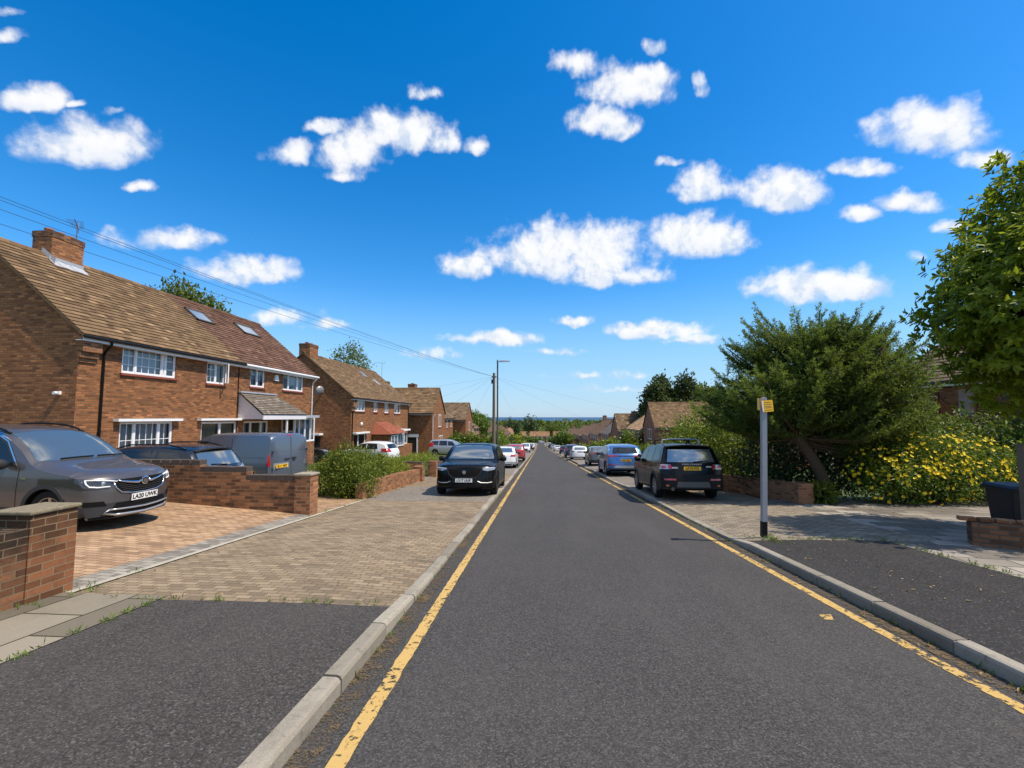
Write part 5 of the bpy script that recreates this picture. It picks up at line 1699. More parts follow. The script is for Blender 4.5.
# -- the glossy leaved tree at the right edge
def near_tree():
    x0, y0 = 10.25, 8.7
    zg = gz(x0, y0)
    t = thing('broadleaf_tree', 'big glossy leaved tree overhanging the wheelie bin and dark footway', 'tree', (x0, y0, zg))
    t.scale = (1, 1, 1.055)
    mb = MB()
    mb.tube([(.0, -.0, -.2), (.0, 0, .3), (.03, 0, 1.1), (.06, .02, 1.9), (.35, -.15, 3.2), (.8, -.5, 4.8)], [.15, .135, .125, .12, .11, .06], 12)
    blobs = [(-.73, 0, 4.2, 1.95, 1.7, 1.5), (-1.7, -.1, 3.7, 1.05, 1.2, 1.15), (-.6, 0, 2.9, 1.5, 1.3, .9), (-.48, 0, 5.3, 1.35, 1.4, 1.2), (.2, 0, 6.3, 1.3, 1.3, 1.1), (.5, .1, 4.5, 1.2, 1.2, 1.2), (.3, -.9, 5.0, 1.2, 1.0, 1.6)]
    for b in blobs:
        for k in range(3):
            e = Vector(b[:3]) + Vector((random.uniform(-.7, .7) * b[3], random.uniform(-.7, .7) * b[4], random.uniform(-.4, .6) * b[5]))
            branch(mb, (.1, .03, random.uniform(1.9, 3.6)), e, .05, .01, .12, 6, 6)
    mb.build('trunk', M['bark'], t, smooth=True)
    P, O = blob_points(blobs, 5600, .5, 1.75, .22)
    n = len(P); K = 9
    ax = O * .8 + rand_dirs(n) * .35 + np.array([0, 0, .35]); ax /= np.linalg.norm(ax, axis=1, keepdims=True)
    axr = np.repeat(ax, K, axis=0)
    rd = rand_dirs(n * K)
    rad = rd - axr * (rd * axr).sum(1, keepdims=True); rad /= np.linalg.norm(rad, axis=1, keepdims=True)
    tt = RNG.random(n * K)
    C = np.repeat(P, K, axis=0) + axr * (tt * .14)[:, None]
    D = rad * .9 + axr * (.25 + .6 * tt[:, None]) + np.array([0, 0, -.12])
    N = axr + np.array([0, 0, .3]) + rand_dirs(n * K) * .15
    L = .10 + .07 * RNG.random(n * K)
    tone = np.repeat(RNG.random(n), K) * .45 + .25 * tt + .3 * RNG.random(n * K)
    leaf_mesh('crown', C, D, N, L, L * (.36 + .1 * RNG.random(n * K)), M['lf_big'], t, 'leaf', tone, fold=.18)
    return t


near_tree()

# -- shrubs on the right
shrub('laurel_bush', 'bright yellow green laurel bush behind the black off roader', 'bush', [(6.7, 17.6, .55, 1.25, 1.2, 1.3), (6.3, 18.8, .5, 1.1, 1.3, 1.35), (7.4, 17.4, .25, 1.2, 1.1, 1.2), (6.6, 20.4, .2, 1.1, 1.4, 1.2)], 1500, 7, .13, 'lf_laurel', .12)
shrub('dark_shrub', 'tall dark green shrub filling the gap under the pine', 'bush', [(7.4, 15.4, .25, 1.0, 1.1, 1.1), (8.4, 15.2, .2, 1.3, 1.1, 1.1), (9.6, 15.0, .3, 1.2, 1.0, 1.25), (10.6, 15.2, .5, 1.2, 1.0, 1.2)], 1600, 7, .11, 'lf_dark', .12, aspect=.5)
fl = shrub('flowering_bush', 'dense bush covered in yellow flowers beside the driveway', 'bush', [(9.7, 13.3, .15, 1.1, .9, .85), (10.9, 13.5, .3, 1.25, .9, 1.0), (12.0, 13.7, .3, 1.1, .9, .95), (10.3, 13.2, -.1, 1.3, .8, .6), (11.6, 13.4, -.1, 1.3, .8, .6)], 1700, 7, .085, 'lf_hedge', .09, aspect=.5)
bl = [(0, 0, .79, 1.15, .95, .9), (1.2, .2, .94, 1.3, .95, 1.05), (2.3, .4, .94, 1.15, .95, 1.0), (.6, -.1, .54, 1.35, .85, .65), (1.9, .1, .54, 1.35, .85, .65)]
P, O = blob_points(bl, 1600, .95, .1, .2)
k = (O[:, 1] < .5) & (RNG.random(len(P)) < .25 + .75 * (P[:, 2] > .75))
P, O = P[k], O[k]
n = len(P); K = 6
C = np.repeat(P + O * .04, K, axis=0)
ang = np.tile(np.arange(K) * 2 * np.pi / K, n)
Or = np.repeat(O, K, axis=0)
a1 = np.cross(Or, np.array([.2, .1, 1.0])); a1 /= np.linalg.norm(a1, axis=1, keepdims=True)
a2 = np.cross(Or, a1)
D = a1 * np.cos(ang)[:, None] + a2 * np.sin(ang)[:, None] + Or * .45
leaf_mesh('flowers', C, D, Or, np.full(n * K, .05) * (.8 + .5 * RNG.random(n * K)), np.full(n * K, .045), M['petal'], fl, 'quad')
shrub('leafy_hedge', 'pale green leafy hedge below the brown framed window', 'hedge', [(11.6, 15.6, .6, 1.2, .9, 1.05), (12.8, 15.5, .7, 1.3, .9, 1.1), (14.2, 15.4, .7, 1.4, .9, 1.2), (15.6, 15.2, .6, 1.4, .9, 1.2), (13.4, 13.6, .1, 1.0, .8, .8), (14.6, 13.0, .2, 1.2, .9, .9)], 1500, 7, .12, 'lf_hedge', .12)
shrub('low_plant', 'strappy green plant at the foot of the pine trunk', 'plant', [(7.75, 13.15, -.5, .35, .3, .35)], 90, 6, .22, 'lf_shrub', .05, stems=False, aspect=.14)

# -- shrub and lawn on the left
shrub('green_shrub', 'rounded mixed green shrub spilling over the low wall on the left', 'bush', [(-5.8, 13.55, -.05, .95, .72, .80), (-5.55, 13.25, -.35, .62, .5, .5), (-6.1, 14.6, -.05, .85, .9, .72), (-6.5, 13.9, -.3, .6, .7, .55), (-5.85, 15.7, -.2, .6, .8, .5)], 2300, 8, .075, 'lf_shrub', .09, up=.5, aspect=.42)
shrub('green_shrub', 'lower lime green plants trailing over the wall beside the rounded shrub', 'plant', [(-5.9, 17.4, -.35, .7, .9, .42), (-6.2, 18.6, -.4, .8, .8, .35), (-7.4, 17.6, -.4, .9, .8, .3)], 700, 7, .09, 'lf_lime', .1, aspect=.3)
shrub('bedding_plants', 'yellow and orange flowers in the raised bed near white hatchback', 'plant', [(-6.6, 22.2, -.45, .9, .5, .22), (-8.0, 22.4, -.4, .8, .5, .2), (-6.3, 24.5, -.55, .8, .8, .25)], 420, 7, .08, 'lf_lime', .1, stems=False)
shrub('hedge_shrub', 'clipped dark shrub beside the white framed doorway', 'bush', [(-10.8, 48.9, -1.9, .7, .6, .8)], 160, 6, .16, 'lf_dark', .1)


def grass_patch(name, label, x0, x1, y0, y1, n, h=.06):
    P = np.stack([x0 + (x1 - x0) * RNG.random(n), y0 + (y1 - y0) * RNG.random(n), np.zeros(n)], axis=1)
    P[:, 2] = [gz(a, b) - .01 for a, b in P[:, :2]]
    D = RNG.normal(size=(n, 3)) * .35 + np.array([0, 0, 1.0])
    o = leaf_mesh(name, P, D, rand_dirs(n), h * (.6 + .8 * RNG.random(n)), np.full(n, .012), M['grass'], None, 'quad')
    return tag(o, label, 'grass', kind='stuff')


sheet('lawn', -13.9, -5.4, yl(22.2, 31.4), None, gz, M['ground'], nx=6, lift=.006)
grass_patch('grass', 'mown green lawn in front of the nearest semis', -13.8, -5.4, 22.3, 31.2, 24000, .07)
sheet('lawn', -13.9, -8.0, yl(12.0, 13.6), None, gz, M['ground'], nx=3, lift=.006)
sheet('lawn', -14, -5.4, yl(33, 48), None, gz, M['ground'], nx=6, lift=.006)


def tufts(name, label, spots, mat='grass', n=26, r=.06, h=.07):
    C = []
    for (x, y, z, s) in spots:
        q = RNG.normal(size=(int(n * s), 3)) * r * s
        q[:, 2] = 0
        C.append(q + np.array([x, y, z - .005]))
    C = np.concatenate(C)
    D = RNG.normal(size=C.shape) * .6 + np.array([0, 0, .8])
    o = leaf_mesh(name, C, D, rand_dirs(len(C)), h * (.4 + .9 * RNG.random(len(C))), np.full(len(C), .010), M[mat], None, 'quad')
    return tag(o, label, 'weeds', kind='stuff')


sp_ = []
for k in range(46):                                        # along the foot of the kerbs and edges
    y = random.uniform(2.5, 14)
    sp_.append((ROAD_R - .015, y, road_z(y), random.uniform(.15, .5)))
for k in range(26):
    y = random.uniform(2.5, 14)
    sp_.append((ROAD_L + .015, y, road_z(y), random.uniform(.12, .4)))
for k in range(34):
    y = random.uniform(2.2, 4.5)
    sp_.append((-3.87 + random.uniform(-.02, .02), y, gz(-3.9, y), random.uniform(.1, .5)))
for k in range(26):
    x = random.uniform(-4.9, -1.6)
    sp_.append((x, 4.53, gz(x, 4.53), random.uniform(.1, .35)))
for (x, y, s) in ((-5.0, 4.2, 1.3), (-4.98, 3.85, .9), (-4.95, 3.3, .8), (-4.9, 4.75, 1.1), (-4.8, 4.7, .6), (-4.95, 5.4, .7), (-5.0, 9.6, .9), (-4.98, 10.4, .8), (-4.95, 11.4, 1.0), (-5.05, 12.6, 1.2), (-4.95, 15.5, 1.1), (-5, 16.4, 1), (-5, 17.6, 1.1)):
    sp_.append((x, y, gz(x, y) + .005, s))
for k in range(50):                                        # edge of the dark footway on the right
    y = random.uniform(3.5, 8.2)
    x = 5.85 - .02 * max(0, y - 5.5) + random.uniform(-.05, .05)
    sp_.append((x, y, gz(x, y) + .005, random.uniform(.12, .5)))
for k in range(26):
    x = random.uniform(3.6, 5.6)
    sp_.append((x, 8.1 + random.uniform(-.05, .05), gz(x, 8.1), random.uniform(.1, .4)))
for k in range(24):
    a, r_ = random.uniform(0, 6.28), random.uniform(0, .35)
    sp_.append((3.95 + r_ * 1.4 * math.cos(a), 8.05 + r_ * math.sin(a), gz(3.95, 8.05), random.uniform(.2, .6)))
tufts('weeds', 'small weeds and grass in the paving joints', sp_)

n = 420                                                    # fallen leaves and petals
Q = []
for k in range(n):
    u = random.random()
    if u < .55:
        x, y = random.uniform(4.6, 8.8), random.uniform(4.2, 12.4)
    elif u < .7:
        x, y = random.uniform(3.65, 4.6), random.uniform(5, 8.6)
    elif u < .85:
        x, y = ROAD_R - random.uniform(.02, .16), random.uniform(2.5, 13)
    else:
        x, y = random.uniform(-5, -1.6), random.uniform(4.6, 11)
    z = road_z(y) if -1.3 < x < 3.4 else gz(x, y)
    Q.append((x, y, z + .012))
Q = np.array(Q)
D = rand_dirs(n); D[:, 2] *= .15
N = rand_dirs(n) * .35 + np.array([0, 0, 1.0])
tag(leaf_mesh('fallen_leaves', Q, D, N, .018 + .04 * RNG.random(n), .012 + .014 * RNG.random(n), M['dead_leaf'], None, 'leaf'), 'dry fallen leaves scattered over the footways', 'leaf litter', kind='stuff')

# -- hedges and garden trees down the hill
shrub('hedge', 'long clipped green hedge behind the silver people carrier', 'hedge', [(-9.0, 58.5, -2.2, 2.4, .8, 1.6), (-6.4, 58.8, -2.2, 2.0, .8, 1.5), (-5.4, 63, -2.6, .8, 4, 1.3), (-10.8, 58.4, -2.1, 1.6, .8, 1.6)], 1600, 7, .3, 'lf_hedge', .2, stems=False, shape='quad', aspect=.6)
shrub('conical_bush', 'bright lime cone of foliage just right of the telegraph pole', 'bush', [(-5.6, 68, -3.0, 1.3, 1.3, 1.2), (-6.2, 68, -1.7, .9, .9, 1.6)], 420, 7, .28, 'lf_lime', .2, stems=False, shape='quad', aspect=.6)
shrub('dark_shrub', 'dark round shrub between the lime cone and the yellow green tree', 'bush', [(-6.6, 92, -4.6, 1.8, 1.8, 2.0), (-5.6, 88, -4.7, 1.0, 1.0, 1.2)], 420, 7, .35, 'lf_dark', .25, stems=False, shape='quad', aspect=.6)
shrub('bushy_tree', 'yellow green bushy tree beside the left footway', 'tree', [(-5.8, 112, -4.6, 2.3, 2.3, 2.2), (-5.2, 113, -5.6, 2.0, 2.0, 1.4), (-6.8, 111, -5.4, 1.8, 1.8, 1.6)], 520, 7, .45, 'lf_lime', .3, shape='quad', aspect=.6)
shrub('low_bush', 'clipped lime dome bush by the left footway', 'bush', [(-5.6, 80, -4.6, 1.5, 1.3, .7)], 220, 7, .25, 'lf_lime', .15, stems=False, shape='quad', aspect=.6)
yb = shrub('flowering_bush', 'orange yellow flowering bush above the white hatchback parked on the left', 'bush', [(-4.7, 60, -2.75, .85, .7, .5)], 180, 6, .22, 'petal', .12, stems=False, shape='quad', aspect=.7)
tree('tall thin dark cypress by the left row of houses', -6.3, 130, road_z(130), 8.5, 1.0, 'lf_dark', 300, 7, .45, .14, conical=True, name='cypress_tree', group=None, blobs=[(0, 0, 2.2, .9, .9, 2.2), (0, 0, 4.6, .8, .8, 2.2), (0, 0, 6.8, .55, .55, 1.9)])
tree('dark rounded garden tree left of the road end', -8.0, 170, road_z(170) - .2, 6.5, 3.2, 'lf_dark', 350, 7, .6, group=None)
tree('light green tree in front of the houses on the right, near the road end', 9.5, 170, road_z(170) - .4, 7.5, 3.6, 'lf_hedge', 420, 7, .6, group=None)
tree('dark small tree beside the light green tree near the road end', 8.0, 192, road_z(192) - .4, 5.5, 2.6, 'lf_dark', 280, 7, .6, group=None)
shrub('autumnal_bush', 'round bush of green turning orange on the right', 'bush', [(9.6, 100, -6.3, 1.7, 1.7, 1.9)], 420, 7, .33, 'lf_lime', .22, stems=False, shape='quad', aspect=.6)
shrub('conifer_bush', 'bright green pointed conifer bush beyond the blue car', 'bush', [(9.6, 62, -2.7, 2.0, 1.6, 1.4), (12.0, 62, -2.6, 1.8, 1.3, 1.3), (12.1, 62, -1.4, .95, .9, 1.25), (7.6, 62, -2.9, 1.4, 1.2, 1.2)], 1300, 7, .24, 'lf_laurel', .16, stems=False, shape='quad', aspect=.6)
shrub('hedge', 'bright green hedge in front of the large brown roofed house', 'hedge', [(9.0, 50, -2.6, 1.0, 5.0, 1.0), (11.0, 52, -2.5, 2.0, 1.0, 1.1), (13.6, 52, -2.5, 2.2, 1.2, 1.2)], 1000, 7, .24, 'lf_laurel', .16, stems=False, shape='quad', aspect=.6)
shrub('ivy_shrub', 'dark ivy covered shrub against the side of the large brown roofed house', 'bush', [(15.4, 67.2, -2.2, .9, .8, 2.2)], 300, 7, .28, 'lf_dark', .18, stems=False, shape='quad', aspect=.6)
shrub('hedge', 'green hedge closing the end of the road', 'hedge', [(-1, 335, road_z(335) + 1.6, 4.5, 1.5, 1.8), (-8, 336, road_z(335) + 1.8, 5, 1.5, 2.0), (12, 336, road_z(335) + 1.6, 8, 1.5, 1.8)], 420, 7, .9, 'lf_hedge', .5, stems=False, shape='quad', aspect=.6)

# -- big trees behind the houses
random.seed(21)
tree('green tree crown rising behind the nearest semis roof', -28.6, 34, -1.5, 13.0, 4.8, 'lf_mid', 6500, 8, .3)
tree('loose crowned tree behind the second semi roof', -21.5, 50, -2.6, 12.3, 3.3, 'lf_mid', 2600, 8, .26)
tree('round green tree behind the far left roofs', -17.0, 112, -5, 8.8, 4.8, 'lf_hedge', 1800, 8, .45)
for (x, y, h, r_, c, lab) in ((23.0, 86, 15.4, 5.4, 1, 'tallest dark evergreen behind the large brown roofed house'), (20.8, 82, 13.6, 4.4, 1, 'dark evergreen at the left of the clump behind the brown roof'),
                              (26.8, 84, 15.2, 5.4, 1, 'dark evergreen at the right of the clump behind the brown roof'), (28.5, 78, 12.6, 3.6, 0, 'lighter tree beside the dark evergreens'),
                              (25.5, 64, 10.2, 3.2, 0, 'mid green tree between the evergreens and the pine')):
    tree(lab, x, y, road_z(y) - 1, h, r_, 'lf_dark' if c else 'lf_mid', 3600, 8, .6, conical=bool(c), name='evergreen_tree' if c else 'broadleaf_tree')
for k, (x, y, h, r_, mt, lab) in enumerate(((-60, 420, 20, 9, 'lf_dark', 'dark far tree left of the road end'), (-28, 430, 22, 8, 'lf_dark', 'tall dark tree standing above the far wood'), (-9, 440, 24, 9, 'lf_dark', 'tallest dark tree above the road end'),
                                            (14, 420, 18, 10, 'lf_mid', 'broad green far tree straight above the road end'), (44, 425, 17, 8, 'lf_mid', 'green far tree right of the road end'), (66, 410, 17, 9, 'lf_dark', 'dark far tree over the right hand roofs'),
                                            (95, 400, 20, 9, 'lf_mid', 'green far tree over the orange roof'))):
    tree(lab, x, y, road_z(y) - 1, h, r_, mt, 260, 8, 1.5, .4, group='far trees beyond the junction', spread=.8)


def far_wood():
    bl = []
    rr = np.random.default_rng(5)
    for k in range(420):
        y = 480 + 1500 * rr.random() ** 1.4
        x = (rr.random() - .5) * 1.9 * y
        h = 9 + 9 * rr.random()
        r_ = 6 + 8 * rr.random()
        bl.append((x, y, road_z(y) + h * .5, r_, r_, h * .62))
    P, O = blob_points(bl, 15000, .8, None, .3)
    n = len(P); per = 2
    C = np.repeat(P, per, 0) + RNG.normal(size=(n * per, 3)) * .8
    sc = C[:, 1] / 480
    D = np.repeat(O, per, 0) * .4 + rand_dirs(n * per)
    N = np.repeat(O, per, 0) + rand_dirs(n * per) * .5
    L = 2.6 * sc
    o = leaf_mesh('far_wood', C, D, N, L, L * .9, M['lf_mid'], None, 'quad', np.repeat(RNG.random(n), per))
    tag(o, 'distant woodland between the far roofs and the sea', 'woodland', kind='stuff')


far_wood()


# ------------------------------------------------------------------ vehicles
def pchip(xs, ys):
    xs, ys = np.array(xs, float), np.array(ys, float)
    h = np.diff(xs); d = np.diff(ys) / h
    m = np.zeros(len(xs))
    for i in range(1, len(xs) - 1):
        if d[i - 1] * d[i] > 0:
            w1, w2 = 2 * h[i] + h[i - 1], h[i] + 2 * h[i - 1]
            m[i] = (w1 + w2) / (w1 / d[i - 1] + w2 / d[i])
    m[0], m[-1] = d[0], d[-1]

    def f(x):
        x = np.clip(x, xs[0], xs[-1])
        i = np.clip(np.searchsorted(xs, x) - 1, 0, len(h) - 1)
        t = (x - xs[i]) / h[i]
        return ((1 + 2 * t) * (1 - t) ** 2 * ys[i] + t * (1 - t) ** 2 * h[i] * m[i] + t * t * (3 - 2 * t) * ys[i + 1] + t * t * (t - 1) * h[i] * m[i + 1])
    return f


class Body:
    """a car shell: local frame x back from the nose (0..L), y to the car's left, z up from the ground"""
    def __init__(self, L, W, top, belt, axles, wr, clear=.22, tum=.30, cf=.22, cr=.12, tf=.10, tr=.06, crown=.035, arch=.055, edge=.07, n=74):
        self.L, self.W, self.belt, self.axles, self.wr, self.tum = L, W, belt, axles, wr, tum
        self.cf, self.cr, self.tf, self.tr, self.crown, self.clear, self.arch, self.edge = cf, cr, tf, tr, crown, clear, arch, edge
        self.ztf = pchip(*zip(*top))
        xx = np.linspace(0, L, 4000); zz = self.ztf(xx)
        s = np.concatenate([[0], np.cumsum(np.hypot(np.diff(xx), np.diff(zz)))])
        st = list(np.interp(np.linspace(0, s[-1], n), s, xx))
        R_ = wr + arch
        for a in axles:
            for t in np.linspace(-1, 1, 15):
                st.append(a + R_ * math.sin(t * math.pi / 2))
            st += [a - R_ - .004, a + R_ + .004]
        st = np.array(sorted(x for x in st if 0 <= x <= L))
        keep = [0]
        for i in range(1, len(st)):
            if st[i] - st[keep[-1]] > .003: keep.append(i)
        self.st = st[keep]
        self.make()

    def zb(self, x):
        L = self.L
        b = self.clear + .10 * max(0, 1 - x / .5) ** 2 + .12 * max(0, 1 - (L - x) / .6) ** 2
        R_ = self.wr + self.arch
        for a in self.axles:
            d = abs(x - a)
            if d < R_:
                b = max(b, self.wr + math.sqrt(R_ * R_ - d * d) - .02)
        return b

    def hw(self, x):
        return self.W / 2 * (1 - self.tf * math.exp(-x / .4) - self.tr * math.exp(-(self.L - x) / .4))

    def ys(self, x, z):
        w_ = self.hw(x)
        mid = .62 * self.belt
        if z < mid: return w_ - .045 * ((mid - z) / mid) ** 2
        if z < self.belt: return w_ - .028 * ((z - mid) / (self.belt - mid)) ** 2
        return w_ - .028 - self.tum * (z - self.belt) - .10 * max(0, z - self.belt - .25) ** 2

    def shift(self, x, y):
        q = (abs(y) / (self.W / 2)) ** 2.4
        q2 = (abs(y) / (self.W / 2)) ** 9
        return x + (self.cf * q + .0) * math.exp(-x / .5) + .16 * q2 * math.exp(-x / .22) - self.cr * q * math.exp(-(self.L - x) / .4) - .07 * q2 * math.exp(-(self.L - x) / .2)

    def ring(self, x):
        zt, zb = float(self.ztf(x)), self.zb(x)
        zb = min(zb, zt - .05)
        r_ = min(self.edge, .3 * (zt - zb))
        ze = zt - r_
        pts = [(0.0, zb), (self.ys(x, zb) * .72, zb), (self.ys(x, zb) - .02, zb)]
        for k in range(11):
            z = zb + .015 + (ze - zb - .015) * k / 10
            pts.append((self.ys(x, z), z))
        ye = pts[-1][1 - 1]
        for q in (.985, .955, .90, .8, .62, .42, .2, 0.0):
            z = zt - r_ * max(0, (q - .55) / .45) ** 3 - self.crown * q * q * min(1, (zt - zb))
            pts.append((ye * q, z))
        return pts

    def make(self):
        rings = []
        for x in self.st:
            h = self.ring(x)
            full = [(y, z) for y, z in h] + [(-y, z) for y, z in h[-2:0:-1]]
            rings.append([(self.shift(x, y), y, z) for y, z in full])
        n = len(rings[0])
        self.V = np.array(rings).reshape(-1, 3)
        F = []
        for i in range(len(rings) - 1):
            for k in range(n):
                a, b = i * n + k, i * n + (k + 1) % n
                F.append((a, b, b + n, a + n))
        self.F = F
        self.caps = [tuple(range(n))[::-1], tuple(range((len(rings) - 1) * n, len(rings) * n))]
        self.n = n
        V = self.V
        Fa = np.array(F)
        nr = np.cross(V[Fa[:, 2]] - V[Fa[:, 0]], V[Fa[:, 3]] - V[Fa[:, 1]])
        self.fn = nr / (np.linalg.norm(nr, axis=1, keepdims=True) + 1e-12)
        vn = np.zeros_like(V)
        for c in range(4):
            np.add.at(vn, Fa[:, c], nr)
        self.vn = vn / (np.linalg.norm(vn, axis=1, keepdims=True) + 1e-12)
        if self.fn[:, 2][self.V[Fa].mean(1)[:, 2] > .7].mean() < 0:   # outward check
            self.fn *= -1; self.vn *= -1
            self.F = [f[::-1] for f in F]; self.caps = [c[::-1] for c in self.caps]
        self.Fa = np.array(self.F)
        self.cen = V[self.Fa].mean(1)

    def body(self, parent, mat):
        me = bpy.data.meshes.new('body')
        me.from_pydata(self.V.tolist(), [], self.F + self.caps)
        me.materials.append(mat); me.materials.append(M['under'])
        k = self.n
        mi = [1 if (j % k in (0, 1, k - 1, k - 2)) else 0 for j in range(len(self.F))] + [0, 0]
        me.polygons.foreach_set('material_index', mi)
        me.polygons.foreach_set('use_smooth', [True] * len(me.polygons))
        me.set_sharp_from_angle(angle=R(72))
        me.update()
        return link(bpy.data.objects.new('body', me), parent)

    def patch(self, name, mat, parent, polys, view='side', sel=None, off=.004, smooth=True):
        """cut pieces of the shell by convex outlines drawn in a view: side (x,z), end (y,z), top (x,y)"""
        ax = dict(side=(0, 2), end=(1, 2), top=(0, 1))[view]
        idx = np.arange(len(self.F))
        if sel is not None:
            idx = idx[np.array([bool(s) for s in sel(self.cen, self.fn)])]
        verts, faces, key = [], [], {}
        for poly in polys:
            P = np.array(poly, float)
            c = P.mean(0)
            lo, hi = P.min(0) - .01, P.max(0) + .01
            fv = self.V[self.Fa[idx]][:, :, list(ax)]
            ok = (fv.max(1) > lo).all(1) & (fv.min(1) < hi).all(1)
            for fi in idx[ok]:
                pg = [np.concatenate([self.V[v], self.vn[v]]) for v in self.Fa[fi]]
                for i in range(len(P)):
                    a, b = P[i], P[(i + 1) % len(P)]
                    nx, nz = -(b[1] - a[1]), b[0] - a[0]
                    if nx * (c[0] - a[0]) + nz * (c[1] - a[1]) < 0: nx, nz = -nx, -nz
                    q = []
                    for j in range(len(pg)):
                        p0, p1 = pg[j], pg[(j + 1) % len(pg)]
                        d0 = nx * (p0[ax[0]] - a[0]) + nz * (p0[ax[1]] - a[1])
                        d1 = nx * (p1[ax[0]] - a[0]) + nz * (p1[ax[1]] - a[1])
                        if d0 >= 0: q.append(p0)
                        if (d0 >= 0) != (d1 >= 0):
                            q.append(p0 + (p1 - p0) * (d0 / (d0 - d1)))
                    pg = q
                    if len(pg) < 3: break
                if len(pg) < 3: continue
                f = []
                for p in pg:
                    nn = p[3:] / (np.linalg.norm(p[3:]) + 1e-9)
                    co = p[:3] + nn * off
                    kk = tuple(np.round(co, 4))
                    if kk not in key:
                        key[kk] = len(verts); verts.append(tuple(co))
                    if not f or f[-1] != key[kk]: f.append(key[kk])
                if len(f) > 2 and f[0] == f[-1]: f.pop()
                if len(set(f)) > 2: faces.append(f)
        if not faces: return None
        me = bpy.data.meshes.new(name)
        me.from_pydata(verts, [], faces)
        me.materials.append(mat)
        me.validate()
        if smooth: me.polygons.foreach_set('use_smooth', [True] * len(me.polygons))
        me.update()
        return link(bpy.data.objects.new(name, me), parent)

    def end_x(self, y, z, rear=False):
        """x of the shell's nose or tail at (y, z)"""
        xs = np.linspace(self.L * .72, self.L, 1200) if rear else np.linspace(0, self.L * .3, 1200)
        q = min(.985, abs(y) / (self.W / 2))
        zz = self.ztf(xs) - self.crown * q * q - self.edge * max(0, (q - .55) / .45) ** 3
        ok = np.where(zz >= z)[0]
        if len(ok) == 0: x = xs[np.argmax(zz)]
        else: x = xs[ok[-1]] if rear else xs[ok[0]]
        return self.shift(x, y)


SIDE = lambda s: (lambda c, n: (c[:, 1] * s > .12) & (n[:, 1] * s > .25))


def wheel(par, x, y, r, w_, rim='rim', spokes=5, side=1):
    o = MB()
    R_, h = r, w_ / 2
    o.lathe([(R_ * .66, -h * .9), (R_ * .80, -h), (R_ * .95, -h * .92), (R_, -h * .62), (R_, h * .62), (R_ * .95, h * .92), (R_ * .80, h), (R_ * .66, h * .9)], 30, axis='y')
    wo_ = o.build('wheel', M['tyre'], par, smooth=True, sharp=35)
    wo_.location = (x, y, r)
    q = MB()
    s = side
    ro, hub = R_ * .68, R_ * .16
    q.lathe([(ro, s * h * .9), (ro * .93, s * h * .86), (ro * .90, s * h * .30), (ro * .90, -s * h * .7)], 30, axis='y')
    q.lathe([(0, s * h * .66), (hub, s * h * .64), (hub * 1.1, s * h * .4)], 16, axis='y')
    for k in range(spokes):
        a = 2 * math.pi * k / spokes + .3
        ca, sa = math.cos(a), math.sin(a)
        for (r0, w0, r1, w1) in ((hub * .8, R_ * .10, ro * .93, R_ * .15),):
            pts = []
            for yy in (s * h * .68, s * h * .42):
                for (rr, ww) in ((r0, w0), (r1, w1)):
                    for sg in (-1, 1):
                        pts.append((rr * ca - sg * ww / 2 * sa, yy + (s * h * .12 if rr == r1 else 0), rr * sa + sg * ww / 2 * ca))
            q.idx(pts, [(0, 1, 3, 2), (4, 6, 7, 5), (0, 2, 6, 4), (1, 5, 7, 3)])
    q.build('rim', M[rim], wo_, smooth=True, sharp=30)
    d = MB()
    d.lathe([(0, s * h * .1), (ro * .9, s * h * .1)], 20, axis='y')
    d.build('brake_disc', M['rim_dark'], wo_)
    return wo_


def reg_plate(par, x, z, txt, mat, rear, tilt=0.0, w_=.52, h=.112, y=0.0, text=True):
    p = MB()
    p.box(-w_ / 2, -h / 2, -.006, w_ / 2, h / 2, 0)
    o = p.build('number_plate', M[mat], par)
    # the plate's face looks to -x (nose) or +x (tail); local text x axis runs along the reader's right
    if rear: rot = Matrix(((0, 0, 1), (1, 0, 0), (0, 1, 0)))
    else: rot = Matrix(((0, 0, -1), (-1, 0, 0), (0, 1, 0)))
    tl_ = Matrix.Rotation(tilt, 3, 'Y')
    o.matrix_local = Matrix.Translation((x, y, z)) @ (tl_ @ rot).to_4x4()
    if text and txt:
        tm = text_mesh('lettering', txt, h * .92, M['plate_ink'], o, .0008, .0035, sx=w_ * .88 / (len(txt) * h * .92 * .565))
        tm.location = (0, -.003, .0015)
    return o


def mirror_(par, B, x, z, s, mat, size=1.0):
    y0 = B.ys(x, z)
    m_ = MB()
    c = Vector((x, s * (y0 + .13), z + .02))
    prof = [(0, -.11), (.055, -.10), (.085, -.04), (.085, .06), (.06, .11), (0, .12)]
    v, f = [], []
    n = 12
    for (r_, h) in prof:
        for k in range(n):
            a = 2 * math.pi * k / n
            v.append((c.x + r_ * .75 * math.cos(a) * size, c.y + s * h * size, c.z + r_ * math.sin(a) * size))
    for i in range(len(prof) - 1):
        for k in range(n):
            f.append((i * n + k, i * n + (k + 1) % n, (i + 1) * n + (k + 1) % n, (i + 1) * n + k))
    m_.idx(v, f)
    m_.tube([(x + .02, s * (y0 - .03), z - .02), (c.x, c.y - s * .06, c.z - .02)], .022, 6)
    o = m_.build('door_mirror', M[mat], par, smooth=True, sharp=60)
    return o


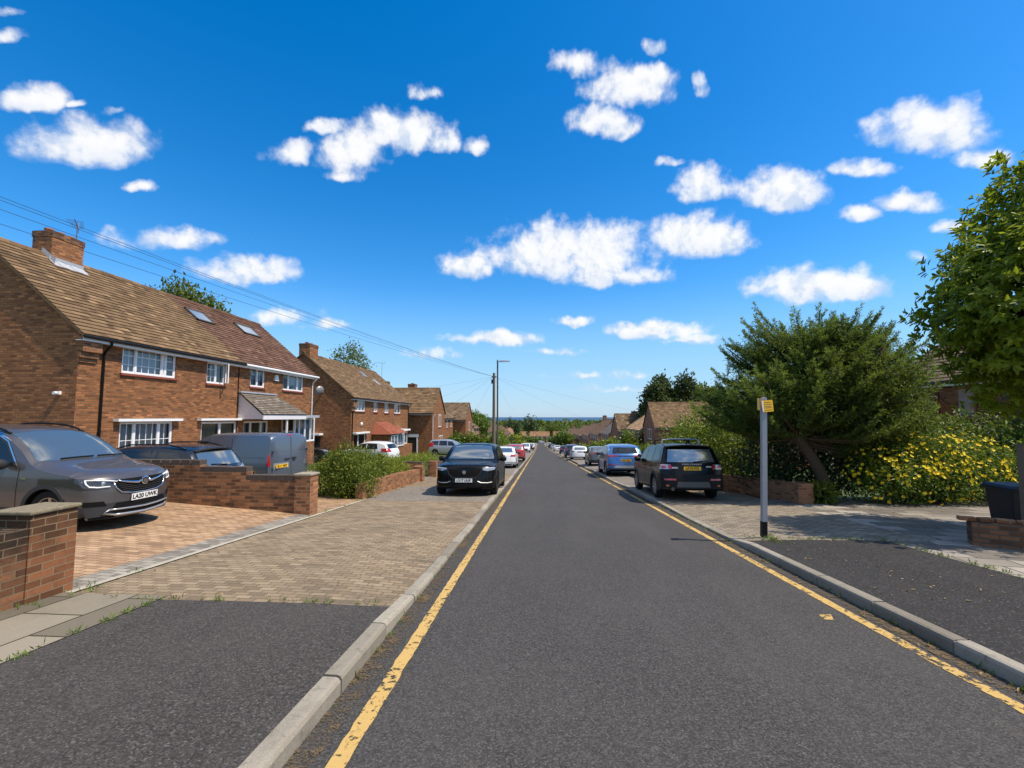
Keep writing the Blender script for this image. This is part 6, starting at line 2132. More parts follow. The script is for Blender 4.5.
def car(name, label, cat, loc, rz, sp, group='cars parked along the road'):
    """rz: heading of the nose, degrees from +X (east).  local x runs back from the nose, so the shell is turned by 180"""
    t = thing(name, label, cat, loc, 0, group)
    t.rotation_euler = (sp.get('roll', 0.0), sp.get('pitch', 0.0), R(rz) + math.pi)
    B = Body(sp['L'], sp['W'], sp['top'], sp['belt'], sp['axles'], sp['wr'], **sp.get('shape', {}))
    L, W, belt = sp['L'], sp['W'], sp['belt']
    paint = sp['paint']
    hub = MB()
    # everything is built about the car's middle: shift by the empty's place
    off = -L / 2

    def put(o):
        if o is not None: o.location = (o.location[0] + off, o.location[1], o.location[2])
        return o
    put(B.body(t, paint))
    det = sp.get('detail', 1)
    # side glass
    for s in (1, -1):
        for k, pg in enumerate(sp.get('side_glass', [])):
            put(B.patch('side_window', M['car_glass'], t, [pg], 'side', SIDE(s), .004))
        if sp.get('glass_frame') and det > 1:
            put(B.patch('window_surround', M[sp.get('frame_mat', 'trim')], t, sp['glass_frame'], 'side', SIDE(s), .002))
        for pg in sp.get('side_trim', []):
            put(B.patch(pg[0], M[pg[1]] if isinstance(pg[1], str) else pg[1], t, pg[2], 'side', SIDE(s), pg[3] if len(pg) > 3 else .003))
    # screens
    if 'ws' in sp:
        x0, x1 = sp['ws_x']
        put(B.patch('windscreen', M[sp.get('ws_mat', 'windscreen')], t, [sp['ws']], 'end', lambda c, n: (c[:, 0] > x0) & (c[:, 0] < x1) & (n[:, 2] > .15) & (n[:, 0] < -.05), .004))
    if 'rw' in sp:
        x0 = sp['rw_x']
        put(B.patch('rear_window', M[sp.get('rw_mat', 'car_glass')], t, [sp['rw']], 'end', lambda c, n: (c[:, 0] > x0) & (n[:, 0] > .1), .004))
    # front and rear fittings: (name, material, polygons in (y,z), both sides?, wrap depth)
    for end, lst in (('f', sp.get('front', [])), ('r', sp.get('rear', []))):
        for it in lst:
            nm, mt, polys, both = it[:4]
            dep = it[4] if len(it) > 4 else .55
            of = it[5] if len(it) > 5 else .006
            if end == 'f': sel = lambda c, n, d=dep: (c[:, 0] < d) & ((n[:, 0] < -.02) | (c[:, 0] < d * .6)) & (n[:, 2] > -.6)
            else: sel = lambda c, n, d=dep: (c[:, 0] > L - d) & ((n[:, 0] > .02) | (c[:, 0] > L - d * .6)) & (n[:, 2] > -.6)
            mm = M[mt] if isinstance(mt, str) else mt
            put(B.patch(nm, mm, t, polys, 'end', sel, of))
            if both:
                put(B.patch(nm, mm, t, [[(-y, z) for y, z in pg] for pg in polys], 'end', sel, of))
    # wheels
    for a in sp['axles']:
        for s in (1, -1):
            put(wheel(t, a, s * (W / 2 - .125), sp['wr'], .22, sp.get('rim', 'rim'), sp.get('spokes', 5), s))
    # arch trims
    if sp.get('arch_trim'):
        for a in sp['axles']:
            for s in (1, -1):
                mb_ = MB()
                v = []
                R0, R1 = sp['wr'] + B.arch - .012, sp['wr'] + B.arch + sp['arch_trim']
                for k in range(25):
                    th = math.pi * (-.06 + 1.12 * k / 24)
                    for rr, o_ in ((R0, -.01), (R0, .012), (R1, .010), (R1 + .004, -.01)):
                        x, z = a + rr * math.cos(th), sp['wr'] - .02 + rr * math.sin(th)
                        z = max(z, .2)
                        x = min(max(x, .02), L - .02)
                        v.append((B.shift(x, W / 2), s * (B.ys(x, z) + o_), z))
                mb_.idx(v, [(4 * k + j, 4 * k + j + 1, 4 * k + j + 5, 4 * k + j + 4) for k in range(24) for j in range(3)])
                put(mb_.build('arch_trim', M['trim'], t, smooth=True, sharp=50))
    if sp.get('mirrors'):
        for s in (1, -1):
            put(mirror_(t, B, sp['mirrors'][0], sp['mirrors'][1], s, sp.get('mirror_mat', 'trim')))
    if sp.get('plate_f'):
        z = sp['plate_f'][1]
        put(reg_plate(t, min(B.end_x(0, z - .05), B.end_x(.2, z), B.end_x(0, z + .05)) - .012, z, sp['plate_f'][0], 'plate_w', False, 0, text=det > 0))
    if sp.get('plate_r'):
        z = sp['plate_r'][1]
        put(reg_plate(t, max(B.end_x(0, z - .05, True), B.end_x(.2, z, True), B.end_x(0, z + .05, True)) + .012, z, sp['plate_r'][0], sp.get('plate_rm', 'plate_y'), True, 0, text=det > 0))
    if sp.get('rails'):
        x0, x1, yy, h = sp['rails']
        for s in (1, -1):
            mb_ = MB()
            pts = []
            for k in range(13):
                x = x0 + (x1 - x0) * k / 12
                e = min(1, 4 * min(k / 12, 1 - k / 12))
                pts.append((x, s * yy, float(B.ztf(x)) - .035 + h * e))
            mb_.tube(pts, .018, 6)
            put(mb_.build('roof_rail', M[sp.get('rail_mat', 'black_plastic')], t, smooth=True))
    for fn in sp.get('extra', []):
        fn(t, B, put)
    return t


def handles(zs, xs, mat=None):
    def f(t, B, put):
        for x in xs:
            for s in (1, -1):
                mb_ = MB()
                y = B.ys(x, zs)
                mb_.tube([(x - .09, s * (y - .004), zs), (x - .07, s * (y + .028), zs), (x + .07, s * (y + .028), zs + .008), (x + .09, s * (y - .004), zs + .008)], .013, 6)
                put(mb_.build('door_handle', mat or M['trim'], t, smooth=True))
    return f


def seams(xs, z0, z1, slant=0.0, mat='under'):
    """the gaps round the doors, cut as thin dark strips"""
    def f(t, B, put):
        for x in xs:
            for s in (1, -1):
                put(B.patch('door_gap', M[mat], t, [[(x - .004, z0), (x + .004, z0), (x + .004 + slant, z1), (x - .004 + slant, z1)]], 'side', SIDE(s), .0025))
    return f


def wiper(x_sel, y0, z0, y1, z1, rear=True):
    def f(t, B, put):
        a = B.end_x(y0, z0, rear); b = B.end_x(y1, z1, rear)
        sg = 1 if rear else -1
        mb_ = MB()
        mb_.bar((a + sg * .02, y0, z0), (b + sg * .02, y1, z1), .03, .02)
        put(mb_.build('wiper', M['black_plastic'], t))
    return f


def badge(z, r_, rear=False, y=0.0, mat='chrome', proud=.012):
    def f(t, B, put):
        x = B.end_x(y, z, rear)
        sg = 1 if rear else -1
        mb_ = MB()
        mb_.lathe([(r_, 0), (r_, sg * .012), (r_ * .84, sg * .016), (r_ * .80, sg * .006)], 24, axis='x')
        # a winged beast reduced to its strokes inside the ring
        for (a, b) in (((-.5, -.45), (.15, .55)), ((.1, -.6), (.55, .2)), ((-.45, .2), (.3, .05)), ((-.2, -.65), (-.05, -.1))):
            mb_.bar((sg * .010, a[0] * r_, a[1] * r_), (sg * .010, b[0] * r_, b[1] * r_), r_ * .22, .012, up=(1, 0, 0))
        o = mb_.build('badge', M[mat], t, smooth=True, sharp=40)
        o.location = (x + sg * (.002 + proud), y, z)
        put(o)
        d = MB(); d.lathe([(0, 0), (r_ * .82, 0)], 20, axis='x')
        e = d.build('badge_ground', M['dark_lamp'], o)
        e.location = (sg * .004, 0, 0)
    return f


def exhausts(z, ys_):
    def f(t, B, put):
        for y in ys_:
            mb_ = MB()
            x = B.L - .06
            mb_.lathe([(.035, -.12), (.04, .02), (.032, .02), (.03, -.1)], 12, axis='x', c=(x, y, z))
            put(mb_.build('exhaust', M['chrome'], t, smooth=True, sharp=40))
    return f


P = paint_mat
PAINT = dict(grey=P('grey_metallic', (0.105, 0.096, 0.098), .45, .32), blue_black=P('blue_black_metallic', (0.012, 0.016, 0.024), .4, .25), van=P('slate_grey_metallic', (0.125, 0.145, 0.18), .45, .3),
             black=P('black_paint', (0.004, 0.004, 0.004), .0, .25, .2, .2), white=P('white_paint', (0.72, 0.72, 0.71), 0, .35), silver=P('silver_paint', (0.52, 0.53, 0.55), .55, .32), red=P('red_paint', (0.42, 0.018, 0.018), .1, .3),
             blue=P('bright_blue_metallic', (0.075, 0.185, 0.42), .5, .28), warm_grey=P('warm_grey_metallic', (0.13, 0.125, 0.12), .5, .3), navy=P('navy_metallic', (0.035, 0.05, 0.11), .45, .3), dark=P('dark_paint', (0.02, 0.022, 0.026), .3, .3))

# ---- crossover on the near drive
def crossover_spec():
    L, W = 4.21, 1.78
    top = [(0, .26), (.012, .42), (.03, .60), (.07, .80), (.15, .90), (.32, .955), (.75, 1.01), (1.02, 1.055), (1.14, 1.09), (1.55, 1.36), (1.86, 1.515), (2.2, 1.585), (2.7, 1.60), (3.2, 1.575), (3.62, 1.50), (3.86, 1.28), (4.05, 1.0), (4.15, .80), (4.19, .6), (4.21, .35)]
    g1 = [(1.52, 1.02), (2.42, 1.03), (2.42, 1.48), (2.05, 1.46), (1.82, 1.34)]
    g2 = [(2.50, 1.03), (3.35, 1.06), (3.35, 1.44), (2.9, 1.49), (2.50, 1.48)]
    fr = [[(1.44, 1.005), (2.45, 1.015), (2.45, 1.50), (2.05, 1.49), (1.78, 1.37)], [(2.45, 1.015), (3.45, 1.05), (3.42, 1.46), (2.9, 1.51), (2.45, 1.50)]]

    def chrome_line(t, B, put):
        for s in (1, -1):
            for (a, b) in (((1.44, 1.00), (1.80, 1.385)), ((1.80, 1.385), (2.05, 1.495)), ((2.05, 1.495), (2.5, 1.515)), ((2.5, 1.515), (2.95, 1.52))):
                dx, dz = b[0] - a[0], b[1] - a[1]
                l = math.hypot(dx, dz); nx, nz = -dz / l * .011, dx / l * .011
                put(B.patch('chrome_trim', M['chrome'], t, [[(a[0] - nx, a[1] - nz), (b[0] - nx, b[1] - nz), (b[0] + nx, b[1] + nz), (a[0] + nx, a[1] + nz)]], 'side', SIDE(s), .008))

    def grille_wings(t, B, put):
        # bright wings from the badge into the grille corners
        for s in (1, -1):
            mb_ = MB()
            pts = []
            for (y, z) in ((.075, .775), (.13, .758), (.26, .775), (.40, .805), (.455, .825)):
                pts.append((B.end_x(y, z) - .022, s * y, z))
            mb_.tube(pts, [.026, .022, .018, .014, .008], 8)
            put(mb_.build('grille_bar', M['chrome'], t, smooth=True))
        mb_ = MB()                                           # bright strip round the grille's foot
        pts = [(B.end_x(abs(y), z) - .010, y, z) for (y, z) in ((-.50, .80), (-.47, .70), (-.40, .625), (-.25, .595), (0, .585), (.25, .595), (.40, .625), (.47, .70), (.50, .80))]
        mb_.tube(pts, .010, 6)
        put(mb_.build('grille_surround', M['chrome'], t, smooth=True))
        for k in range(5):                                   # grille slats
            z = .625 + k * .034
            mb_ = MB()
            hw_ = .36 + .022 * k
            mb_.tube([(B.end_x(abs(y), z) - .006, y, z) for y in np.linspace(-hw_, hw_, 9)], .006, 5)
            put(mb_.build('grille_slat', M['trim'], t))

    def lamps(t, B, put):
        for s in (1, -1):
            for (pts, r_) in (([(.80, .845), (.70, .842), (.56, .825), (.46, .805)], .013), ([(.795, .845), (.80, .79), (.775, .74), (.70, .728), (.56, .732)], .013)):
                mb_ = MB()
                mb_.tube([(B.end_x(y, z) - .020, s * y, z) for y, z in pts], r_, 6)
                put(mb_.build('running_lamp', M['white_lamp'], t, smooth=True))
            mb_ = MB()
            mb_.lathe([(0, -.02), (.03, -.018), (.035, .0)], 12, axis='x', c=(B.end_x(.63, .785) - .006, s * .63, .785))
            put(mb_.build('lamp_lens', M['clear_lamp'], t, smooth=True))
            mb_ = MB()                                       # side badge on the wing
            x = 1.30
            mb_.bar((x - .05, s * (B.ys(x, .83) + .004), .83), (x + .05, s * (B.ys(x, .83) + .004), .83), .006, .022)
            put(mb_.build('wing_badge', M['chrome'], t))

    def skid(t, B, put):
        for (z, r_, hw_) in ((.335, .014, .56), (.245, .02, .50)):
            mb_ = MB()
            mb_.tube([(B.end_x(abs(y), max(.28, z)) - .018, y, z + .02 * abs(y / hw_)) for y in np.linspace(-hw_, hw_, 13)], r_, 8)
            put(mb_.build('skid_bar', M['silver_trim'], t, smooth=True))
        for s in (1, -1):
            mb_ = MB()
            mb_.tube([(B.end_x(.56, .335) - .018, s * .56, .355), (B.end_x(.64, .29) - .012, s * .64, .30), (B.end_x(.52, .28) - .018, s * .50, .265)], .016, 8)
            put(mb_.build('skid_corner', M['silver_trim'], t, smooth=True))

    def interior(t, B, put):
        for s in (1, -1):
            mb_ = MB()                                       # windscreen wipers parked on the cowl
            y0 = -.15 + s * .32
            pts = [(1.17 + .02 * abs(y), y, float(B.ztf(1.17 + .02 * abs(y))) - .035 * (y / .85) ** 2 + .02) for y in np.linspace(y0 - .28, y0 + .28, 7)]
            mb_.tube(pts, .012, 5)
            put(mb_.build('wiper', M['black_plastic'], t))
    return dict(L=L, W=W, top=top, belt=1.0, axles=(.83, 3.43), wr=.335, paint=PAINT['grey'], detail=2, shape=dict(clear=.20, cf=.30, n=90, edge=.075),
                side_glass=[g1, g2, [(3.48, 1.08), (3.72, 1.13), (3.55, 1.38), (3.46, 1.42)]], glass_frame=fr,
                ws=[(-.74, 1.085), (.74, 1.085), (.60, 1.50), (.3, 1.525), (-.3, 1.525), (-.60, 1.50)], ws_x=(1.1, 2.3), rw=[(-.62, 1.1), (.62, 1.1), (.52, 1.46), (-.52, 1.46)], rw_x=3.5,
                side_trim=[('sill_cladding', 'trim', [[(.40, .18), (3.9, .18), (3.9, .36), (.40, .36)]])],
                front=[('lower_bumper', 'trim', [[(-.86, .1), (.86, .1), (.86, .40), (.6, .46), (-.6, .46), (-.86, .40)]], False, .95, .003),
                       ('lower_intake', 'under', [[(-.52, .37), (.52, .37), (.46, .455), (-.46, .455)]], False, .5, .007),
                       ('lower_slot', 'under', [[(-.52, .27), (.52, .27), (.50, .315), (-.50, .315)]], False, .5, .008),
                       ('grille', 'under', [[(-.47, .82), (-.46, .70), (-.38, .61), (0, .59), (.38, .61), (.46, .70), (.47, .82), (.2, .80), (-.2, .80)][1:7] + [(.47, .83), (-.47, .83)]], False, .5, .004),
                       ('headlight', 'dark_lamp', [[(.46, .80), (.60, .715), (.82, .70), (.90, .76), (.90, .87), (.60, .84)]], True, 1.1, .007),
                       ('fog_recess', 'under', [[(.58, .42), (.80, .42), (.84, .50), (.62, .50)]], True, .6, .007)],
                arch_trim=.05, mirrors=(1.62, 1.02), mirror_mat='trim', plate_f=('LA20 UWK', .515),
                extra=[chrome_line, grille_wings, lamps, skid, interior, badge(.775, .072, proud=.022), handles(.93, (2.25, 3.15)), seams((1.38, 2.46), .36, 1.0, .02)], rails=(1.95, 3.5, .60, .05))


def gslope(x, y, dx, dy):
    return math.atan2(gz(x + dx, y + dy) - gz(x - dx, y - dy), 2 * math.hypot(dx, dy))


cx = crossover_spec()
xc, yc = -7.0 - 4.21 / 2, 7.70
cx['pitch'] = -math.atan((gz(xc - 1.3, yc) - gz(xc + 1.3, yc)) / 2.6)
car('crossover_car', 'grey metallic crossover with chrome winged grille on the near brick drive', 'car', (xc, yc, gz(xc, yc) + .01), 0, cx, None)

# ---- black blue estate behind the stepped wall, tail towards the road
def estate_spec():
    L, W = 4.6, 1.82
    top = [(0, .30), (.02, .5), (.06, .72), (.16, .86), (.5, .98), (1.05, 1.06), (1.2, 1.10), (1.7, 1.44), (2.0, 1.56), (2.4, 1.62), (3.2, 1.63), (3.9, 1.57), (4.05, 1.52), (4.22, 1.34), (4.42, 1.10), (4.49, 1.04), (4.54, .8), (4.58, .62), (4.6, .34)]
    return dict(L=L, W=W, top=top, belt=1.02, axles=(.85, 3.5), wr=.35, paint=PAINT['blue_black'], detail=2, shape=dict(clear=.22, n=84, cr=.24),
                side_glass=[[(1.6, 1.06), (2.35, 1.06), (2.35, 1.50), (1.95, 1.47)], [(2.43, 1.06), (3.2, 1.06), (3.2, 1.50), (2.43, 1.51)], [(3.28, 1.06), (4.0, 1.1), (3.78, 1.45), (3.28, 1.49)]],
                ws=[(-.72, 1.12), (.72, 1.12), (.60, 1.52), (-.60, 1.52)], ws_x=(1.1, 2.2), rw=[(-.68, 1.12), (.68, 1.12), (.58, 1.46), (-.58, 1.46)], rw_x=4.0, rw_mat='windscreen',
                rear=[('tail_light', 'clear_lamp', [[(.44, .92), (.86, .92), (.90, 1.02), (.80, 1.09), (.46, 1.03)]], True, .85, .008), ('tail_reflector', 'red_lamp', [[(.78, .885), (.93, .885), (.93, .935), (.78, .935)]], True, .85, .010),
                      ('bumper', 'trim', [[(-.9, .2), (.9, .2), (.9, .46), (-.9, .46)]], False, .5, .004)],
                front=[('headlight', 'clear_lamp', [[(.45, .68), (.84, .74), (.84, .86), (.5, .8)]], True, .6)],
                mirrors=(1.6, 1.05), mirror_mat='trim', plate_r=('KR06 BTY', .80), rails=(1.9, 3.85, .62, .055), rail_mat='black_plastic',
                extra=[wiper(0, .05, 1.13, -.40, 1.17), badge(.945, .035, True, proud=.004), handles(.95, (2.25, 3.1)), seams((1.45, 2.39, 3.24), .4, 1.02),
                       lambda t, B, put: spoiler(t, B, put, 3.86, 4.16, 1.575, .60)])


def spoiler(t, B, put, x0, x1, z, hw_, mat=None):
    mb_ = MB()
    v = []
    for y in np.linspace(-hw_, hw_, 9):
        d = .05 * (y / hw_) ** 2
        v += [(x0, y, z - .02 - d), (x1 - .06 * (y / hw_) ** 2, y, z - .025 - d), (x1 - .06 * (y / hw_) ** 2, y, z - .055 - d), (x0, y, z - .10 - d)]
    mb_.idx(v, [(4 * k + j, 4 * k + (j + 1) % 4, 4 * k + 4 + (j + 1) % 4, 4 * k + 4 + j) for k in range(8) for j in range(4)] + [(0, 1, 2, 3), (35, 34, 33, 32)])
    put(mb_.build('spoiler', mat or M['trim'], t, smooth=True, sharp=40))


es = estate_spec()
xe, ye = -7.75 - 2.3, 11.15
car('estate_car', 'blue black estate with roof rails behind the stepped brick wall', 'car', (xe, ye, gz(xe, ye)), 180 - 2, es, None)

# ---- slate panel van
def van_spec(paint, detail=2, plate='EL16 NKP'):
    L, W = 4.6, 1.92
    top = [(0, .32), (.02, .55), (.07, .85), (.2, .98), (.6, 1.12), (.85, 1.22), (1.4, 1.68), (1.7, 1.84), (2.0, 1.90), (3.0, 1.92), (4.3, 1.91), (4.42, 1.88), (4.5, 1.80), (4.54, 1.5), (4.57, 1.0), (4.59, .6), (4.6, .32)]

    def doors(t, B, put):
        put(B.patch('door_gap', M['under'], t, [[(-.006, .42), (.006, .42), (.006, 1.80), (-.006, 1.80)]], 'end', lambda c, n: (c[:, 0] > 4.3) & (n[:, 0] > .2), .003))
        mb_ = MB(); mb_.box(4.585, -.30, 1.02, 4.605, -.08, 1.06); mb_.box(4.585, .06, 1.00, 4.62, .20, 1.08)
        put(mb_.build('door_handle', M['trim'], t))
        for s in (1, -1):
            put(B.patch('door_gap', M['under'], t, [[(2.98, .5), (2.99, .5), (2.90, 1.72), (2.89, 1.72)]], 'side', SIDE(s), .003))
            put(B.patch('door_gap', M['under'], t, [[(1.9, .5), (1.91, .5), (1.91, 1.75), (1.9, 1.75)]], 'side', SIDE(s), .003))
            mb_ = MB(); mb_.tube([(2.0, s * (B.ys(2, 1.13) + .005), 1.13), (4.3, s * (B.ys(4.3, 1.13) + .005), 1.13)], .010, 6); put(mb_.build('side_crease', paint, t))
            for z in (.7, 1.25):
                mb_ = MB(); mb_.box(4.50, s * .80 - .02, z, 4.585, s * .80 + .02, z + .09); put(mb_.build('hinge', paint, t))
    return dict(L=L, W=W, top=top, belt=1.10, axles=(.85, 3.7), wr=.34, paint=paint, detail=detail, shape=dict(clear=.22, tum=.10, cr=.06, cf=.3, crown=.03, n=80, tr=.03),
                side_glass=[[(1.2, 1.16), (1.85, 1.16), (1.85, 1.64), (1.55, 1.62)]], ws=[(-.78, 1.2), (.78, 1.2), (.68, 1.76), (-.68, 1.76)], ws_x=(.8, 2.1),
                front=[('headlight', 'clear_lamp', [[(.5, .78), (.9, .80), (.9, .98), (.62, .95)]], True, .6), ('grille', 'under', [[(-.5, .6), (.5, .6), (.55, .8), (-.55, .8)]], False, .5), ('bumper', 'trim', [[(-.95, .2), (.95, .2), (.95, .5), (-.95, .5)]], False, .5, .004)],
                rear=[('tail_light', 'red_lamp', [[(.865, .84), (.96, .84), (.96, 1.22), (.875, 1.22)]], True, .16, .008), ('rear_panel', 'van_panel', [[(.05, 1.30), (.74, 1.30), (.70, 1.74), (.05, 1.76)]], True, .35, .004),
                      ('bumper', 'trim', [[(-.98, .2), (.98, .2), (.98, .46), (-.98, .46)]], False, .4, .005), ('plate_recess', 'silver_trim', [[(-.12, .72), (-.76, .72), (-.76, .92), (-.12, .92)]], False, .4, .006),
                      ('brake_lamp', 'red_lamp', [[(-.12, 1.83), (.12, 1.83), (.12, 1.86), (-.12, 1.86)]], False, .4, .008)],
                mirrors=(1.25, 1.2), extra=[doors])


M['van_panel'] = PAINT['van'] if False else paint_mat('van_blanked_window', (0.12, 0.14, 0.175), .45, .2)
vs = van_spec(PAINT['van'])
vs['extra'].append(lambda t, B, put: put(reg_plate(t, B.L + .012, .82, 'EL16 NKP', 'plate_y', True, y=-.44)))
ang = R(12)
nx_, ny_ = -math.cos(ang), math.sin(ang)
px_, py_ = -8.86 - .0, 14.5
cx_, cy_ = px_ + nx_ * 2.3 + .96 * math.sin(ang), py_ + ny_ * 2.3 + .96 * math.cos(ang)
car('panel_van', 'slate grey panel van, twin rear doors facing the road, behind the dark estate', 'van', (cx_, cy_, gz(cx_, cy_) - .02), 180 - 12, vs, None)

# ---- black crossover parked facing us on the left footway
def black_suv_spec():
    L, W = 4.66, 1.94
    top = [(0, .28), (.012, .45), (.03, .66), (.08, .86), (.18, .95), (.5, 1.0), (1.1, 1.05), (1.35, 1.08), (1.8, 1.40), (2.1, 1.54), (2.45, 1.62), (3.0, 1.64), (3.6, 1.57), (4.0, 1.42), (4.3, 1.15), (4.5, 1.05), (4.6, .8), (4.64, .6), (4.66, .35)]

    def lip(t, B, put):
        for s in (1, -1):
            mb_ = MB(); mb_.tube([(B.end_x(y, z) - .014, s * y, z) for y, z in ((.42, .46), (.52, .42), (.72, .41), (.84, .43))], .014, 6); put(mb_.build('intake_blade', M['silver_trim'], t))
            mb_ = MB(); mb_.tube([(B.end_x(y, z) - .016, s * y, z) for y, z in ((.56, .845), (.70, .855), (.86, .86))], .010, 6); put(mb_.build('running_lamp', M['white_lamp'], t))
        mb_ = MB(); mb_.tube([(B.end_x(abs(y), z) - .008, y, z) for y, z in ((-.53, .80), (-.48, .68), (-.36, .58), (0, .565), (.36, .58), (.48, .68), (.53, .80))], .008, 6); put(mb_.build('grille_surround', M['trim'], t))
    return dict(L=L, W=W, top=top, belt=1.04, axles=(.85, 3.72), wr=.36, paint=PAINT['black'], detail=2, rim='rim_dark', shape=dict(clear=.21, cf=.30, n=84),
                side_glass=[[(1.75, 1.08), (2.55, 1.09), (2.55, 1.52), (2.1, 1.46)], [(2.63, 1.09), (3.45, 1.12), (3.3, 1.50), (2.63, 1.53)], [(3.53, 1.13), (3.95, 1.2), (3.7, 1.40), (3.5, 1.46)]],
                ws=[(-.78, 1.10), (.78, 1.10), (.63, 1.53), (.3, 1.55), (-.3, 1.55), (-.63, 1.53)], ws_x=(1.3, 2.6), rw=[(-.64, 1.12), (.64, 1.12), (.52, 1.46), (-.52, 1.46)], rw_x=3.8,
                front=[('grille', 'under', [[(-.52, .82), (-.48, .68), (-.36, .575), (.36, .575), (.48, .68), (.52, .82)]], False, .5, .005), ('headlight', 'clear_lamp', [[(.54, .80), (.72, .765), (.90, .80), (.94, .88), (.70, .865)]], True, .8, .008),
                       ('side_intake', 'under', [[(.50, .36), (.86, .36), (.88, .52), (.60, .52)]], True, .5, .005), ('lower_intake', 'under', [[(-.42, .28), (.42, .28), (.36, .42), (-.36, .42)]], False, .5, .005)],
                mirrors=(1.78, 1.08), mirror_mat='black_plastic', plate_f=('LV17 UUB', .49), extra=[lip, badge(.73, .055, proud=.01), seams((1.5, 2.6), .4, 1.04), handles(.95, (2.4, 3.3))])


def on_road(kind_x, y, heading=90):
    return gz(kind_x, y)


bs_ = black_suv_spec()
yj = 13.75 + 2.33
PIT = math.atan(.061)
bs_['pitch'] = PIT
car('black_suv', 'glossy black luxury off roader parked facing uphill on the left footway', 'car', (-2.30, yj, gz(-2.3, yj)), -90, bs_)

# ---- black off roader on the right, tail towards us
def offroader_spec():
    L, W = 4.6, 1.92
    top = [(0, .34), (.02, .55), (.06, .85), (.18, 1.02), (.6, 1.08), (1.2, 1.13), (1.4, 1.18), (1.85, 1.54), (2.1, 1.66), (2.5, 1.71), (3.3, 1.72), (4.05, 1.67), (4.16, 1.64), (4.24, 1.56), (4.42, 1.20), (4.48, 1.10), (4.53, .85), (4.58, .62), (4.6, .36)]

    def bars(t, B, put):
        for x in (2.5, 3.45):
            mb_ = MB()
            zt = float(B.ztf(x))
            mb_.tube([(x, -.60, zt + .11), (x, -.3, zt + .135), (x, .3, zt + .135), (x, .60, zt + .11)], .02, 8)
            for s in (1, -1):
                mb_.tube([(x, s * .58, zt + .11), (x, s * .60, zt - .02)], .028, 8)
            put(mb_.build('roof_bar', M['silver_trim'] if x > 3 else M['black_plastic'], t, smooth=True, sharp=40))
        mb_ = MB()
        x = 2.3
        mb_.tube([(x, .50, float(B.ztf(x)) + .15), (x + .9, .46, float(B.ztf(x)) + .17)], .04, 8); put(mb_.build('cycle_carrier', M['black_plastic'], t))
        spoiler(t, B, put, 3.98, 4.30, 1.69, .70, M['black_plastic'])
        text = text_mesh('lettering', 'DISCOVERY', .06, M['silver_trim'], t, .002, .001, sx=1.9)
        text.matrix_local = Matrix.Translation((B.end_x(0, 1.075, True) + .012, 0, 1.075)) @ Matrix(((0, 0, 1), (1, 0, 0), (0, 1, 0))).to_4x4()
        put(text)
        mb_ = MB(); mb_.box(4.535, .40, .99, 4.545, .56, 1.03); put(mb_.build('badge', M['lead'], t))
        mb_ = MB(); mb_.box(4.535, -.62, .95, 4.545, -.44, 1.0); put(mb_.build('badge', M['lead'], t))
        mb_ = MB(); mb_.tube([(3.9, .05, 1.70), (4.0, .05, 1.80)], .02, 6); put(mb_.build('aerial_fin', M['black_plastic'], t))
    return dict(L=L, W=W, top=top, belt=1.08, axles=(.86, 3.60), wr=.37, paint=PAINT['black'], detail=2, shape=dict(clear=.26, tum=.33, cr=.14, n=84, tr=.03), spokes=10,
                side_glass=[[(1.75, 1.12), (2.45, 1.13), (2.45, 1.58), (2.1, 1.55)], [(2.52, 1.13), (3.3, 1.14), (3.3, 1.58), (2.52, 1.59)], [(3.42, 1.15), (4.15, 1.2), (4.0, 1.52), (3.42, 1.57)]],
                ws=[(-.74, 1.18), (.74, 1.18), (.62, 1.62), (-.62, 1.62)], ws_x=(1.3, 2.4), rw=[(-.72, 1.14), (.72, 1.14), (.64, 1.52), (-.64, 1.52)], rw_x=4.1, rw_mat='windscreen',
                rear=[('tail_light', 'clear_lamp', [[(.62, .93), (.93, .93), (.93, 1.07), (.64, 1.07)]], True, .5, .007), ('lamp_segment', 'red_lamp', [[(.60, .95), (.69, .93), (.70, 1.06), (.62, 1.06)]], True, .5, .010), ('lamp_segment', 'red_lamp', [[(.77, .96), (.90, .95), (.90, 1.04), (.78, 1.03)]], True, .5, .010),
                      ('bumper', 'black_plastic', [[(-.95, .2), (.95, .2), (.95, .78), (-.95, .78)]], False, .55, .004), ('bumper_reflector', 'red_lamp', [[(.50, .60), (.84, .60), (.84, .65), (.52, .65)]], True, .5, .009),
                      ('skid_plate', 'dull_metal', [[(-.50, .40), (.50, .40), (.46, .56), (-.46, .56)]], False, .5, .010), ('lower_valance', 'trim', [[(-.9, .2), (.9, .2), (.9, .36), (-.9, .36)]], False, .5, .007), ('amber_reflector', 'amber', [[(.72, .42), (.80, .42), (.80, .47), (.72, .47)]], True, .5, .010)],
                front=[('headlight', 'clear_lamp', [[(.5, .82), (.9, .85), (.9, .98), (.55, .95)]], True, .6)],
                arch_trim=.05, mirrors=(1.72, 1.14), mirror_mat='black_plastic', plate_r=('LB13 VYL', .955),
                extra=[bars, wiper(0, .05, 1.15, .52, 1.19), exhausts(.34, (-.62,)), seams((1.45, 2.48, 3.36), .42, 1.08), handles(.98, (2.3, 3.2))])


os_ = offroader_spec()
os_['pitch'] = -PIT
yd = 14.15 - .95 + 2.3
oc = car('black_offroader', 'black off roader with roof bars seen from behind on the right footway', 'car', (4.42, yd, gz(4.42, yd)), 90, os_)
oc.scale = (.955, .945, .955)


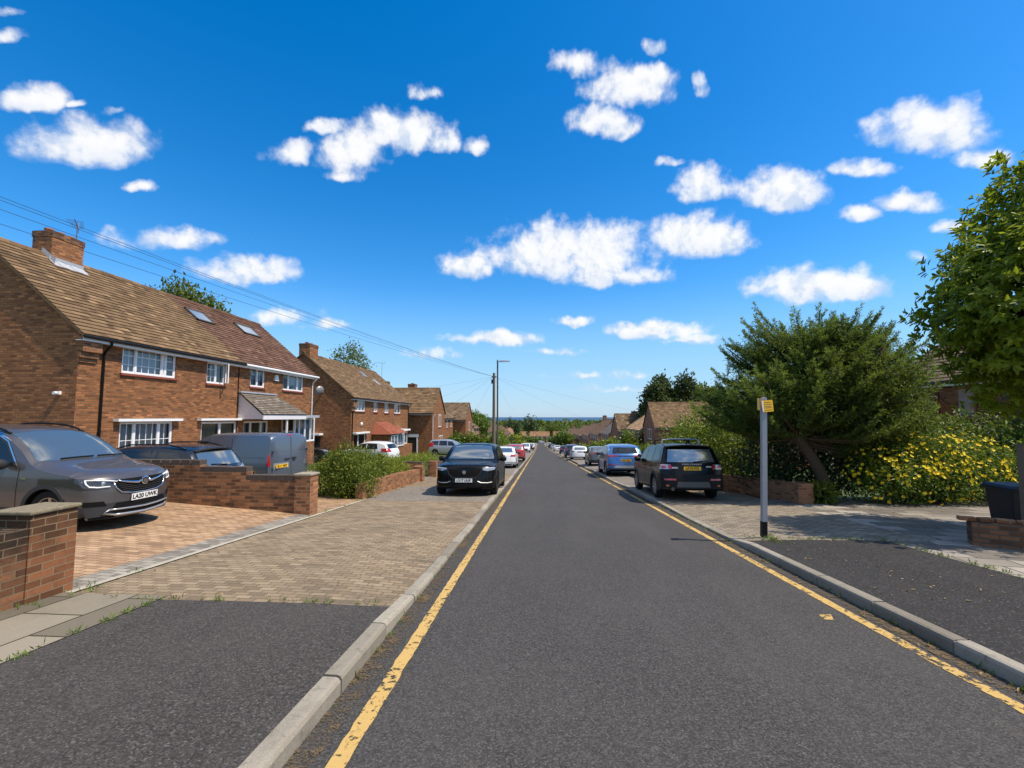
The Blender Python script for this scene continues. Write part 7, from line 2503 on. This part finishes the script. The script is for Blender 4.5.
# ---- the smaller cars down the hill
def small_spec(kind, paint, rear_items, plate_r=None, plate_f=None, detail=0, plate_rm='plate_y', **kw):
    if kind == 'suv':
        L, W = 4.5, 1.87
        top = [(0, .32), (.02, .55), (.07, .82), (.2, .96), (.7, 1.03), (1.15, 1.08), (1.3, 1.12), (1.8, 1.46), (2.1, 1.60), (2.6, 1.65), (3.3, 1.63), (3.9, 1.55), (4.05, 1.48), (4.28, 1.18), (4.38, 1.08), (4.44, .85), (4.48, .62), (4.5, .35)]
        belt, ax, wr = 1.05, (.85, 3.55), .36
        sg = [[(1.65, 1.09), (2.4, 1.10), (2.4, 1.52), (2.05, 1.49)], [(2.48, 1.10), (3.2, 1.12), (3.2, 1.51), (2.48, 1.53)], [(3.28, 1.13), (3.9, 1.18), (3.7, 1.45), (3.28, 1.5)]]
        ws, wx, rw, rx = [(-.72, 1.12), (.72, 1.12), (.6, 1.56), (-.6, 1.56)], (1.2, 2.4), [(-.66, 1.14), (.66, 1.14), (.56, 1.46), (-.56, 1.46)], 3.9
    elif kind == 'hatch':
        L, W = 4.05, 1.72
        top = [(0, .28), (.02, .46), (.06, .66), (.2, .78), (.7, .88), (1.0, .93), (1.15, .98), (1.7, 1.30), (2.0, 1.41), (2.4, 1.45), (3.0, 1.43), (3.45, 1.35), (3.6, 1.28), (3.82, 1.02), (3.93, .93), (4.0, .72), (4.03, .5), (4.05, .3)]
        belt, ax, wr = .90, (.78, 3.3), .31
        sg = [[(1.45, .94), (2.25, .95), (2.25, 1.32), (1.85, 1.29)], [(2.32, .95), (3.1, .98), (3.0, 1.31), (2.32, 1.33)]]
        ws, wx, rw, rx = [(-.68, .98), (.68, .98), (.56, 1.36), (-.56, 1.36)], (1.05, 2.2), [(-.6, 1.0), (.6, 1.0), (.52, 1.28), (-.52, 1.28)], 3.4
    elif kind == 'sedan':
        L, W = 4.5, 1.80
        top = [(0, .28), (.02, .46), (.06, .66), (.2, .78), (.8, .88), (1.15, .94), (1.3, .99), (1.85, 1.32), (2.2, 1.43), (2.6, 1.45), (3.1, 1.40), (3.7, 1.15), (3.95, 1.04), (4.3, 1.01), (4.4, .95), (4.46, .7), (4.49, .5), (4.5, .3)]
        belt, ax, wr = .93, (.85, 3.55), .33
        sg = [[(1.6, .97), (2.4, .98), (2.4, 1.33), (2.0, 1.30)], [(2.47, .98), (3.35, 1.0), (3.1, 1.29), (2.47, 1.34)]]
        ws, wx, rw, rx = [(-.7, 1.0), (.7, 1.0), (.58, 1.37), (-.58, 1.37)], (1.2, 2.4), [(-.66, 1.06), (.66, 1.06), (.55, 1.34), (-.55, 1.34)], 3.05
    elif kind == 'mpv':
        L, W = 4.4, 1.78
        top = [(0, .28), (.02, .46), (.06, .68), (.2, .82), (.6, .95), (.85, 1.02), (1.0, 1.08), (1.6, 1.44), (2.0, 1.58), (2.5, 1.63), (3.3, 1.62), (4.0, 1.55), (4.12, 1.48), (4.25, 1.1), (4.33, .95), (4.37, .7), (4.39, .5), (4.4, .3)]
        belt, ax, wr = .98, (.8, 3.55), .32
        sg = [[(1.4, 1.02), (2.2, 1.03), (2.2, 1.48), (1.75, 1.44)], [(2.28, 1.03), (3.1, 1.04), (3.1, 1.50), (2.28, 1.51)], [(3.18, 1.05), (4.0, 1.1), (3.9, 1.44), (3.18, 1.50)]]
        ws, wx, rw, rx = [(-.7, 1.05), (.7, 1.05), (.58, 1.52), (-.58, 1.52)], (.95, 2.2), [(-.64, 1.1), (.64, 1.1), (.56, 1.46), (-.56, 1.46)], 4.0
    d = dict(L=L, W=W, top=top, belt=belt, axles=ax, wr=wr, paint=paint, detail=detail, side_glass=sg, ws=ws, ws_x=wx, rw=rw, rw_x=rx, shape=dict(n=54, cr=.2),
             rear=rear_items, front=[('headlight', 'clear_lamp', [[(.42, belt * .68), (.78, belt * .72), (.80, belt * .86), (.5, belt * .80)]], True, .6), ('grille', 'under', [[(-.42, belt * .58), (.42, belt * .58), (.46, belt * .72), (-.46, belt * .72)]], False, .5)],
             mirrors=(wx[0] + .4, belt + .03), mirror_mat='trim', plate_f=plate_f, plate_r=plate_r, plate_rm=plate_rm)
    d.update(kw)
    return d


def lamps_at(z0, z1, y0=.55, y1=.9, mat='red_lamp'):
    return ('tail_light', mat, [[(y0, z0), (y1, z0), (y1, z1), (y0 + .05, z1)]], True, .7, .007)


LOW = lambda z, w_=.95: ('bumper', 'trim', [[(-w_, .15), (w_, .15), (w_, z), (-w_, z)]], False, .5, .004)


def park(name, label, cat, x, y, heading, spec, dz=0.0, group='cars parked along the road', pitch=True):
    if pitch and abs(abs(heading) - 90) < 25:
        spec['pitch'] = -PIT if heading > 0 else PIT
    return car(name, label, cat, (x, y, (gz(x, y) if abs(x - 1) > 2.4 else road_z(y)) + dz), heading, spec, group)


# left side, further down
park('white_hatchback', 'white hatchback on the drive of the second semi, above the green shrub', 'car', -11.3, 29.6, 170, small_spec('hatch', PAINT['white'], [lamps_at(.80, 1.02, .5, .9), LOW(.4)]), pitch=False)
park('dark_car', 'nose of a dark car with a bluish headlamp beside the white hatchback', 'car', -17.0, 31.0, 15, small_spec('sedan', PAINT['dark'], [lamps_at(.7, .85)]), dz=0.1, pitch=False)
park('silver_people_carrier', 'silver people carrier parked across the drive beside the green hedge', 'car', -9.3, 46.6, 0, small_spec('mpv', PAINT['silver'], [lamps_at(.9, 1.4, .7, .9)]), pitch=False)
park('silver_car', 'roof of a pale silver car just behind the glossy black off roader', 'car', -5.9, 45.6, 5, small_spec('sedan', PAINT['silver'], [lamps_at(.7, .85)]), pitch=False)
park('white_hatchback', 'white hatchback with red tail badge parked by the telegraph pole', 'car', -2.45, 32.4, 90, small_spec('sedan', PAINT['white'], [lamps_at(.78, .92, .52, .86), ('bumper', 'silver_trim', [[(-.9, .30), (.9, .30), (.9, .44), (-.9, .44)]], False, .5, .004), LOW(.29), ('badge_panel', 'amber', [[(-.26, .80), (.16, .80), (.16, .90), (-.26, .90)]], False, .5, .008)], rw_mat='windscreen'))
park('red_car', 'bright red car second in the left kerb row', 'car', -2.35, 45.6, 90, small_spec('suv', PAINT['red'], [lamps_at(.95, 1.1, .6, .9), LOW(.45)], plate_r=('', .8), rw_mat='windscreen'))
park('orange_car', 'dull orange car partly hidden by the red one', 'car', -3.9, 50.5, 90, small_spec('hatch', PAINT['orange'] if 'orange' in PAINT else paint_mat('orange_paint', (.35, .07, .025), .1, .35), [lamps_at(.8, 1.0, .5, .86)]))
vv = van_spec(PAINT['white'], 0); vv['pitch'] = PIT
car('white_van', 'white van facing uphill beyond the red car', 'van', (-2.75, 93, gz(-2.75, 93)), -90, vv)
vv = van_spec(PAINT['white'], 0); vv['pitch'] = PIT
car('white_van', 'smaller white van near the bottom on the left', 'van', (-2.5, 155, gz(-2.5, 155)), -90, vv)
park('dark_red_car', 'small dark car low in the row between the two white vans', 'car', -2.3, 124, 90, small_spec('hatch', PAINT['dark'], [lamps_at(.8, 1.0, .5, .86)]))
park('white_car', 'white car crossing the far end of the road', 'car', 1.6, 324.5, 0, small_spec('mpv', PAINT['white'], [lamps_at(.9, 1.2)]), pitch=False)
# right side, further down
blue_rear = [('tail_light', 'red_lamp', [[(.36, 1.0), (.9, .98), (.93, 1.06), (.40, 1.05)]], True, .75, .008), ('rear_strip', 'black_plastic', [[(-.36, 1.0), (.36, 1.0), (.36, 1.03), (-.36, 1.03)]], False, .5, .007),
             ('bumper_lamp', 'red_lamp', [[(.40, .56), (.92, .52), (.92, .58), (.42, .60)]], True, .6, .008), ('bumper', 'silver_trim', [[(-.60, .42), (.60, .42), (.52, .54), (-.52, .54)]], False, .5, .008), LOW(.40)]
park('blue_suv', 'bright blue crossover with yellow plate, second car on the right', 'car', 4.42, 25.6, 90, small_spec('suv', PAINT['blue'], blue_rear, plate_r=('BX72 KLO', .80), detail=1, arch_trim=.045))
park('red_car', 'red car mostly hidden between blue crossover and black off roader', 'car', 6.1, 23.0, 90, small_spec('hatch', PAINT['red'], [lamps_at(.8, 1.0, .5, .86)]), dz=.12)
gc = park('grey_saloon', 'dark grey car with full width red tail lamp, third on the right', 'car', 4.7, 36.9, 90, small_spec('suv', PAINT['warm_grey'], [('tail_light', 'red_lamp', [[(-.86, 1.0), (.86, 1.0), (.86, 1.06), (-.86, 1.06)]], False, .6, .008), LOW(.5)], plate_r=('', .72), rw_mat='windscreen'))
gw = park('white_hatchback', 'white hatchback parked behind the dark grey car on the right', 'car', 4.4, 51.2, 90, small_spec('suv', PAINT['white'], [lamps_at(.92, 1.05, .62, .9, 'dark_lamp'), ('plate_recess', 'trim', [[(-.3, .86), (.3, .86), (.3, .98), (-.3, .98)]], False, .5, .006)], rw_mat='windscreen'))
park('silver_car', 'roof of a silver car above the white hatchback on the right', 'car', 7.4, 61.0, 75, small_spec('hatch', PAINT['silver'], [lamps_at(.8, 1.0, .5, .86)]), dz=.1, pitch=False)
park('navy_car', 'navy blue car beyond the right hand white hatchback', 'car', 4.25, 60.0, 90, small_spec('suv', PAINT['navy'], [lamps_at(.9, 1.05, .6, .9)]))
park('navy_car', 'slim dark blue car ahead of the navy one, nearer the kerb', 'car', 4.5, 82, 90, small_spec('hatch', PAINT['navy'], [lamps_at(.8, 1.0, .5, .86)]))
park('white_car', 'long white saloon further down the right kerb', 'car', 4.6, 116.0, 90, small_spec('sedan', PAINT['white'], [lamps_at(.78, .92, .52, .86)]))
park('pale_car', 'pale blue silver car next to the long white saloon', 'car', 4.4, 140.0, 90, small_spec('sedan', PAINT['silver'], [lamps_at(.78, .92, .52, .86)]))
park('dark_car', 'last dark car of the right kerb row', 'car', 4.2, 165.0, 90, small_spec('suv', PAINT['dark'], [lamps_at(.9, 1.05, .6, .9)]))
vv = van_spec(PAINT['white'], 0); vv['pitch'] = -PIT
car('white_van', 'small white van last on the right near the junction', 'van', (4.2, 205, gz(4.2, 205)), 90, vv)
for q in (gc, gw): q.scale = (.95, .95, .90)
